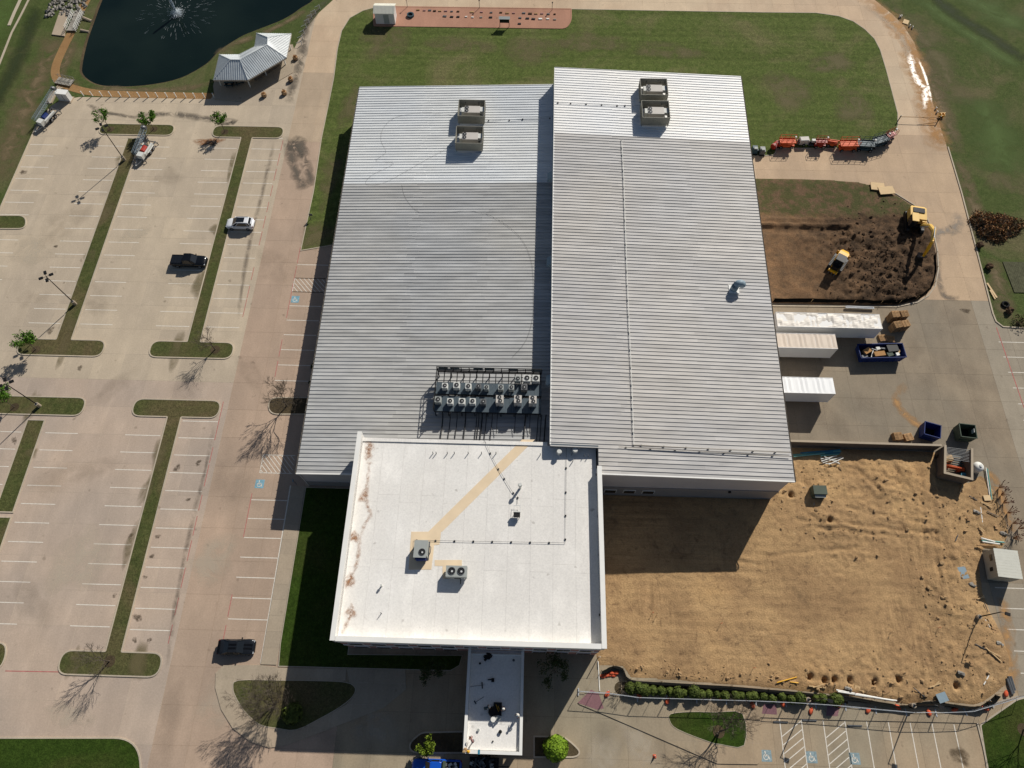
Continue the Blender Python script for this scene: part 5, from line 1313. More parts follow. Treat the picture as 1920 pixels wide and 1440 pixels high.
def pickup(label, loc, rz, paint, L=5.9, W=2.0):
    e = car('pickup_truck', label, 'pickup truck', loc, rz, L, W, [(-3, 1.06), (.0, 1.06), (1.0, 1.12), (1.4, 1.12), (2.5, 1.02), (3, .9)], (-.75, -.6, .75, 1.45), 1.84, 1.08, paint, .41, (-1.85, 1.9))
    MB().box((-1.82, 0, 1.05), (1.95, 1.6, .06)).build('bed_floor', 'black', e)
    for y in (-1, 1): MB().box((-1.82, y * .86, 1.13), (2.1, .14, .14)).build('bed_rail', paint, e)
    MB().box((-2.86, 0, 1.12), (.1, 1.7, .16)).build('tailgate', paint, e)
    return e
pk = pickup('black pickup truck nosed up to the planting strip', (-56.99, 68.31), 0, 'carblack')
for k in range(4): MB().box((-2.6 + k * .52, 0, 1.17), (.5, 1.5, .04)).build('tonneau_panel', 'cargrey', pk)
pb = pickup('bright blue pickup truck with a loaded bed below the canopy', (-9.32, -5.80), PI, 'carblue', 6.1, 2.05)
for k in range(9): MB().box((-1.1 - .4 * (k % 4) - U_(0, .2), -.55 + .5 * (k // 4) + U_(-.1, .1), 1.25 + U_(0, .2)), (U_(.25, .5), U_(.2, .45), U_(.15, .35)), U_(0, 1)).build('tool_box', 'unitwhite' if k % 2 else 'steel', pb)
MB().box((-.95, 0, 1.35), (.35, 1.75, .45)).build('cross_box', 'bingreen', pb)
ms = car('sports_coupe', 'dark sports coupe with black bonnet stripes parked near the front walk', 'car', (-36.66, 7.40), .03, 4.8, 1.95, [(-2.4, .98), (-1.7, 1.0), (.6, .93), (1.2, .92), (2.1, .8), (2.4, .68)], (-1.75, -.85, .25, 1.05), 1.34, .93, 'cargrey', .35, (-1.4, 1.45))
for y in (-.22, .22):
    MB().add([(1.0, y - .13, .955), (2.15, y - .13, .83), (2.15, y + .13, .83), (1.0, y + .13, .955)], [(0, 1, 2, 3)]).build('bonnet_stripe', 'stripe', ms)
    MB().box((-.3, y, 1.405), (1.0, .24, .01)).build('roof_stripe', 'stripe', ms)
MB().box((-2.2, 0, 1.1), (.28, 1.5, .04)).build('spoiler', 'stripe', ms)
# flat trailer loaded with scrap
tr = thing('utility_trailer', 'dark utility trailer heaped with scrap in front of the canopy', 'trailer', (-3.54, -5.40))
MB().box((0, 0, .6), (3.6, 1.9, .14)).build('bed', 'black', tr)
for y in (-.95, .95): MB().box((0, y, .85), (3.6, .06, .4)).build('side_rail', 'black', tr)
for x in (-.5, .4):
    for y in (-1, 1): wheel(tr, x, y * 1.05, .33, .2)
MB().tube([(1.8, 0, .55), (3.1, 0, .5)], .06, 6).build('drawbar', 'black', tr)
for k in range(46):
    c = (U_(-1.6, 1.6), U_(-.8, .8), U_(.75, 1.3)); mm = Matrix.Rotation(U_(-.5, .5), 3, 'X') @ Matrix.Rotation(U_(0, 3), 3, 'Z')
    MB().box(c, (U_(.3, 1.1), U_(.06, .4), U_(.03, .15)), 0, mm).build('scrap', ('steel', 'unitgrey', 'black', 'black', 'deck')[k % 5], tr)

# box trailers backed up to the dock
def semi(label, x0, x1, y0, y1, roof, dents=0):
    L, W = x1 - x0, y1 - y0
    e = thing('box_trailer', label, 'trailer', ((x0 + x1) / 2, (y0 + y1) / 2, 0))
    b = MB().box((0, 0, 2.55), (L, W, 2.9))
    for s in (-1, 1):
        for z in (1.12, 3.98): b.box((0, s * W / 2, z), (L, .05, .12))
    b.build('box', 'trailer', e)
    # roof skin: transverse bows, sagging between them
    n = int(L / .35); m = 9; vs = []; fs = []
    for i in range(n + 1):
        for j in range(m + 1):
            x, y = -L / 2 + L * i / n, -W / 2 + W * j / m
            edge = min(1, min(j, m - j) / 1.5) * min(1, min(i, n - i) / 1.5)
            z = 4.03 + edge * (.035 * math.cos(2 * PI * x / .62))
            if dents: z += edge * dents * (noise.noise(Vector((x * .55, y * .8, 3))) * .22 + noise.noise(Vector((x * 1.3 + y, y * 1.1, 7))) * .1)
            vs.append((x, y, z))
    for i in range(n):
        for j in range(m): a = i * (m + 1) + j; fs.append((a, a + m + 1, a + m + 2, a + 1))
    MB().add(vs, fs).build('roof_skin', roof, e, False)
    for s in (-1, 1): MB().box((0, s * (W / 2 - .02), 4.02), (L, .07, .08)).build('top_rail', 'trailer', e)
    MB().box((L / 2 + .02, 0, 2.5), (.04, W - .1, 2.7)).build('nose_panel', 'unitwhite', e)
    MB().box((0, 0, 1.0), (L * .96, 1.0, .2)).build('frame', 'black', e)
    for x in (-L / 2 + 1.2, -L / 2 + 2.5):
        for y in (-1, 1): wheel(e, x, y * (W / 2 - .2), .5, .45, 'steel')
    for y in (-.6, .6): MB().box((L / 2 - 2.6, y, .5), (.14, .14, 1.0)).build('landing_leg', 'steel', e)
    MB().box((-L / 2 - .02, 0, 2.5), (.05, W - .12, 2.7)).build('rear_door', 'trailer', e)
    return e
semi('longest white box trailer with a crumpled dusty roof', 39.55, 55.77, 56.15, 58.75, 'trailerroof', 1)
semi('medium box trailer with tan roof between two other trailers', 37.5, 48.2, 52.4, 54.97, 'trailerroof2')
semi('shortest clean white box trailer standing alone at the dock', 37.3, 46.55, 44.75, 47.4, 'trailerroof3')

# ------------------------------------------------------------------ skips, bins, pallets
def open_box(root, L, W, H, mat, z0=.2, t=.06, taper=.92, name='side'):
    top = [(-L / 2, -W / 2), (L / 2, -W / 2), (L / 2, W / 2), (-L / 2, W / 2)]; bot = [(x * taper, y * .97) for x, y in top]
    for i in range(4):
        j = (i + 1) % 4; a, b, c, d = Vector((*bot[i], z0)), Vector((*bot[j], z0)), Vector((*top[j], H)), Vector((*top[i], H))
        n = (b - a).cross(d - a).normalized() * t
        MB().add([a, b, c, d, a - n, b - n, c - n, d - n], [(0, 1, 2, 3), (7, 6, 5, 4), (3, 2, 6, 7), (0, 4, 5, 1), (1, 5, 6, 2), (0, 3, 7, 4)]).build(name, mat, root)
        q = d.lerp(c, .5); ed = (c - d)
        MB().box((q.x, q.y, H), (max(.1, abs(ed.x) + .08), max(.1, abs(ed.y) + .08), .1)).build('rim', mat, root)
    MB().box((0, 0, z0 + .03), (L * taper, W * .96, .06)).build('floor', 'black', root)
sk = thing('skip', 'long dark blue open skip full of cardboard and scrap', 'skip', (56.2, 53.55, 0), .05)
open_box(sk, 7.1, 2.45, 1.75, 'binblue', .25)
for k in range(7):
    for s in (-1, 1): MB().box((-3.1 + k * 1.03, s * 1.22, 1.0), (.1, .1, 1.4)).build('rib', 'binblue', sk)
for c, d, m_, r in (((-2.2, .1, 1.45), (1.2, .8, .5), 'card', .5), ((-.4, -.45, 1.4), (1.7, .8, .6), 'card', .1), ((1.9, .5, 1.5), (1.7, 1.2, .35), 'black', .1), ((1.3, -.5, 1.3), (.9, .7, .5), 'bingreen', .3), ((2.5, -.5, 1.3), (.5, .5, .4), 'pvc', .2), ((-1.4, -.3, 1.3), (1.3, .12, .1), 'pvc', 1.1), ((-.9, .4, 1.4), (.9, .1, .1), 'rail', -.4), ((-.3, .6, 1.35), (.6, .5, .3), 'unitwhite', .2), ((-2.7, -.7, 1.2), (.9, .5, .4), 'steel', .3), ((.3, .7, 1.3), (1.5, .3, .2), 'steel', -.2), ((2.9, .0, 1.2), (.7, .3, .2), 'wood', 1)):
    MB().box(c, d, r).build('rubbish', m_, sk)
def bin_(label, p, rz, mat):
    e = thing('waste_bin', label, 'bin', p, rz)
    open_box(e, 2.3, 2.1, 1.9, mat, .15, .05, .95)
    for s in (-1, 1): MB().box((0, s * 1.08, .9), (1.9, .14, .16)).build('fork_pocket', mat, e)
    return e
bin_('blue steel bin standing open beside a green one', (60.94, 40.28), -.28, 'binblue'); gb = bin_('greenish grey steel bin near the walled enclosure', (66.13, 40.26), -.1, 'bingreen')
MB().box((.95, .2, 1.5), (.06, .6, .7)).build('loose_board', 'unitwhite', gb)
def pallet_mesh():
    m_ = MB()
    for k in range(7): m_.box((0, -.5 + k / 6, .13), (1.2, .09, .02))
    for k in range(3): m_.box((-.55 + k * .55, 0, .07), (.09, 1.05, .09))
    for k in range(3): m_.box((0, -.5 + k * .5, .012), (1.2, .1, .02))
    return m_.mesh('pallet', 'oldwood')
PAL = pallet_mesh()
def pallets(label, p, n, rz=0, group=None):
    e = thing('pallet_stack', label, 'pallets', p, rz, group)
    for k in range(n):
        o = link('pallet', PAL, e); o.location = (U_(-.05, .05), U_(-.05, .05), k * .142); o.rotation_euler = (0, 0, U_(-.06, .06))
    return e
for k, (p, n, w_) in enumerate((((59.66, 60.25), 14, 'back left of four by the blue skip'), ((61.03, 60.29), 15, 'back right of four by the blue skip'), ((59.69, 58.37), 14, 'front left of four by the blue skip'), ((61.01, 58.60), 13, 'front right of four by the blue skip'))):
    pallets('tall stack of brown timber pallets, %s' % w_, p, n, .12 + .05 * k, 'pallet stacks by the skip')
pallets('low stack of pale pallets against the blue skip', (57.61, 56.72), 3, .1); pallets('single pale board pallet right of another by the skip', (58.96, 56.65), 2, -.1)
pallets('short stack of tan pallets beside the screen wall', (56.26, 39.66), 6, .05); pallets('short pallet stack with a pinkish board near the blue bin', (57.91, 39.62), 5, .2)
pallets('single pale slatted pallet lying on the earth by the lamp post', (59.98, 14.72), 1, 1.35)['category'] = 'pallet'
e = tag(MB().box((*(54.98, 62.27), .35), (4.6, .3, .25), -.02).box((*(55.00, 62.37), .5), (4.4, .1, .1), -.02).build('scaffold_plank', 'rail'), 'long pale aluminium plank lying at the foot of the silt fence', 'plank')

# ------------------------------------------------------------------ screen wall and walled enclosure
sw = thing('screen_wall', 'long brown block screen wall between the yard and the dirt field', 'wall')
WA, WB = Vector((37.1, 37.9)), Vector((61.6, 37.8))
n = 31
for k in range(n):
    for r in range(5):
        a, b = WA.lerp(WB, k / n), WA.lerp(WB, (k + 1) / n); c = (a + b) / 2
        MB().box((c.x, c.y, .2 + r * .4), ((b - a).length - .012, .22, .392), math.atan2((WB - WA).y, (WB - WA).x)).build('block', 'block', sw)
c = (WA + WB) / 2; MB().box((c.x, c.y, 2.04), ((WB - WA).length, .32, .08), math.atan2((WB - WA).y, (WB - WA).x)).build('cap', 'blockcap', sw)
en = thing('enclosure', 'open topped walled pen storing orange and blue gear', 'enclosure')
pts = [(61.84, 37.54), (60.79, 33.44), (64.43, 32.59), (65.59, 37.14)]
for i in range(3):
    a, b = Vector(pts[i]), Vector(pts[i + 1]); c = (a + b) / 2; an = math.atan2((b - a).y, (b - a).x); m = int((b - a).length / .8)
    for k in range(m):
        for r in range(6):
            q = a.lerp(b, (k + .5) / m); MB().box((q.x, q.y, .2 + r * .4), ((b - a).length / m - .012, .22, .392), an).build('block', 'block', en)
    MB().box((c.x, c.y, 2.44), ((b - a).length + .3, .32, .08 + .004 * i), an).build('cap', 'blockcap', en)
gx = (Vector(pts[0]) + Vector(pts[3])) / 2
fl = MB().prism(ccw(pts), 0.03, 0.1).build('floor', 'yard', en)
ec = Vector((sum(q[0] for q in pts) / 4, sum(q[1] for q in pts) / 4))
tag(MB().box((ec.x - .2, ec.y - .3, .9), (3.6, .5, .25), -.22).box((ec.x - .2, ec.y - .3, 1.1), (3.4, .15, .2), -.22).box((ec.x - .9, ec.y - .2, .5), (.2, .6, .8), -.22).box((ec.x + .9, ec.y - .6, .5), (.2, .6, .8), -.22).build('barrier', 'orange'), 'long orange barrier stored inside the walled pen', 'barrier')
tag(MB().cyl((ec.x + 1.1, ec.y - 1.6, .1), .42, 1.1, 14).cyl((ec.x + 1.1, ec.y - 1.6, 1.2), .15, .08, 8).build('drum', 'bluepipe'), 'bright blue drum in the corner of the walled pen', 'drum')
tag(MB().box((ec.x - .4, ec.y + 1.0, .7), (1.3, .9, .8), .2).box((ec.x - .4, ec.y + 1.0, .2), (1.4, 1, .2), .2).build('crate', 'wood'), 'pale wooden crate inside the walled pen', 'crate')
tag(MB().box((ec.x - 1.5, ec.y + 1.3, .5), (.5, .5, .9)).cyl((ec.x - 1.5, ec.y + 1.3, .95), .2, .35, 10).build('gas_bottle', 'black'), 'black cylinder and stand inside the walled pen', 'gas bottle')
rk = thing('storage_rack', 'dark pipe racking over the north half of the walled pen', 'rack')
a, b = Vector(pts[0]), Vector(pts[3]); c_, d_ = Vector(pts[1]), Vector(pts[2])
for k in range(9): 
    q, s_ = a.lerp(c_, k / 20 + .02), b.lerp(d_, k / 20 + .02); MB().tube([(q.x, q.y, 2.2), (s_.x, s_.y, 2.2)], .04, 5).build('rack_pipe', 'steel', rk)
for k in range(12):
    q, s_ = a.lerp(c_, k / 14 + .06), b.lerp(d_, k / 14 + .06); MB().tube([(lerp(q.x, s_.x, .55), lerp(q.y, s_.y, .55), .5), (s_.x, s_.y, .5)], .06, 5).build('stacked_pipe', 'tealp', rk)
for q in (a, b): MB().box((q.x, q.y - .3, 1.1), (.12, .12, 2.2)).build('post', 'steel', rk)
tk = thing('water_tank', 'round white plastic tank beside the walled pen', 'tank', (*(66.81, 34.99), 0))
MB().tube([(0, 0, 0), (0, 0, 1.1), (0, 0, 1.35), (0, 0, 1.45)], [.75, .75, .55, .2], 18).build('tank_body', 'pvc', tk, True); MB().cyl((.1, 0, 1.45), .2, .1, 12).build('lid', 'unitwhite', tk)

# pad-mounted transformer
tf = thing('transformer', 'dark green pad mounted transformer on the dirt field', 'transformer', (42.93, 30.47))
MB().box((-.4, -.6, .14), (3.0, 3.2, .28)).build('pad', 'walk', tf)
MB().box((0, .2, .95), (1.9, 1.3, 1.4)).build('cabinet', 'boxgreen', tf); MB().box((0, -.55, .75), (1.7, .3, 1.1)).build('door_box', 'boxgreen', tf); MB().box((0, -.6, 1.33), (1.5, .5, .06)).build('lid', 'unitgrey', tf)
# office container
ct = thing('site_cabin', 'small grey site cabin with pale ribbed roof and dark vents', 'cabin', (66.00, 20.69), -.09)
MB().box((0, 0, 1.45), (3.0, 3.7, 2.5)).build('body', 'shed', ct)
for k in range(10): MB().add([(-1.6, -1.9 + k * .382, 2.74), (1.6, -1.9 + k * .382, 2.74), (1.6, -1.9 + k * .382 + .36, 2.79), (-1.6, -1.9 + k * .382 + .36, 2.79), (-1.6, -1.9 + k * .382, 2.68), (1.6, -1.9 + k * .382, 2.68)], [(0, 1, 2, 3), (4, 5, 1, 0)]).build('roof_sheet', 'shedroof', ct)
for x in (-1, 1): MB().box((x * 1.3, 0, .1), (.2, 3.6, .2)).build('skid', 'oldwood', ct)
MB().box((-1.53, .8, 1.8), (.06, .8, .5)).build('window', 'glass', ct); MB().box((-1.53, -.7, 1.5), (.06, .5, .6)).build('louvre', 'black', ct); MB().box((-.4, -1.88, 1.2), (.9, .06, 1.9)).build('door', 'shed', ct)

# ------------------------------------------------------------------ earth movers
def track(root, x, y, L, r, w):
    pts = []
    for k in range(9): a = PI / 2 + PI * k / 8; pts.append((x - L / 2 + r * math.cos(a), r + r * math.sin(a)))
    for k in range(9): a = -PI / 2 + PI * k / 8; pts.append((x + L / 2 + r * math.cos(a), r + r * math.sin(a)))
    m_ = MB(); n = len(pts); m_.add([(px, y - w / 2, pz) for px, pz in pts] + [(px, y + w / 2, pz) for px, pz in pts], [(i, (i + 1) % n, n + (i + 1) % n, n + i) for i in range(n)] + [tuple(range(n)), tuple(reversed(range(n, 2 * n)))])
    for k in range(int(L / .3)): m_.box((x - L / 2 + k * .3, y, 2 * r + .02), (.08, w, .05))
    return m_.build('track', 'black', root)
lz = .45
p = (53.16, 71.91)
dz = thing('track_loader', 'bright yellow tracked loader on the dark topsoil', 'loader', (52.6, 70.6, lz), math.radians(56))
for s in (-1, 1): track(dz, -.1, s * .95, 2.6, .42, .5)
MB().box((-.2, 0, .95), (3.0, 1.3, .7)).build('chassis', 'yellow', dz)
MB().loft([[(1.9, y, z) for y, z in ((.5, 1.2), (.5, 1.85), (-.5, 1.85), (-.5, 1.2))], [(1.3, y, z) for y, z in ((.78, 1.2), (.78, 2.15), (-.78, 2.15), (-.78, 1.2))], [(-.1, y, z) for y, z in ((.8, 1.2), (.8, 2.3), (-.8, 2.3), (-.8, 1.2))]]).build('engine_hood', 'yellow', dz)
MB().box((-.75, 0, 2.0), (1.2, 1.35, 1.4)).build('cab', 'glass', dz); MB().loft([[(-1.5, y, z) for y, z in ((.72, 2.8), (.72, 2.92), (-.72, 2.92), (-.72, 2.8))], [(-.2, y, z) for y, z in ((.8, 2.8), (.8, 2.94), (-.8, 2.94), (-.8, 2.8))], [(-.05, y, z) for y, z in ((.6, 2.78), (.6, 2.9), (-.6, 2.9), (-.6, 2.78))]]).build('cab_roof', 'black', dz)
MB().box((-1.5, 0, 1.25), (.9, 1.2, .7)).build('counterweight', 'black', dz)
for s in (-1, 1):
    MB().tube([(-.6, s * .72, 1.5), (1.2, s * .72, 1.4), (2.2, s * .7, .6)], .1, 6).build('lift_arm', 'yellow', dz)
bk = MB(); bk.add([(2.0, -1.15, .2), (2.0, 1.15, .2), (1.95, 1.15, 1.1), (1.95, -1.15, 1.1), (2.9, -1.15, .15), (2.9, 1.15, .15)], [(0, 1, 2, 3), (0, 4, 5, 1), (0, 3, 4), (1, 5, 2)]); bk.build('bucket', 'yellow', dz)
MB().box((-2.2, 0, .7), (.3, 1.5, .4)).build('ripper_bar', 'yellow', dz)
for y in (-.5, 0, .5): MB().box((-2.4, y, .4), (.2, .12, .7)).build('ripper_tooth', 'steel', dz)
p = (68.35, 80.25)
ex = thing('excavator', 'pale yellow excavator reaching over the pad by the kerb', 'excavator', (67.3, 79.6, .4), math.radians(-100))
for s in (-1, 1): track(ex, 0, s * 1.2, 3.4, .45, .6)
MB().box((0, 0, .75), (2.2, 2.0, .5)).build('undercarriage', 'black', ex)
MB().loft([[(-2.2, y, z) for y, z in ((1.05, 1.2), (1.05, 2.15), (-1.05, 2.15), (-1.05, 1.2))], [(-1.8, y, z) for y, z in ((1.35, 1.1), (1.35, 2.3), (-1.35, 2.3), (-1.35, 1.1))], [(.6, y, z) for y, z in ((1.35, 1.1), (1.35, 2.2), (-1.35, 2.2), (-1.35, 1.1))]]).build('house', 'paleyellow', ex)
MB().box((-1.2, .05, 2.33), (1.0, 1.9, .12)).build('engine_cover', 'glass', ex)
MB().box((.9, -.85, 1.95), (1.7, 1.0, 1.6)).build('cab', 'glass', ex); MB().box((.85, -.85, 2.8), (1.8, 1.1, .12)).build('cab_roof', 'paleyellow', ex)
MB().box((.2, 1.0, 1.8), (1.6, .7, .5)).build('tool_locker', 'paleyellow', ex)
bm_ = MB(); bm_.tube([(1.2, .9, 1.4), (3.2, .95, 3.7), (5.2, .8, 4.9), (7.4, .57, 4.55)], [.34, .38, .36, .24], 8); bm_.build('boom', 'paleyellow', ex)
MB().tube([(7.1, .57, 4.8), (7.5, .7, 3.2), (7.6, .9, 1.2)], [.24, .3, .2], 8).build('stick', 'yellow', ex)
MB().tube([(1.7, .55, 1.5), (3.6, .6, 3.9)], .09, 6).build('cylinder', 'rail', ex); MB().tube([(4.6, .85, 5.2), (6.9, .6, 5.2)], .08, 6).build('cylinder', 'rail', ex)
bk = MB(); bk.add([(7.8, .4, 1.3), (7.8, 1.5, 1.3), (7.3, 1.5, .3), (7.3, .4, .3), (6.6, 1.5, .2), (6.6, .4, .2), (6.4, 1.5, .6), (6.4, .4, .6)], [(0, 1, 2, 3), (3, 2, 4, 5), (1, 2, 4, 6), (0, 3, 5, 7), (5, 4, 6, 7)]); bk.build('bucket', 'steel', ex)

# ------------------------------------------------------------------ lifts and plant parked on the lawn edge
def scissor(label, p, rz, mat, L=2.9, W=1.25, H=1.25):
    e = thing('scissor_lift', label, 'scissor lift', (p[0], p[1], .09), rz)
    MB().box((0, 0, .55), (L * .95, W * .8, .4)).build('chassis', mat, e)
    for x in (-1, 1):
        for y in (-1, 1): wheel(e, x * L * .34, y * W * .42, .33, .25)
    for k in range(3):
        for s in (-1, 1):
            MB().box((0, s * W * .3, .85 + k * .16), (L * .85, .06, .1), 0, Matrix.Rotation(.05 * (1 if k % 2 else -1), 3, 'Y')).build('scissor_arm', mat, e)
    z = .85 + .55
    MB().box((0, 0, z), (L, W, .1)).build('platform', mat, e)
    for zz in (z + .5, z + 1.0):
        r = MB(); r.tube([(-L / 2, -W / 2, zz), (L / 2, -W / 2, zz), (L / 2, W / 2, zz), (-L / 2, W / 2, zz), (-L / 2, -W / 2, zz)], .035, 5); r.build('guard_rail', mat, e)
    for k in range(4):
        for s in (-1, 1): MB().box((-L / 2 + L * k / 3, s * W / 2, z + .5), (.05, .05, 1.0)).build('rail_post', mat, e)
    for s in (-1, 1): MB().box((0, s * W / 2, z + .12), (L, .03, .2)).build('toe_board', mat, e)
    MB().box((L * .4, 0, z + .95), (.25, .3, .3)).build('control_box', 'unitwhite', e)
    return e
scissor('orange scissor lift nearest the hall in the line of plant', (47.86, 97.37), .02, 'orange'); scissor('orange scissor lift with a white control box beside the teal lifts', (59.08, 97.01), .04, 'orange', 3.2, 1.5)
scissor('dark teal scissor lift standing square to the road', (62.23, 97.09), -.06, 'tealp', 3.0, 1.6); scissor('dark teal scissor lift turned along the curved kerb', (65.19, 98.22), .38, 'tealp', 3.1, 1.5)
scissor('small red scissor lift at the end of the line by the bend', (67.15, 99.43), .5, 'redp', 2.0, 1.0); scissor('low red lift in the middle of the line of plant', (54.08, 97.44), 0, 'redp', 2.0, .9)
bl = thing('boom_lift', 'folded orange boom lift lying along the lawn edge', 'boom lift', (*(56.47, 97.96), .09), -.22)
MB().box((0, 0, .55), (1.8, 1.0, .5)).build('chassis', 'orange', bl)
for x in (-.6, .6):
    for y in (-1, 1): wheel(bl, x, y * .5, .3, .22)
MB().tube([(-1.4, .1, 1.1), (1.6, .1, 1.2)], .13, 6).build('boom', 'orange', bl); MB().tube([(-1.2, -.15, .9), (1.2, -.15, .95)], .1, 6).build('lower_arm', 'orange', bl)
open_ = MB(); open_.box((1.9, 0, .7), (.6, .8, .06)); open_.tube([(1.6, -.4, 1.4), (2.2, -.4, 1.4), (2.2, .4, 1.4), (1.6, .4, 1.4), (1.6, -.4, 1.4)], .03, 5); open_.build('basket', 'orange', bl)
dr = thing('fuel_tank', 'red cylindrical tank lying tilted at the lawn corner', 'tank', (*(45.87, 97.16), .1), .75)
MB().tube([(-.85, 0, .6), (-.8, 0, .6), (.8, 0, .6), (.85, 0, .6)], [.4, .55, .55, .4], 16).build('tank_body', 'redp', dr)
for x in (-.5, .5): MB().box((x, 0, .12), (.12, .9, .25)).build('cradle', 'black', dr)
for x in (-.5, .5): MB().tube([(x - .04, 0, .6), (x + .04, 0, .6)], .565, 16).build('strap', 'unitwhite', dr)
gn = thing('generator', 'beige covered generator in the line of plant', 'generator', (*(51.17, 98.22), .1), .08)
MB().box((0, 0, .75), (1.7, 1.1, .9)).build('housing', 'unit', gn); MB().box((0, 0, 1.23), (1.5, .9, .1)).build('lid', 'unit', gn); MB().box((-1.0, 0, .5), (.4, .8, .5)).build('fuel_box', 'steel', gn)
for y in (-1, 1): wheel(gn, 0, y * .6, .28, .18)
MB().tube([(.8, 0, .4), (1.7, 0, .3)], .05, 5).build('drawbar', 'black', gn)
cp = thing('compressor', 'white and black compressor between the generator and red lift', 'compressor', (*(52.82, 98.00), .1), 0)
MB().tube([(-.6, 0, .55), (.6, 0, .55)], .3, 12).build('air_tank', 'black', cp); MB().box((.1, 0, 1.0), (.8, .5, .45)).build('pump', 'unitwhite', cp); MB().box((0, 0, .15), (1.4, .8, .12)).build('skid', 'steel', cp); MB().tube([(-.6, -.3, .2), (-.9, -.3, .9), (-.9, .3, .9), (-.6, .3, .2)], .03, 5).build('handle', 'steel', cp)
for lbl, p, nm in (('grey green pump set against the hall wall by the lawn', (41.86, 95.87), 'pump'), ('dark grey cabinet unit beside the pump at the hall wall', (43.21, 95.64), 'cabinet')):
    e = thing(nm, lbl, nm, (*p, .09))
    MB().box((0, 0, .65), (.9, 1.2, .9)).build('housing', 'tealp' if nm == 'pump' else 'steel', e); MB().box((0, -.2, 1.2), (.6, .5, .25)).build('motor', 'unitgrey', e); MB().box((0, 0, .1), (1.1, 1.4, .2)).build('base', 'black', e)
    MB().tube([(.3, .6, .4), (.5, .9, .5), (.2, 1.0, .3)], .06, 6).build('hose', 'black', e)
for k, (p, rz, lb) in enumerate((((63.01, 88.04), -.1, 'sheet of pale plywood lying left of another at the pad corner'), ((64.35, 87.09), .12, 'large sheet of pale plywood lying nearest the kerb bend'))):
    tag(MB().box((*p, .34 + .1 * k), (2.4 + .3 * k, 1.7, .12), rz).build('plywood_sheet', 'ply'), lb, 'plywood')

# ------------------------------------------------------------------ mast trailers
def lattice(m_, a, b, w, n, r=.03):
    a, b = Vector(a), Vector(b); d = (b - a).normalized(); u = d.cross(Vector((0, 0, 1))).normalized(); v = d.cross(u)
    cs = [(u * sx + v * sy) * w / 2 for sx, sy in ((-1, -1), (1, -1), (1, 1), (-1, 1))]
    for c in cs: m_.tube([a + c, b + c], r, 4)
    for k in range(n):
        p, q = a.lerp(b, k / n), a.lerp(b, (k + 1) / n)
        for i in range(4): m_.tube([p + cs[i], q + cs[(i + 1) % 4]], r * .6, 3); m_.tube([p + cs[i], p + cs[(i + 1) % 4]], r * .6, 3)
def mast_trailer(label, p, rz, mast_l, tank, cab):
    e = thing('mast_trailer', label, 'trailer', p, rz)
    m_ = MB()
    for s in (-1, 1): m_.box((0, s * .75, .6), (5.0, .14, .2))
    for k in range(5): m_.box((-2.3 + k * 1.15, 0, .6), (.12, 1.6, .15))
    m_.build('frame', 'steel', e)
    for x in (-.9, .1):
        for y in (-1, 1):
            wheel(e, x, y * .98, .38, .24); 
    for y in (-1, 1): MB().box((-.4, y * .98, .85), (2.1, .3, .06)).build('mudguard', cab, e)
    MB().tube([(2.4, .5, .55), (3.8, 0, .5)], .06, 5).build('drawbar', 'unitwhite', e); MB().tube([(2.4, -.5, .55), (3.8, 0, .5)], .06, 5).build('drawbar', 'unitwhite', e)
    MB().box((1.75, .3, 1.1), (1.0, 1.1, .9)).build('equipment_box', 'unitwhite', e)
    MB().tube([(-.4, .1, 1.05), (.8, .1, 1.05)], .5, 12).build('engine', tank, e)
    MB().box((-.1, .8, 1.0), (2.8, .35, .45)).build('locker', 'unitwhite', e)
    ms_ = MB(); lattice(ms_, (2.0, -.75, 1.55), (2.0 - mast_l, -.75, 2.8), .7, int(mast_l / .55)); ms_.build('mast', 'hoodblue', e)
    ms_ = MB(); lattice(ms_, (1.6, -.75, 1.6), (2.0 - mast_l * .92, -.75, 2.7), .46, int(mast_l / .5), .025); ms_.build('inner_mast', 'rail', e)
    MB().box((2.0 - mast_l, -.75, 2.95), (.5, .95, .5)).build('head_frame', 'steel', e); MB().cyl((2.1 - mast_l, -.45, 3.15), .16, .25, 10).build('beacon', 'unitwhite', e)
    MB().tube([(-1.2, .6, .7), (-2.6, -.6, 2.4)], .06, 5).build('stay', 'black', e); MB().tube([(-.9, .2, .7), (-2.4, -.6, 2.4)], .06, 5).build('stay', 'black', e)
    for sx in (-2.3, 2.3):
        for s in (-1, 1): MB().box((sx, s * 1.0, .4), (.12, .5, .1)).build('outrigger', 'steel', e); MB().cyl((sx, s * 1.2, .03), .07, .7, 6).build('jack', 'steel', e)
    return e
mast_trailer('trailer with a long folded lattice mast at the lot corner', (-91.75, 100.6), math.radians(-109), 7.2, 'binblue', 'black')
mt = mast_trailer('shorter mast trailer with red engine beside the planting strip', (-70.9, 92.9), math.radians(-103), 5.2, 'redp', 'unitwhite')
MB().cyl((-1.1, -1.15, .3), .22, .5, 10).build('yellow_drum', 'yellow', mt)

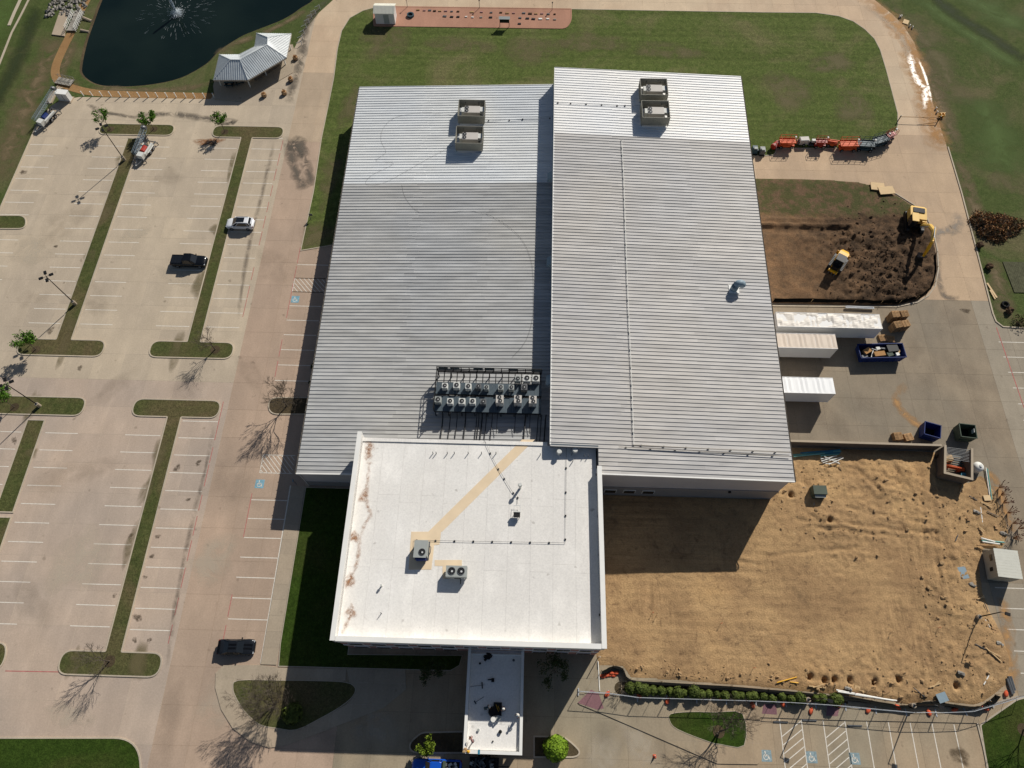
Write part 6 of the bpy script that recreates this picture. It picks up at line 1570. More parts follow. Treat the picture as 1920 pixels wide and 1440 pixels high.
# ------------------------------------------------------------------ trees and shrubs
def branch(m_, tips, rr, p, d, L, r, depth, spread, droop=0.0):
    n = 3; pts = [p]; q = p.copy(); dd = d.copy()
    for k in range(n):
        dd = (dd + Vector((rr.gauss(0, .12), rr.gauss(0, .12), rr.gauss(0, .08) + .03 - droop))).normalized(); q = q + dd * L / n; pts.append(q.copy())
    m_.tube(pts, [r, r * .85, r * .7, r * .55], 5 if depth > 2 else 3, False)
    tips.append((pts[2], dd)); tips.append((q, dd))
    if depth == 0: return
    k = rr.choice((3, 3, 4))
    for i in range(k):
        a = rr.random() * 2 * PI; t = Vector((math.cos(a), math.sin(a), rr.uniform(-.1, .35))).normalized()
        nd = (dd + t * spread * rr.uniform(.6, 1.15)).normalized()
        st = pts[-1] if i < 2 else pts[2]
        branch(m_, tips, rr, st.copy(), nd, L * rr.uniform(.62, .82), max(.011, r * .6), depth - 1, spread, droop)
def bare_tree(label, p, h, seed, spread=.75, depth=5, stems=1, z=.1, fat=1.0):
    rr = random.Random(seed)
    e = thing('bare_tree', label, 'tree', (p[0], p[1], z))
    tr = MB(); cr = MB(); tips = []
    for s in range(stems):
        a = 2 * PI * s / stems + .5; lean = .0 if stems == 1 else .42
        d = Vector((math.cos(a) * lean, math.sin(a) * lean, 1)).normalized()
        th = h * (.24 if stems == 1 else .2); top = d * th
        tr.tube([(0, 0, -.1), tuple(top * .5), tuple(top)], [.1 * fat, .085 * fat, .075 * fat], 7)
        for i in range(4 if stems == 1 else 2):
            b = 2 * PI * i / 4 + rr.random(); nd = (d + Vector((math.cos(b), math.sin(b), .25)) * spread * .8).normalized()
            branch(cr, tips, rr, top.copy(), nd, h * .27, .05 * fat, depth - 1, spread)
    tr.build('trunk', 'bark', e); cr.build('crown', 'twig', e)
    MB().cyl((0, 0, -.06), .75, .075, 14).build('mulch_ring', 'mulch', e)
    return e
def leaves(m_, rr, c, n, s, rad):
    for _ in range(n):
        v = Vector((rr.gauss(0, 1), rr.gauss(0, 1), rr.gauss(0, .8))); v = v.normalized() * rad * rr.random() ** .5
        q = Vector(c) + v; a = Vector((rr.gauss(0, 1), rr.gauss(0, 1), rr.gauss(0, 1))).normalized(); b = a.cross(Vector((rr.gauss(0, 1), rr.gauss(0, 1), rr.gauss(0, 1)))).normalized()
        k = s * rr.uniform(.6, 1.3)
        m_.face([q - a * k, q + b * k * .55, q + a * k, q - b * k * .55])
def green_tree(label, p, h, seed, mat='leafg', spread=.6, dense=7, depth=3, z=.1, ls=.14):
    rr = random.Random(seed); e = thing('young_tree', label, 'tree', (p[0], p[1], z))
    tr = MB(); cr = MB(); tips = []; lv = MB()
    top = Vector((rr.uniform(-.1, .1), rr.uniform(-.1, .1), h * .38))
    tr.tube([(0, 0, -.1), tuple(top * .5), tuple(top)], [.07, .055, .045], 6)
    for i in range(5):
        b = 2 * PI * i / 5 + rr.random(); nd = (Vector((0, 0, 1)) + Vector((math.cos(b), math.sin(b), 0)) * spread).normalized()
        branch(cr, tips, rr, top.copy(), nd, h * .28, .03, depth - 1, spread)
    for q, d in tips: leaves(lv, rr, q, dense, ls, h * .085)
    tr.build('trunk', 'bark', e); cr.build('limbs', 'bark', e); lv.build('crown', mat, e)
    MB().cyl((0, 0, -.06), .7, .075, 14).build('mulch_ring', 'mulch', e)
    return e
def shrub(name, label, p, r, h, seed, mat='leafh', n=420, z=.12, group=None, core='leafd', ls=.1):
    rr = random.Random(seed); e = thing(name, label, 'shrub', (p[0], p[1], z), 0, group)
    lv = MB()
    for _ in range(n):
        a = rr.random() * 2 * PI; t = math.acos(rr.uniform(-.25, 1)); k = rr.uniform(.82, 1.04) * (1 + .12 * noise.noise(Vector((math.cos(a) * 2 + seed, math.sin(a) * 2, t * 2))))
        nrm = Vector((math.sin(t) * math.cos(a), math.sin(t) * math.sin(a), math.cos(t))); q = Vector((nrm.x * r * k, nrm.y * r * k, h * .5 + nrm.z * h * .52 * k))
        u = nrm.cross(Vector((rr.gauss(0, 1), rr.gauss(0, 1), rr.gauss(0, 1)))).normalized(); w_ = (nrm.cross(u) + nrm * rr.uniform(-.5, .8)).normalized(); s = ls * rr.uniform(.7, 1.4)
        lv.face([q - u * s, q + w_ * s * .8, q + u * s, q - w_ * s * .8])
    lv.build('foliage', mat, e)
    MB().blob((0, 0, h * .48), .88, seed, .1, 2, (r, r, h * .52)).build('core', core, e)
    return e
bare_tree('bare leafless tree on the planting strip end nearest the drive lane', (-49.23, 51.78), 5.2, 11, .7, 5)
bare_tree('bare tree in the small bed against the low hall', (-36.11, 42.24), 6.6, 12, .75, 6, fat=1.2)
bare_tree('bare tree on the southernmost planting strip', (-53.19, 5.22), 5.2, 13, .7, 5)
bare_tree('broad many stemmed bare tree in the dark front bed', (-30.57, 0.65), 7.2, 14, .62, 6, 5, fat=.9)
bare_tree('bare tree in the green bed beside the fenced walk', (25.73, -0.79), 7.4, 15, .72, 6, 2, .15, 1.3)
bare_tree('bare tree at the right edge on the corner lawn', (64.02, 0.54), 6.5, 16, .75, 5)
bare_tree('small bare shrub tree at the end of the hedge by the sandbags', (13.59, 3.91), 2.3, 17, .8, 4, 3, .15, .5)
green_tree('young leafy tree on the far left of the north planting strip', (-79.22, 98.48), 4.2, 21, dense=6); green_tree('fuller young leafy tree mid way along the north planting strip', (-71.01, 98.69), 4.0, 22, spread=.85, dense=10)
green_tree('young leafy tree on the bar of the second planting strip', (-57.39, 98.36), 4.0, 23, dense=6, spread=.5); green_tree('young leafy tree at the left end of the middle planting strip', (-77.97, 51.00), 4.2, 24, spread=.7, dense=9)
green_tree('leafy tree cut by the left edge of the picture', (-77.98, 40.92), 4.6, 25, spread=.8, dense=9)
green_tree('yellow green bush tree in the bed left of the canopy', (-10.62, -3.50), 2.7, 26, 'leafy', .8, 14, 3, .1, .15)
shrub('bush', 'low yellow green bush beside the many stemmed tree', (-27.96, -0.26), 1.3, 1.6, 31, 'leafh', 700, .12, None, 'leafd', .16)
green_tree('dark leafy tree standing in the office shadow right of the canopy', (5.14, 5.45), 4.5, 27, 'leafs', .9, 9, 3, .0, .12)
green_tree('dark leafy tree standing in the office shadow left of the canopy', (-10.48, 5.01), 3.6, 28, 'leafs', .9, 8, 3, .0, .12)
shrub('round_bush', 'large clipped ball shaped bright green bush right of the canopy', (5.22, -3.16), 1.5, 2.6, 33, 'leafr', 2600, .1, None, 'leafy', .13)
HX = [(14.83, 3.88), (15.86, 3.85), (16.68, 3.81), (17.70, 3.77), (18.80, 3.74), (19.89, 3.71), (20.85, 3.67), (21.66, 3.64), (23.03, 3.61), (23.98, 3.58), (24.87, 3.54), (25.82, 3.50), (26.84, 3.47), (28.13, 3.44), (29.01, 3.41), (30.03, 3.37), (30.57, 3.33), (31.79, 3.30), (32.81, 3.26), (34.11, 3.36), (35.19, 3.27), (36.28, 3.30), (38.33, 3.36), (39.27, 3.32), (40.49, 3.30), (41.30, 3.26)]
for k, p in enumerate(HX):
    big = k in (0, 1, 2, 6, 8, 21, 24); r = U_(.7, .88) if big else U_(.42, .64)
    shrub('hedge_shrub', ('large' if big else 'small') + ' rounded green shrub in the hedge row, %s from the canopy end' % nth(k), (p[0] + U_(-.12, .12), p[1] + U_(-.15, .15)), r, r * U_(1.4, 2.0), 40 + k, 'leafh', 420, .14, 'hedge row shrubs', 'leafd', .11)
# brown tub plants round the pavilion
for k, (p, w_) in enumerate((((-47.16, 118.25), 'nearest the pond end'), ((-47.12, 112.22), 'second along the road side'), ((-47.77, 108.55), 'third along the road side'), ((-51.63, 107.88), 'nearest the parking lot'))):
    e = thing('barrel_planter', 'brown barrel planter by the pavilion, %s' % w_, 'planter', (*p, .03))
    MB().tube([(0, 0, 0), (0, 0, .35), (0, 0, .7)], [.42, .52, .46], 14).build('barrel', 'oldwood', e); MB().cyl((0, 0, .62), .4, .05, 12).build('soil', 'mulch', e)
    for z in (.12, .5): MB().ring((0, 0), .46, .525, z, z + .06, 14).build('hoop', 'steel', e)
    lv = MB(); leaves(lv, random.Random(k), (0, 0, .8), 60, .12, .35); lv.build('foliage', 'brush', e)
# red plumed ornamental grasses along the road edge
for k, p in enumerate([(69.55, 32.17), (69.55, 31.05), (69.54, 29.86), (69.76, 28.46), (70.08, 26.93), (70.62, 26.18), (69.56, 24.78)]):
    rr = random.Random(k); e = thing('ornamental_grass', 'tuft of tall red plumed grass at the road edge, %s from the white tank' % ORD[k], 'plant', (*p, .05), 0, 'red plumed grasses along the road')
    st, pl = MB(), MB()
    for i in range(26):
        a = rr.random() * 2 * PI; l = rr.uniform(.3, .8); t = Vector((math.cos(a) * l * .7, math.sin(a) * l * .7, rr.uniform(.9, 1.6)))
        st.tube([(0, 0, 0), tuple(t * .5), tuple(t)], [.02, .015, .01], 3, False)
        b = t + Vector((t.x * .25, t.y * .25, .25)); pl.tube([tuple(t), tuple((t + b) / 2), tuple(b)], [.02, .06, .015], 4, False)
    st.build('stems', 'brush', e); pl.build('plumes', 'redgrass', e)
# brush heap on the verge
p = (81.93, 79.80)
bp = thing('brush_pile', 'large heap of dry orange brown brush on the grass verge', 'brush', (*p, 0))
rr = random.Random(5); stk = MB(); lvs = MB(); lvd = MB()
for i in range(420):
    a = rr.random() * 2 * PI; d = rr.random() ** .6; x, y = math.cos(a) * 4.3 * d, math.sin(a) * 3.0 * d; z = 1.5 * (1 - d * d) * rr.random()
    v = Vector((rr.gauss(0, 1), rr.gauss(0, 1), rr.gauss(0, .35))).normalized() * rr.uniform(.5, 1.3)
    stk.tube([(x, y, z), (x + v.x, y + v.y, max(.05, z + v.z))], [.035, .012], 3, False)
for i in range(520):
    a = rr.random() * 2 * PI; d = rr.random() ** .55; k = 1 + .18 * math.sin(3 * a + 1) + .1 * math.sin(7 * a); x, y = math.cos(a) * 4.4 * d * k, math.sin(a) * 3.1 * d * k; z = 1.5 * (1 - d * d) * rr.uniform(.3, 1) + .1
    leaves(lvs if rr.random() < .55 else lvd, rr, (x, y, z), 7, .17, .42)
stk.build('sticks', 'bark', bp); lvs.build('dry_leaves', 'brush', bp); lvd.build('dark_leaves', 'brushdark', bp)
# tyres and stumps on the verge
for k, (p, rz) in enumerate((((77.94, 75.46), .3), ((78.32, 71.04), 1.0))):
    tag(MB().blob((*p, .4), .62, 200 + k, .35, 2, (1, .9, .75)).build('boulder', 'clay'), ('dark earth clump beside the road kerb by the brush heap', 'dark earth clump on the grass midway along the verge')[k], 'boulder')
p = (79.14, 63.64)
ty = thing('tyre', 'old tyre lying on the verge near the road corner', 'tyre', (*p, 0)); MB().tube([(.5 * math.cos(a), .5 * math.sin(a), .18) for a in [2 * PI * k / 18 for k in range(19)]], .17, 8, False).build('tread', 'rubber', ty)
tag(MB().blob((p[0] + .2, p[1] - 1.3, .4), .6, 210, .35, 2, (1.1, .9, .8)).build('boulder', 'clay'), 'brown earth clump just below the old tyre', 'boulder')
tag(MB().box((*(77.71, 66.42), .12), (.3, 3.0, .06), .28).box((*(77.57, 65.57), .16), (.22, 1.8, .05), .2).build('board', 'ply'), 'long pale splintered board on the grass beside the kerb', 'board')
tn = thing('ground_tarp', 'dark ribbed tarpaulin pegged on the grass at the right edge', 'tarp', (*(82.89, 69.21), .02))
for k in range(11): MB().box((-1.5 + k * .32, 0, .06), (.3, 6.2, .06), .04).build('rib', 'tent', tn)
bd = thing('debris_heap', 'dark twiggy heap at the kerb corner by the east bays', 'debris', (*(80.60, 60.22), 0))
stk = MB(); lv = MB(); rr = random.Random(8)
for i in range(70): v = Vector((rr.gauss(0, 1), rr.gauss(0, 1), rr.gauss(0, .4))).normalized() * rr.uniform(.3, .8); x, y, z = rr.uniform(-1.6, 1.6), rr.uniform(-.5, .5), rr.uniform(.1, .5); stk.tube([(x, y, z), (x + v.x, y + v.y * .5, max(.05, z + v.z))], [.03, .01], 3, False)
leaves(lv, rr, (0, 0, .3), 260, .15, 1.4); stk.build('sticks', 'bark', bd); lv.build('dead_leaves', 'brushdark', bd)

# ------------------------------------------------------------------ lighting columns
def lamp_post(label, p, h, heads, z=.1):
    e = thing('lamp_post', label, 'lamp post', (*p, z))
    MB().cyl((0, 0, -.1), .3, .95, 16).build('base', 'walk', e); MB().cyl((0, 0, .85), .2, .06, 8).build('base_plate', 'steel', e)
    MB().tube([(0, 0, .85), (0, 0, h)], [.085, .06], 8).build('pole', 'black', e)
    for k in range(heads):
        a = PI / 4 * 0 + 2 * PI * k / heads + (.5 if heads > 1 else -.3); c, s = math.cos(a), math.sin(a)
        MB().tube([(0, 0, h - .05), (c * .45, s * .45, h)], .035, 5).build('arm', 'black', e)
        hd = MB().box((c * .78, s * .78, h + .02), (.62, .4, .16), a).build('lamp_head', 'black', e)
        MB().box((c * .78, s * .78, h - .075), (.46, .3, .03), a).build('lens', 'lamp', hd)
    return e
lamp_post('four headed lamp post at the north end of the left planting strip', (-74.50, 90.90), 7.9, 4); lamp_post('four headed lamp post half way down the left planting strip', (-74.20, 59.63), 8.0, 4); lamp_post('four headed lamp post on the left bar below the cross aisle', (-74.17, 41.20), 7.9, 4)
lamp_post('single headed lamp post standing in the dirt at the right of the field', (61.56, 13.94), 5.3, 1, .15); lamp_post('single headed lamp post at the middle of the fenced walk', (37.28, 3.20), 5.6, 1); lamp_post('single headed lamp post at the right end of the fenced walk', (50.49, 2.90), 5.6, 1)

# ------------------------------------------------------------------ site fencing
FH = 1.85
FL = [(8.16, 3.31), (10.63, 3.32), (15.73, 2.78), (32.41, 2.82), (40.51, 2.61), (49.17, 2.06), (56.59, 2.21), (64.46, 4.41)]
def along(pts, step):
    out = []; d = 0; k = 0; acc = 0
    seg = [(Vector(pts[i + 1]) - Vector(pts[i])).length for i in range(len(pts) - 1)]; tot = sum(seg); n = int(tot / step)
    for i in range(n + 1):
        s = i * tot / n; k = 0
        while k < len(seg) - 1 and s > seg[k]: s -= seg[k]; k += 1
        out.append(Vector(pts[k]).lerp(Vector(pts[k + 1]), min(1, s / seg[k])))
    return out
posts = along(FL, 3.6)
def wire_mesh(L):
    m_ = MB(); h0, h1 = .12, FH - .04; n = int(L / .22)
    for sgn in (-1, 1):
        for k in range(-8, n + 9):
            x0 = k * .22; z0, z1 = h0, h1; xa, xb = x0, x0 + sgn * (h1 - h0)
            t0, t1 = 0.0, 1.0; dx = xb - xa
            lo, hi = sorted(((0 - xa) / dx, (L - xa) / dx)); t0, t1 = max(0, lo), min(1, hi)
            if t1 - t0 < .03: continue
            a = Vector((xa + dx * t0, sgn * .004, z0 + (z1 - z0) * t0)); b = Vector((xa + dx * t1, sgn * .004, z0 + (z1 - z0) * t1)); m_.tube([a, b], .0035, 3, False)
    return m_.mesh('wire', 'rail')
for i in range(len(posts) - 1):
    a, b = posts[i], posts[i + 1]; L = (b - a).length - .06; an = math.atan2((b - a).y, (b - a).x)
    e = thing('site_fence', 'tube framed wire fence bay along the south walk, %s from the canopy end' % nth(i), 'fence', (a.x, a.y, .13), an, 'temporary fence bays along the walk')
    for z in (.12, FH - .02): MB().tube([(0.03, 0, z), (L, 0, z)], .026 if z < 1 else .034, 6).build('rail', 'rail', e)
    for x in (.03, L / 2, L): MB().tube([(x, 0, .0), (x, 0, FH)], .022 if x not in (.03, L) else .028, 6).build('upright', 'rail', e)
    link('wire', wire_mesh(L), e)
    MB().box((.03, 0, .03), (.14, .9, .05)).build('foot', 'rail', e)
SB = [(11.85, 3.11), (15.95, 3.03), (19.47, 2.51), (26.53, 3.09), (30.31, 2.32), (34.21, 2.62), (37.62, 1.85), (41.40, 2.70), (44.89, 2.18), (48.76, 2.66), (52.54, 2.10), (55.87, 2.56), (59.85, 2.86), (62.89, 4.62), (15.96, 3.10)]
for k, p in enumerate(SB[:14]):
    e = thing('sandbag', 'bright orange sandbag weighing down the wire fence, %s from the canopy end' % (ORD + ['ninth', 'tenth', 'eleventh', 'twelfth', 'thirteenth', 'fourteenth'])[k], 'sandbag', (*p, .13), U_(0, 3), 'sandbags on the fence feet')
    MB().blob((0, 0, .13), 1, k, .12, 2, (.42, .27, .14)).build('sack', 'bag', e, True); MB().blob((.42, 0, .16), .09, k, .2, 1).build('tied_neck', 'bag', e)
for k, p in enumerate([(11.37, 5.24), (11.85, 5.38), (12.27, 5.46), (12.75, 5.41), (13.11, 5.68), (12.55, 5.66)]):
    tag(MB().blob((*p, .2 + .12 * (k > 3)), 1, 20 + k, .12, 2, (.4, .26, .14)).build('sandbag', 'bag', None, True), 'orange sandbag in the heap at the dirt field corner, %s from the left' % nth((0, 1, 2, 4, 5, 3)[k]), 'sandbag', 'sandbag heap at the field corner')
# white site post and rails at the corner
tag(MB().tube([(10.87, 7.56) + (.1,), (10.87, 7.43) + (2.2,)], .05, 6).tube([(10.79, 7.03) + (.15,), (10.90, 3.45) + (.15,)], .07, 6).build('gate_rail', 'pvc'), 'long white pole from the office corner down to the fence', 'pole')
cn = thing('traffic_cone', 'lone orange cone on the forecourt paving', 'cone', (*(17.53, -3.75), .04))
MB().box((0, 0, .03), (.4, .4, .05)).build('base', 'bag', cn); MB().tube([(0, 0, .05), (0, 0, .72)], [.16, .03], 12).build('cone_body', 'bag', cn); MB().tube([(0, 0, .4), (0, 0, .52)], [.098, .073], 12).build('collar', 'pvc', cn)
# silt fences
def silt(label, pts, h=.75, lean=.25):
    e = thing('silt_fence', label, 'silt fence')
    P = smooth_line(pts, 3); vs = []; fs = []
    for i, q in enumerate(P):
        a = Vector(P[max(i - 1, 0)]); b = Vector(P[min(i + 1, len(P) - 1)]); d = (b - a).normalized(); n = Vector((-d.y, d.x)); w = .07 * math.sin(i * 1.7) + lean
        q = Vector(q); o = q - n * w
        vs += [(q.x, q.y, .0), (q.x - n.x * w * .4, q.y - n.y * w * .4, h * .5), (o.x, o.y, h + .05 * math.sin(i * 2.1)), (o.x + .02, o.y + .02, h), (q.x + .03, q.y + .03, 0)]
    for i in range(len(P) - 1):
        a = 5 * i
        for k in range(4): fs.append((a + k, a + k + 1, a + k + 6, a + k + 5))
    MB().add(vs, fs).build('fabric', 'silt', e)
    for i in range(0, len(P), 3):
        q = P[i]; MB().box((q[0], q[1] + .06, .5), (.05, .05, 1.05)).build('stake', 'wood', e)
    return e
silt('black silt fence along the south edge of the dirt field', [(11.24, 5.88), (12.79, 6.51), (14.03, 6.22), (14.95, 4.96), (18.93, 4.76), (23.04, 4.62), (27.84, 4.50), (32.60, 4.26), (36.67, 4.06), (41.37, 3.70), (45.37, 3.31), (49.34, 2.87), (51.44, 3.24), (53.19, 3.47), (56.16, 3.18), (58.81, 3.01), (60.32, 3.61), (61.62, 4.46)], .8, .35)
silt('black silt fence round the curved end of the topsoil pad', [(40.96, 63.13), (47.28, 63.20), (54.27, 63.18), (58.64, 63.19), (61.74, 63.38), (64.82, 64.29), (66.87, 65.60), (68.35, 67.44), (69.50, 70.48), (70.01, 73.46)], .8, -.3)

# ------------------------------------------------------------------ pipes and loose stuff on the field
def pipe_heap(label, items, mat, r):
    e = thing('pipe_pile', label, 'pipes')
    for k, (a, b, z) in enumerate(items): MB().tube([(a[0], a[1], z), (b[0], b[1], z + .02)], r, 8).build('pipe', mat[k % len(mat)], e)
    return e
L_ = [(40.29, 36.34), (47.57, 37.13), (41.43, 36.62), (47.37, 37.29), (40.32, 36.01), (44.97, 36.64), (43.78, 36.52), (47.37, 36.87), (44.37, 36.28), (47.09, 36.61), (41.76, 36.21), (46.20, 36.92)]
pipe_heap('bundle of teal and blue pipes lying under the screen wall', [(L_[2 * k], L_[2 * k + 1], .3 + .12 * (k % 3)) for k in range(6)], ('teal', 'bluepipe'), .11)
L_ = [(44.28, 35.97), (46.87, 35.54), (44.35, 35.47), (47.12, 36.05), (44.46, 35.14), (47.37, 36.14), (44.24, 35.72), (46.69, 36.29), (44.82, 34.99), (46.82, 35.21), (44.25, 35.30), (46.20, 36.19), (44.76, 36.07), (46.85, 34.96), (45.19, 34.83), (47.48, 35.89)]
pipe_heap('criss cross heap of white plastic pipes on the dirt', [(L_[2 * k], L_[2 * k + 1], .35 + .06 * k) for k in range(8)], ('pvc',), .06)
L_ = [(64.91, 24.35), (67.97, 24.14), (64.84, 24.65), (66.64, 24.18), (64.85, 24.13), (67.14, 23.82), (63.89, 23.58), (66.70, 23.58)]
pipe_heap('short stack of teal and white pipes beside the site cabin', [(L_[2 * k], L_[2 * k + 1], .3 + .1 * k) for k in range(4)], ('teal', 'pvc', 'pvc', 'oldwood'), .11)
L_ = [(68.34, 35.14), (67.63, 30.12), (68.53, 34.98), (67.90, 30.29), (66.00, 29.14), (65.61, 26.49)]
pipe_heap('thin white and green pipes lying along the road edge', [(L_[2 * k], L_[2 * k + 1], .3) for k in range(3)], ('pvc', 'teal', 'pvc'), .08)
L_ = [(41.16, 4.44), (48.23, 3.39), (41.33, 4.26), (47.44, 3.49), (43.45, 3.94), (48.64, 3.40)]
pipe_heap('long white tubes laid along the silt fence', [(L_[2 * k], L_[2 * k + 1], .45) for k in range(3)], ('pvc',), .1)
L_ = [(33.74, 5.11), (36.38, 5.83), (35.47, 5.23), (36.48, 5.13)]
pipe_heap('bright yellow hoses on the south edge of the dirt', [(L_[2 * k], L_[2 * k + 1], .35) for k in range(2)], ('yellow',), .07)
L_ = [(62.22, 13.48), (62.55, 12.61), (62.56, 13.69), (62.93, 12.69), (62.86, 13.77), (63.23, 12.76)]
pipe_heap('short dark steel frames lying below the field lamp post', [(L_[2 * k], L_[2 * k + 1], .3) for k in range(3)], ('black', 'unitwhite'), .07)
L_ = [(63.53, 6.47), (63.69, 4.58), (63.81, 6.73), (63.93, 4.71), (64.09, 6.74), (64.16, 5.03)]
pipe_heap('dark grey kerb lengths lying at the corner of the lot', [(L_[2 * k], L_[2 * k + 1], .2) for k in range(3)], ('steel',), .16)
tag(MB().box((*(54.52, 3.94), .45), (1.3, 1.1, .1), .3).build('board', 'hoodblue'), 'square grey board at the lower right corner of the field', 'board'); tag(MB().box((*(61.16, 19.76), .4), (1.1, 1.6, .08), .15).build('board', 'hoodblue'), 'blue grey plate lying on the earth near the site cabin', 'board'); tag(MB().box((*(67.27, 30.51), .4), (1.0, .8, .06), .05).build('board', 'ply'), 'pale square board beside the red plumed grasses', 'board')
tag(MB().box((*(44.40, 4.66), .35), (1.6, .5, .06), -.3).build('board', 'wood'), 'weathered board among the holes on the south edge', 'board'); tag(MB().box((*(60.66, 6.20), .5), (.12, 1.5, .08), -.7).build('board', 'pvc'), 'white lath lying on the spoil heap', 'lath')
for k, (p, rz) in enumerate(zip([(18.19, 13.26), (18.74, 12.94), (27.23, 12.15), (21.00, 6.67), (30.92, 6.76), (27.31, 6.08), (56.02, 12.42), (49.66, 11.70), (43.49, 4.13)], (.3, .5, -.5, .4, .2, .6, .3, .3, .1))):
    tag(MB().tube([(*p, .1), (p[0] + .05, p[1] + .03, .95)], .025, 5).box((p[0] + .05, p[1] + .03, .9), (.1, .05, .15)).build('survey_stake', 'wood' if k % 2 else 'bag'), ('survey stake %s' % ('nearest the office wall low in the field', 'just right of the one nearest the office wall', 'in the middle of the graded dirt', 'above the left end of the hedge', 'above the right half of the hedge', 'between two stakes above the hedge', 'near the field lamp post', 'left of the lamp post stake', 'by the holes along the south edge')[k]), 'stake', 'survey stakes in the field')

# ------------------------------------------------------------------ pond edge
PX = [(-87.00, 107.12), (-85.22, 107.12), (-83.33, 107.12), (-81.54, 107.11), (-79.65, 107.12), (-77.86, 107.12), (-75.97, 107.11), (-74.19, 107.13), (-72.41, 107.14), (-70.53, 107.16), (-68.76, 107.18), (-66.87, 107.20), (-65.10, 107.21), (-63.22, 107.23), (-61.34, 107.25)]
for k, p in enumerate(PX):
    e = thing('fence_post', 'short white post beside the pond path, %s from the left' % nth(k), 'post', (*p, 0), 0, 'white posts along the pond path')
    MB().box((0, 0, .55), (.14, .14, 1.1)).build('shaft', 'pvc', e); MB().box((0, 0, 1.12), (.18, .18, .05)).build('cap', 'pvc', e)
for k, p in enumerate([(-46.67, 122.62), (-46.70, 124.21), (-46.63, 125.81), (-46.47, 127.60), (-46.17, 129.24), (-45.84, 130.73), (-45.26, 132.07), (-44.58, 133.60)]):
    e = thing('fence_post', 'thin grey post along the curved road, %s from the pavilion' % nth(k), 'post', (*p, 0), 0, 'grey posts along the curved road')
    MB().box((0, 0, .5), (.1, .1, 1.0)).build('shaft', 'rail', e); MB().tube([(0, 0, .9), (-.9, -.5, .75)], .04, 5).build('bar', 'rail', e)
# footbridge beside the spillway
fb = thing('footbridge', 'white railed footbridge over the pond spillway', 'footbridge')
a, b = Vector((-94.76, 130.51)), Vector((-94.85, 125.25)); d = (b - a); an = math.atan2(d.y, d.x); c = (a + b) / 2; nv = Vector((-d.y, d.x)).normalized()
for k in range(22):
    q = a.lerp(b, (k + .5) / 22); MB().box((q.x, q.y, .32), (d.length / 22 - .03, 1.9, .06), an).build('plank', 'rock', fb)
for s in (-1, 1):
    for z in (.7, 1.05, 1.35): MB().tube([(*(a + nv * s * .95), z), (*(b + nv * s * .95), z)], .04, 5).build('rail', 'pvc', fb)
    for k in range(7): q = a.lerp(b, k / 6) + nv * s * .95; MB().box((q.x, q.y, .75), (.09, .09, 1.3), an).build('post', 'pvc', fb)
tag(MB().prism(ccw([(-99.23, 131.40), (-97.65, 131.44), (-95.85, 123.78), (-98.64, 124.19)]), 0, .2).build('spillway_apron', 'walk'), 'pale concrete apron left of the footbridge', 'apron')
tag(MB().tube([(*(-93.63, 129.37), .2), (*(-91.71, 128.59), .0)], .3, 8).build('outfall_pipe', 'walk'), 'upper pale concrete pipe jutting into the pond', 'pipe'); tag(MB().tube([(*(-93.07, 125.62), .2), (*(-91.32, 125.34), .0)], .25, 8).build('outfall_pipe', 'walk'), 'lower pale concrete pipe jutting into the pond', 'pipe')
rp = MB(); rr = random.Random(4)
for k in range(260):
    p = Vector((-98.14, 134.14)) + Vector((rr.uniform(-4, 4), rr.uniform(-4.5, 4.5))); rp.blob((p.x, p.y, .12), rr.uniform(.15, .4), k, .35, 1)
tag(rp.build('riprap', 'rock'), 'pale riprap stones beside the pond spillway', 'stones', None, 'stuff')
fb = thing('footbridge', 'small grey footbridge at the pond corner by the white cabinet', 'footbridge')
a, b = Vector((-93.40, 111.05)), Vector((-90.06, 110.25)); d = b - a; an = math.atan2(d.y, d.x); nv = Vector((-d.y, d.x)).normalized()
for k in range(12): q = a.lerp(b, (k + .5) / 12); MB().box((q.x, q.y, .28), (d.length / 12 - .03, 1.7, .06), an).build('plank', 'rock', fb)
for s in (-1, 1):
    MB().tube([(*(a + nv * s * .85), 1.0), (*(b + nv * s * .85), 1.0)], .035, 5).build('rail', 'rock', fb)
    for k in range(5): q = a.lerp(b, k / 4) + nv * s * .85; MB().box((q.x, q.y, .6), (.08, .08, .85), an).build('post', 'rock', fb)
ch = thing('drain_chute', 'sloping concrete drain chute leading to the small footbridge', 'drain')
P = [(-93.15, 104.95), (-93.05, 107.25), (-92.21, 109.31)]
for s in (-.55, .55):
    m_ = MB(); L2, R2 = strip(P, 1.1); ribbon(m_, L2 if s < 0 else R2, .2, 0, .25); m_.build('side_kerb', 'walk', ch)
m_ = MB(); ribbon(m_, P, .9, 0, .08); m_.build('channel', 'kerb', ch)
cb = thing('utility_cabinet', 'white utility cabinet on a kerbed corner by the pond', 'cabinet', (*(-90.04, 106.03), .05), -.1)
MB().box((0, 0, .95), (2.2, 1.1, 1.7)).build('cabinet', 'trailer', cb); MB().box((0, .02, 1.83), (2.35, 1.25, .08)).build('lid', 'trim', cb); MB().box((0, 0, .06), (2.6, 1.6, .12)).build('pad', 'walk', cb); MB().box((.1, -.57, .9), (.06, .04, 1.3)).build('door_seam', 'steel', cb)
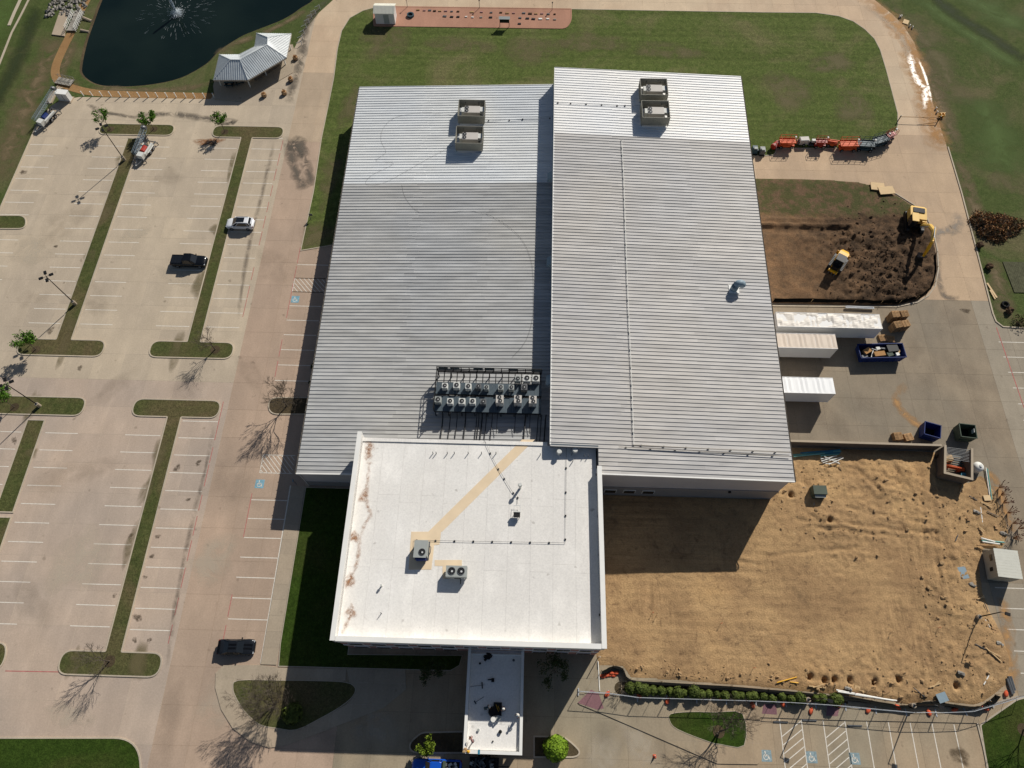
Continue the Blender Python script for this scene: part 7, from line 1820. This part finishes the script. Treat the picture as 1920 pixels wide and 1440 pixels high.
# fountain
fx = (-74.42, 131.35)
ft = thing('fountain', 'white fountain jet throwing spray over the dark pond', 'fountain', (*fx, -.22))
rr = random.Random(3); jt = MB()
for k in range(120):
    a = rr.random() * 2 * PI; l = rr.uniform(.05, .35); hh = rr.uniform(2.0, 5.2); jt.tube([(0, 0, .1), (math.cos(a) * l * .3, math.sin(a) * l * .3, hh * .6), (math.cos(a) * l, math.sin(a) * l, hh)], [.06, .06, .03], 4, False)
tag(jt.build('jet', 'jetwater', ft), kind='stuff')
sp = MB()
for k in range(800):
    a = rr.random() * 2 * PI; c_, s_ = math.cos(a), math.sin(a); core = k < 680
    s = rr.uniform(.02, .06) if core else rr.uniform(.012, .03)
    rad = abs(rr.gauss(0, .75)) if core else rr.uniform(2.5, 7.5); l = rr.uniform(.1, .4) if core else rr.uniform(.4, 1.2); z = rr.uniform(.02, 1.1) if core else rr.uniform(.02, .2)
    sp.tube([(c_ * rad, s_ * rad, z), (c_ * (rad + l), s_ * (rad + l), max(.02, z - .1))], [s * .5, s], 3, False)
tag(sp.build('spray', 'spray', ft), kind='stuff')
MB().cyl((0, 0, -.1), .6, .25, 14).build('float', 'black', ft)
# pavilion
pv = thing('pavilion', 'blue grey metal roofed pavilion of two joined hips beside the pond', 'pavilion')
EZ, RZ_ = 3.0, 4.9
A, B, C, D, E_, F_, G2, H_ = [(x, y, EZ) for x, y in [(-60.68, 108.69), (-54.02, 108.86), (-47.69, 115.18), (-47.89, 122.04), (-54.86, 122.03), (-54.56, 118.17), (-57.17, 115.84), (-61.04, 115.74)]]
r1, r2, r3, r4 = [(x, y, RZ_) for x, y in [(-57.36, 112.02), (-55.52, 112.06), (-51.06, 116.32), (-51.34, 118.42)]]
def ribbed_face(root, poly):
    """roof face; the first edge is the eave, ribs run square to it"""
    P = [Vector(q) for q in poly]; e = (P[1] - P[0]).normalized(); n = (P[1] - P[0]).cross(P[2] - P[0]).normalized()
    if n.z < 0: n = -n
    s = n.cross(e).normalized()
    if s.z < 0: s = -s
    m_ = MB(); m_.face([tuple(q) for q in poly]) if (P[1] - P[0]).cross(P[2] - P[0]).z > 0 else m_.face([tuple(q) for q in reversed(poly)])
    m_.face([tuple(q - n * .06) for q in P])
    loc = [((q - P[0]).dot(e), (q - P[0]).dot(s)) for q in P]
    u = min(l[0] for l in loc) + .2
    while u < max(l[0] for l in loc):
        ys = []
        for i in range(len(loc)):
            a, b = loc[i], loc[(i + 1) % len(loc)]
            if (a[0] > u) != (b[0] > u): t = (u - a[0]) / (b[0] - a[0]); ys.append(a[1] + (b[1] - a[1]) * t)
        if len(ys) >= 2:
            ys.sort(); a, b = P[0] + e * u + s * ys[0], P[0] + e * u + s * ys[-1]
            w = e * .03; m_.add([a - w, a + w, b + w, b - w, a - w + n * .06, a + w + n * .06, b + w + n * .06, b - w + n * .06], [(4, 5, 6, 7), (0, 1, 5, 4), (2, 3, 7, 6), (1, 2, 6, 5), (3, 0, 4, 7)])
        u += .42
    return m_.build('roof_face', 'pav', root)
for poly in ((A, B, r2, r1), (H_, A, r1), (G2, H_, r1, r2), (F_, G2, r2, r3), (B, C, r3, r2), (C, D, r4, r3), (D, E_, r4), (E_, F_, r3, r4)): ribbed_face(pv, poly)
for a, b in ((r1, r2), (r2, r3), (r3, r4), (A, r1), (B, r2), (C, r3), (D, r4), (E_, r4), (H_, r1), (F_, r3), (G2, r2)): MB().tube([a, b], .09, 6).build('ridge_cap', 'pav', pv)
for q in [(-60.67, 110.55), (-54.81, 110.26), (-48.59, 121.01), (-48.94, 116.68), (-52.25, 113.58)] + [(-58.6, 114.2), (-53.4, 120.2)]: MB().box((*q, 1.5), (.18, .18, 3.0)).build('post', 'pvc', pv)
for a, b in ((A, B), (B, C), (C, D), (D, E_), (H_, A)): MB().box(tuple((Vector(a) + Vector(b)) / 2 - Vector((0, 0, .14))), ((Vector(b) - Vector(a)).length, .12, .2), math.atan2(b[1] - a[1], b[0] - a[0])).build('fascia', 'gutter', pv)
a, b = Vector((-54.27, 111.89)), Vector((-50.17, 116.34)); d = b - a
MB().box(((a.x + b.x) / 2, (a.y + b.y) / 2, 1.4), (d.length, .2, 2.8), math.atan2(d.y, d.x)).build('wall', 'block', pv)
for k, q in enumerate([(-58.92, 110.74), (-57.14, 111.38), (-52.93, 116.12), (-55.49, 113.80)]):
    tb = thing('picnic_table', 'dark picnic table in the shade of the pavilion, %s from the parking lot' % ORD[k], 'table', (*q, .12), .5 * k, 'picnic tables under the pavilion')
    MB().box((0, 0, .74), (1.8, .75, .05)).build('top', 'tealp', tb)
    for s in (-1, 1): MB().box((0, s * .7, .44), (1.8, .28, .04)).build('seat', 'tealp', tb); MB().box((s * .6, 0, .38), (.08, 1.3, .7)).build('leg', 'black', tb)

# ------------------------------------------------------------------ plaza furniture
p = (-30.15, 130.46)
sh = thing('shed', 'white shed with ribbed roof on the red paver plaza', 'shed', (*p, .16))
MB().box((0, 0, 1.3), (4.0, 2.7, 2.6)).build('walls', 'trailer', sh)
for s, y0, y1, z0, z1 in ((-1, -1.6, 0, 2.5, 3.15), (1, 0, 1.6, 3.15, 2.5)):
    m_ = MB(); m_.add([(-2.2, y0, z0), (2.2, y0, z0), (2.2, y1, z1), (-2.2, y1, z1)], [(0, 1, 2, 3)])
    for k in range(16): x = -2.1 + k * .28; m_.add([(x, y0, z0 + .01), (x + .04, y0, z0 + .01), (x + .04, y1, z1 + .01), (x, y1, z1 + .01), (x, y0, z0 + .05), (x + .04, y0, z0 + .05), (x + .04, y1, z1 + .05), (x, y1, z1 + .05)], [(4, 5, 6, 7), (0, 1, 5, 4), (3, 0, 4, 7), (1, 2, 6, 5)])
    m_.build('roof_slope', 'shedroof', sh)
MB().add([(-2.0, -1.35, 2.6), (-2.0, 1.35, 2.6), (-2.0, 0, 3.1), (2.0, -1.35, 2.6), (2.0, 1.35, 2.6), (2.0, 0, 3.1)], [(0, 2, 1), (3, 4, 5)]).build('gable', 'trailer', sh)
MB().box((.3, -1.38, 1.1), (1.1, .06, 2.0)).build('door', 'unitgrey', sh)
kb = thing('notice_board', 'dark roofed notice board on two posts at the plaza edge', 'notice board', (*(-5.49, 128.95), .16))
for s in (-1, 1): MB().box((s * .95, 0, .95), (.1, .1, 1.9)).build('post', 'black', kb)
MB().box((0, 0, 1.35), (1.9, .08, 1.0)).build('board', 'black', kb); MB().add([(-1.15, -.35, 1.9), (1.15, -.35, 1.9), (1.15, .35, 2.05), (-1.15, .35, 2.05), (-1.15, -.35, 1.85), (1.15, -.35, 1.85), (1.15, .35, 2.0), (-1.15, .35, 2.0)], [(0, 1, 2, 3), (7, 6, 5, 4), (0, 4, 5, 1), (1, 5, 6, 2), (2, 6, 7, 3), (3, 7, 4, 0)]).build('roof', 'unitgrey', kb)
fp = thing('fire_pit', 'round dark fire pit on the plaza near the shed', 'fire pit', (*(-25.24, 131.74), .15)); MB().ring((0, 0), .5, .75, 0, .4, 18).build('rim', 'tealp', fp); MB().cyl((0, 0, 0), .5, .12, 14).build('ash_bed', 'black', fp)
RW1 = [(-23.84, 133.61), (-22.48, 133.48), (-21.36, 133.51), (-20.33, 133.36), (-19.21, 133.39), (-17.98, 133.42), (-16.73, 133.29), (-15.39, 133.32), (-12.47, 133.22), (-10.45, 133.27), (-8.43, 133.16), (-6.41, 133.21), (-5.07, 133.07), (-3.72, 133.11), (-1.60, 133.16), (-0.26, 133.03), (0.97, 133.06), (2.20, 133.09), (3.54, 132.96), (4.88, 132.99)]
RW2 = [(-18.09, 131.75), (-16.62, 131.62), (-15.29, 131.66), (-13.61, 131.70), (-12.27, 131.57), (-10.48, 131.61), (-8.48, 131.66), (-2.35, 131.65), (-0.79, 131.52), (0.44, 131.39), (1.89, 131.42), (3.44, 131.46), (4.89, 131.33), (-2.42, 129.84)]
for k, p in enumerate(RW1 + RW2):
    m_ = ('oldwood', 'brick', 'steel', 'clay')[k % 4] if k < len(RW1) else ('steel', 'black', 'black', 'pvc', 'pvc', 'rock', 'black')[(k - len(RW1)) % 7]
    s = U_(.35, .6)
    tag(MB().box((*p, .2), (s * 1.3, s * .7, .14), U_(-.1, .1)).box((*p, .28), (s * 1.1, s * .5, .03)).build('marker_stone', m_), ('small flat marker stone in the back row on the plaza, %s from the shed' % nth(k) if k < len(RW1) else 'small flat marker stone in the front row on the plaza, %s from the shed' % nth(k - len(RW1)) if k < len(RW1) + 13 else 'single flat marker stone below the rows on the plaza'), 'marker stone', 'rows of marker stones on the plaza')
for k, p in enumerate([(-26.18, 134.56), (-10.96, 134.60), (4.32, 134.31)]):
    e = thing('bollard_light', 'thin dark bollard light at the road side of the plaza, %s from the shed' % ORD[k], 'bollard', (*p, .15)); MB().cyl((0, 0, 0), .05, 1.6, 8).build('shaft', 'steel', e); MB().cyl((0, 0, 1.6), .14, .2, 8).build('lamp_head', 'black', e)
# road gate, drain boards, small signs
gt = thing('swing_gate', 'low pipe swing gate across the east road', 'gate')
a, b = Vector((70.32, 104.66)), Vector((77.76, 104.58))
MB().tube([(*a, .95), (*b, .95)], .05, 6).build('bar', 'oldwood', gt); MB().tube([(*a.lerp(b, .5), .95), (*a.lerp(b, .98), .3)], .04, 5).build('brace', 'oldwood', gt)
for q in (a, b): MB().cyl((*q, 0), .09, 1.25, 8).build('post', 'black', gt)
tag(MB().box((*(78.72, 106.12), .6), (1.1, .08, .25), .1).box((*(78.59, 105.56), .5), (1.1, .08, .2), .1).box((*(78.35, 105.83), .4), (.08, .5, .8)).box((*(78.96, 105.85), .4), (.08, .5, .8)).build('barrier', 'yellow'), 'small yellow barrier on the grass at the gate post', 'barrier')
tag(MB().box((*(77.71, 132.49), .1), (1.1, 1.3, .15), -.5).build('inlet_lid', 'ply'), 'pale square lid at the outer edge of the road bend', 'lid')
for k, p in enumerate([(76.70, 133.95), (77.07, 134.12), (78.20, 131.20), (78.64, 130.72), (78.10, 107.78), (78.07, 106.80)]): tag(MB().box((*p, .25), (.06, .35, .5), .3).build('marker_lath', 'pvc'), 'small pale lath beside the outer road bend, %s from the north' % nth(k), 'lath', 'laths along the road bend')
e = thing('sign_post', 'short grey sign post on the grass strip beside the low hall', 'sign', (*(-37.96, 78.27), .1)); MB().cyl((0, 0, 0), .05, 1.3, 6).build('post', 'steel', e); MB().box((.25, .0, 1.1), (.6, .06, .5)).build('sign_plate', 'steel', e)
for k, p in enumerate(((-32.6, 61.6), (-32.6, 29.9))):
    e = thing('sign_post', ('bay sign in the hall shadow beside the upper blue symbol', 'bay sign in the hall shadow beside the lower blue symbol')[k], 'sign', (*p, .03)); MB().cyl((0, 0, 0), .04, 1.9, 6).build('post', 'steel', e); MB().box((-.03, 0, 1.7), (.04, .35, .5)).build('sign_plate', 'bluepaint', e)
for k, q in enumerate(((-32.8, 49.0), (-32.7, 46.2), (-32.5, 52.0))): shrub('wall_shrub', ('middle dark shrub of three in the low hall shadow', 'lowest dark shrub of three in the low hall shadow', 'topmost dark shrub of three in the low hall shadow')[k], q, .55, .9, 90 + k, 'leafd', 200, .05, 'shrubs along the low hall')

# ------------------------------------------------------------------ people at work on the canopy roof
def person(label, p, z, rz, pose, shirt, trousers, hat):
    bn = {'stand': dict(pel=(0, 0, .95), ch=(0, .06, 1.32), nk=(0, .07, 1.48), hd=(0, .10, 1.64), kl=(.1, .05, .5), kr=(-.1, -.02, .5), fl=(.11, .02, .06), fr=(-.11, -.1, .06), el=(.27, .1, 1.12), er=(-.27, .1, 1.12), hl=(.2, .34, 1.02), hr=(-.2, .34, 1.0)),
          'bend': dict(pel=(0, -.1, .88), ch=(0, .28, 1.08), nk=(0, .42, 1.14), hd=(0, .55, 1.16), kl=(.13, .06, .48), kr=(-.13, -.02, .48), fl=(.14, -.02, .06), fr=(-.14, -.16, .06), el=(.25, .42, .84), er=(-.25, .42, .84), hl=(.16, .55, .56), hr=(-.14, .58, .56)),
          'kneel': dict(pel=(0, -.05, .5), ch=(0, .12, .86), nk=(0, .2, 1.0), hd=(0, .27, 1.14), kl=(.13, .3, .42), kr=(-.13, .22, .1), fl=(.14, .18, .06), fr=(-.14, -.3, .08), el=(.27, .3, .72), er=(-.26, .3, .7), hl=(.15, .5, .5), hr=(-.12, .52, .48))}[pose]
    V = dict(bn); V['sl'] = (.19, V['nk'][1] - .03, V['nk'][2] - .06); V['sr'] = (-.19, V['nk'][1] - .03, V['nk'][2] - .06); V['pl'] = (.1, V['pel'][1], V['pel'][2] - .04); V['pr'] = (-.1, V['pel'][1], V['pel'][2] - .04)
    V['tl'] = tuple(Vector(V['fl']) + Vector((.02, .17, -.01))); V['tr'] = tuple(Vector(V['fr']) + Vector((-.02, .17, -.01)))
    rad = dict(pel=.15, ch=.155, nk=.065, hd=.10, kl=.07, kr=.07, fl=.05, fr=.05, el=.047, er=.047, hl=.04, hr=.04, sl=.075, sr=.075, pl=.105, pr=.105, tl=.035, tr=.035)
    ed = [('pel', 'ch'), ('ch', 'nk'), ('nk', 'hd'), ('nk', 'sl'), ('nk', 'sr'), ('sl', 'el'), ('sr', 'er'), ('el', 'hl'), ('er', 'hr'), ('pel', 'pl'), ('pel', 'pr'), ('pl', 'kl'), ('pr', 'kr'), ('kl', 'fl'), ('kr', 'fr'), ('fl', 'tl'), ('fr', 'tr')]
    bm = bmesh.new(); sk_ = bm.verts.layers.skin.verify(); vv = {}
    for k, c in V.items():
        v = bm.verts.new(c); v[sk_].radius = (rad[k], rad[k]); v[sk_].use_root = (k == 'pel'); vv[k] = v
    for a, b in ed: bm.edges.new((vv[a], vv[b]))
    me = bpy.data.meshes.new('figure'); bm.to_mesh(me); bm.free()
    tmp = bpy.data.objects.new('figure', me); COL.objects.link(tmp); tmp.modifiers.new('skin', 'SKIN'); s_ = tmp.modifiers.new('sub', 'SUBSURF'); s_.levels = 1; s_.render_levels = 1
    dg = bpy.context.evaluated_depsgraph_get(); me2 = bpy.data.meshes.new_from_object(tmp.evaluated_get(dg)); bpy.data.objects.remove(tmp)
    for m_ in (shirt, trousers, 'skin', 'black'): me2.materials.append(M[m_])
    segs = [(Vector(V['pel']), Vector(V['ch']), 0), (Vector(V['ch']), Vector(V['nk']), 0), (Vector(V['nk']), Vector(V['hd']), 2), (Vector(V['sl']), Vector(V['el']), 0), (Vector(V['sr']), Vector(V['er']), 0), (Vector(V['el']), Vector(V['hl']), 2), (Vector(V['er']), Vector(V['hr']), 2), (Vector(V['pl']), Vector(V['kl']), 1), (Vector(V['pr']), Vector(V['kr']), 1), (Vector(V['kl']), Vector(V['fl']), 1), (Vector(V['kr']), Vector(V['fr']), 1), (Vector(V['fl']), Vector(V['tl']), 3), (Vector(V['fr']), Vector(V['tr']), 3)]
    for f in me2.polygons:
        c = f.center; best = (1e9, 0)
        for a, b, k in segs:
            t = max(0, min(1, (c - a).dot(b - a) / (b - a).length_squared)); dd = (c - a.lerp(b, t)).length
            if dd < best[0]: best = (dd, k)
        f.material_index = best[1]
    me2.shade_smooth()
    e = thing('person', label, 'person', (*p, z), rz); link('body', me2, e)
    h = Vector(V['hd'])
    if hat: 
        MB().tube([tuple(h + Vector((0, 0, .02))), tuple(h + Vector((0, 0, .09))), tuple(h + Vector((0, 0, .14)))], [.125, .115, .05], 12).build('hard_hat', hat, e, True); MB().cyl(tuple(h + Vector((0, .03, .015))), .15, .015, 12).build('hat_brim', hat, e)
    else: MB().blob(tuple(h + Vector((0, -.01, .04))), .112, 3, .06, 2).build('hair', 'black', e, True)
    for s in (-1, 1):
        MB().blob(tuple(h + Vector((s * .035, .098, .0))), .013, 1, 0, 1).build('eye', 'black', e)
        hd_ = Vector(V['hl' if s > 0 else 'hr'])
        for k in range(4): MB().tube([tuple(hd_ + Vector(((k - 1.5) * .018, .02, -.01))), tuple(hd_ + Vector(((k - 1.5) * .02, .07, -.03))), tuple(hd_ + Vector(((k - 1.5) * .02, .085, -.06)))], [.01, .009, .008], 5).build('finger', 'skin', e)
        MB().tube([tuple(hd_ + Vector((-s * .03, .0, -.01))), tuple(hd_ + Vector((-s * .055, .04, -.03)))], [.011, .009], 5).build('thumb', 'skin', e)
    MB().blob(tuple(h + Vector((0, .105, -.02))), .018, 1, 0, 1).build('nose', 'skin', e)
    return e
KT = KZ + .002
person('worker in dark clothes and white hard hat left of the black box on the canopy', (-3.53, 1.00), KT, -1.2, 'bend', 'tealp', 'black', 'pvc')
person('worker in grey and white hard hat right of the black box on the canopy', (-1.18, 0.94), KT, 1.3, 'stand', 'steel', 'black', 'pvc')
person('worker in white shirt near the right parapet of the canopy', (0.51, 0.41), KT, 2.4, 'stand', 'pvc', 'steel', 'pvc')
person('worker in pinkish shirt at the lower left of the canopy', (-4.89, -2.62), KT, .6, 'bend', 'brick', 'tealp', None)
hb = thing('open_hatch', 'square black opening with heaped black sheeting on the canopy roof', 'hatch', (*(-2.24, 0.87), KT))
MB().box((.2, .1, .15), (1.0, 1.5, .3)).build('hatch_box', 'tarp', hb); MB().blob((-.5, -.1, .25), .5, 4, .3, 2, (.9, 1.2, .5)).build('sheeting', 'tarp', hb)
for k in range(5): MB().box((.05 + .1 * k, .2, .33), (.04, U_(.4, .9), .04), U_(-.4, .4)).build('lath', 'yellow' if k % 2 else 'black', hb)
tag(MB().blob((*(-3.48, 6.99), KT + .18), .5, 9, .3, 2, (1.1, .8, .4)).box((*(-3.74, 6.61), KT + .1), (.5, .25, .2), .7).build('tool_bag', 'tarp'), 'dark bag lying at the head of the canopy roof', 'bag')
tag(MB().box((*(-2.77, 4.22), KT + .1), (.35, .45, .2)).box((*(-3.10, 4.27), KT + .08), (.6, .12, .1), .1).build('power_tool', 'tarp'), 'dark power tool lying mid way up the canopy roof', 'tool')
for lbl, a, b, w_ in (('long handled broom lying near the left canopy parapet', (-4.07, 3.58), (-5.53, 3.42), .75), ('long handled broom lying slantwise below another broom', (-4.84, 1.63), (-3.75, 2.32), .45)):
    e = thing('broom', lbl, 'broom', (*a, KT)); d = Vector(b) - Vector(a); an = math.atan2(d.y, d.x)
    MB().tube([(0, 0, .08), (d.x, d.y, .04)], .025, 5).build('handle', 'steel', e); MB().box((0, 0, .05), (.12, w_, .1), an).build('head', 'tarp', e)
for k, (p, m_, s, lb) in enumerate((((-2.52, -0.20), 'pvc', .32, 'white bucket just below the black opening on the canopy'), ((-1.94, -0.01), 'unitgrey', .3, 'grey bucket beside the white bucket on the canopy'), ((-4.46, 6.10), 'tarp', .14, 'small black can near the head of the canopy'), ((-1.63, -1.52), 'tarp', .22, 'black bundle on the sunny half of the canopy'), ((-2.49, -2.58), 'tarp', .1, 'tiny black can near the foot of the canopy'), ((-4.29, -1.42), 'unitgrey', .16, 'small grey can left on the sunny half of the canopy'), ((-0.24, 6.59), 'steel', .16, 'grey tool near the upper right of the canopy'))):
    tag(MB().cyl((*p, KT), s * .8, s * 1.4, 12, s).build('bucket' if s > .25 else 'can', m_), lb, 'bucket' if s > .25 else 'can')
for k in range(3): tag(MB().blob((*([(-5.69, -3.50), (-5.36, -3.72), (-5.87, -3.73)][k]), KZ + .62), .25, 60 + k, .3, 1, (1, .8, .6)).build('rope_coil', ('oldwood', 'yellow', 'wood')[k]), ('brown bundle on the lower left canopy corner', 'yellow bundle on the lower left canopy corner', 'pale bundle on the lower left canopy corner')[k], 'bundle')
tag(MB().box((*(-4.09, -3.74), KZ + .54), (.25, .5, .03)).build('cloth', 'bluepipe'), 'bright blue cloth over the bottom parapet of the canopy', 'cloth')

# loose timber, pipe and board offcuts along the east side of the earthworks
LOOSE = [(63.98, 32.01), (65.28, 30.45), (63.71, 27.29), (65.08, 28.49), (65.13, 25.79), (67.41, 28.16), (67.50, 26.24), (68.19, 25.50), (66.85, 29.47), (61.39, 24.55), (62.47, 22.35), (61.88, 18.27), (62.71, 16.46), (63.10, 15.22), (63.47, 12.36), (63.60, 10.76), (62.37, 9.28), (61.20, 10.10), (59.29, 8.08), (57.42, 6.93), (53.97, 5.37), (51.72, 4.49), (47.64, 4.50), (42.57, 4.73), (38.82, 4.75)]
WHERE = ('below the walled pen', 'right of the walled pen shadow', 'on the churned strip', 'beside the white pipes', 'between the pipes and the grasses', 'near the red plumed grasses', 'at the foot of the grasses', 'nearest the road', 'beside the pale board', 'left of the pipe stack', 'below the pipe stack', 'left of the site cabin', 'just below the site cabin', 'above the field lamp post', 'right of the field lamp post', 'at the lot edge', 'on the spoil by the lot', 'left of the spoil by the lot', 'in the field corner', 'above the grey board', 'left of the grey board', 'by the last hole', 'among the holes', 'below the first holes', 'near the yellow hoses')
rr = random.Random(77)
for k, p in enumerate(LOOSE):
    z = .16 + (field_h(*p) if inside(p[0], p[1], ccw(FIELD)) else 0); L = rr.uniform(.8, 2.4); an = rr.uniform(0, PI); kind = k % 4
    if kind == 0: o = MB().box((*p, z), (L, .14, .09), an).box((p[0] + .15, p[1] + .12, z + .05), (L * .7, .12, .06), an + .35).build('timber_offcut', 'wood'); nm = 'timber'
    elif kind == 1: o = MB().tube([(p[0] - math.cos(an) * L / 2, p[1] - math.sin(an) * L / 2, z), (p[0] + math.cos(an) * L / 2, p[1] + math.sin(an) * L / 2, z + .05)], .06, 6).build('pipe_offcut', 'steel'); nm = 'pipe'
    elif kind == 2: o = MB().box((*p, z), (L * .5, .5, .05), an).box((p[0] - .1, p[1] + .2, z + .06), (L * .4, .3, .04), an + .5).build('board_offcut', 'oldwood'); nm = 'board'
    else: o = MB().blob((*p, z), .35, 500 + k, .4, 1, (1.2, .8, .5)).blob((p[0] + .4, p[1] - .2, z - .05), .22, 540 + k, .4, 1).build('rubble_lump', 'rock'); nm = 'rubble'
    tag(o, 'small loose %s lying %s' % (nm, WHERE[k]), nm, 'loose debris on the earthworks')
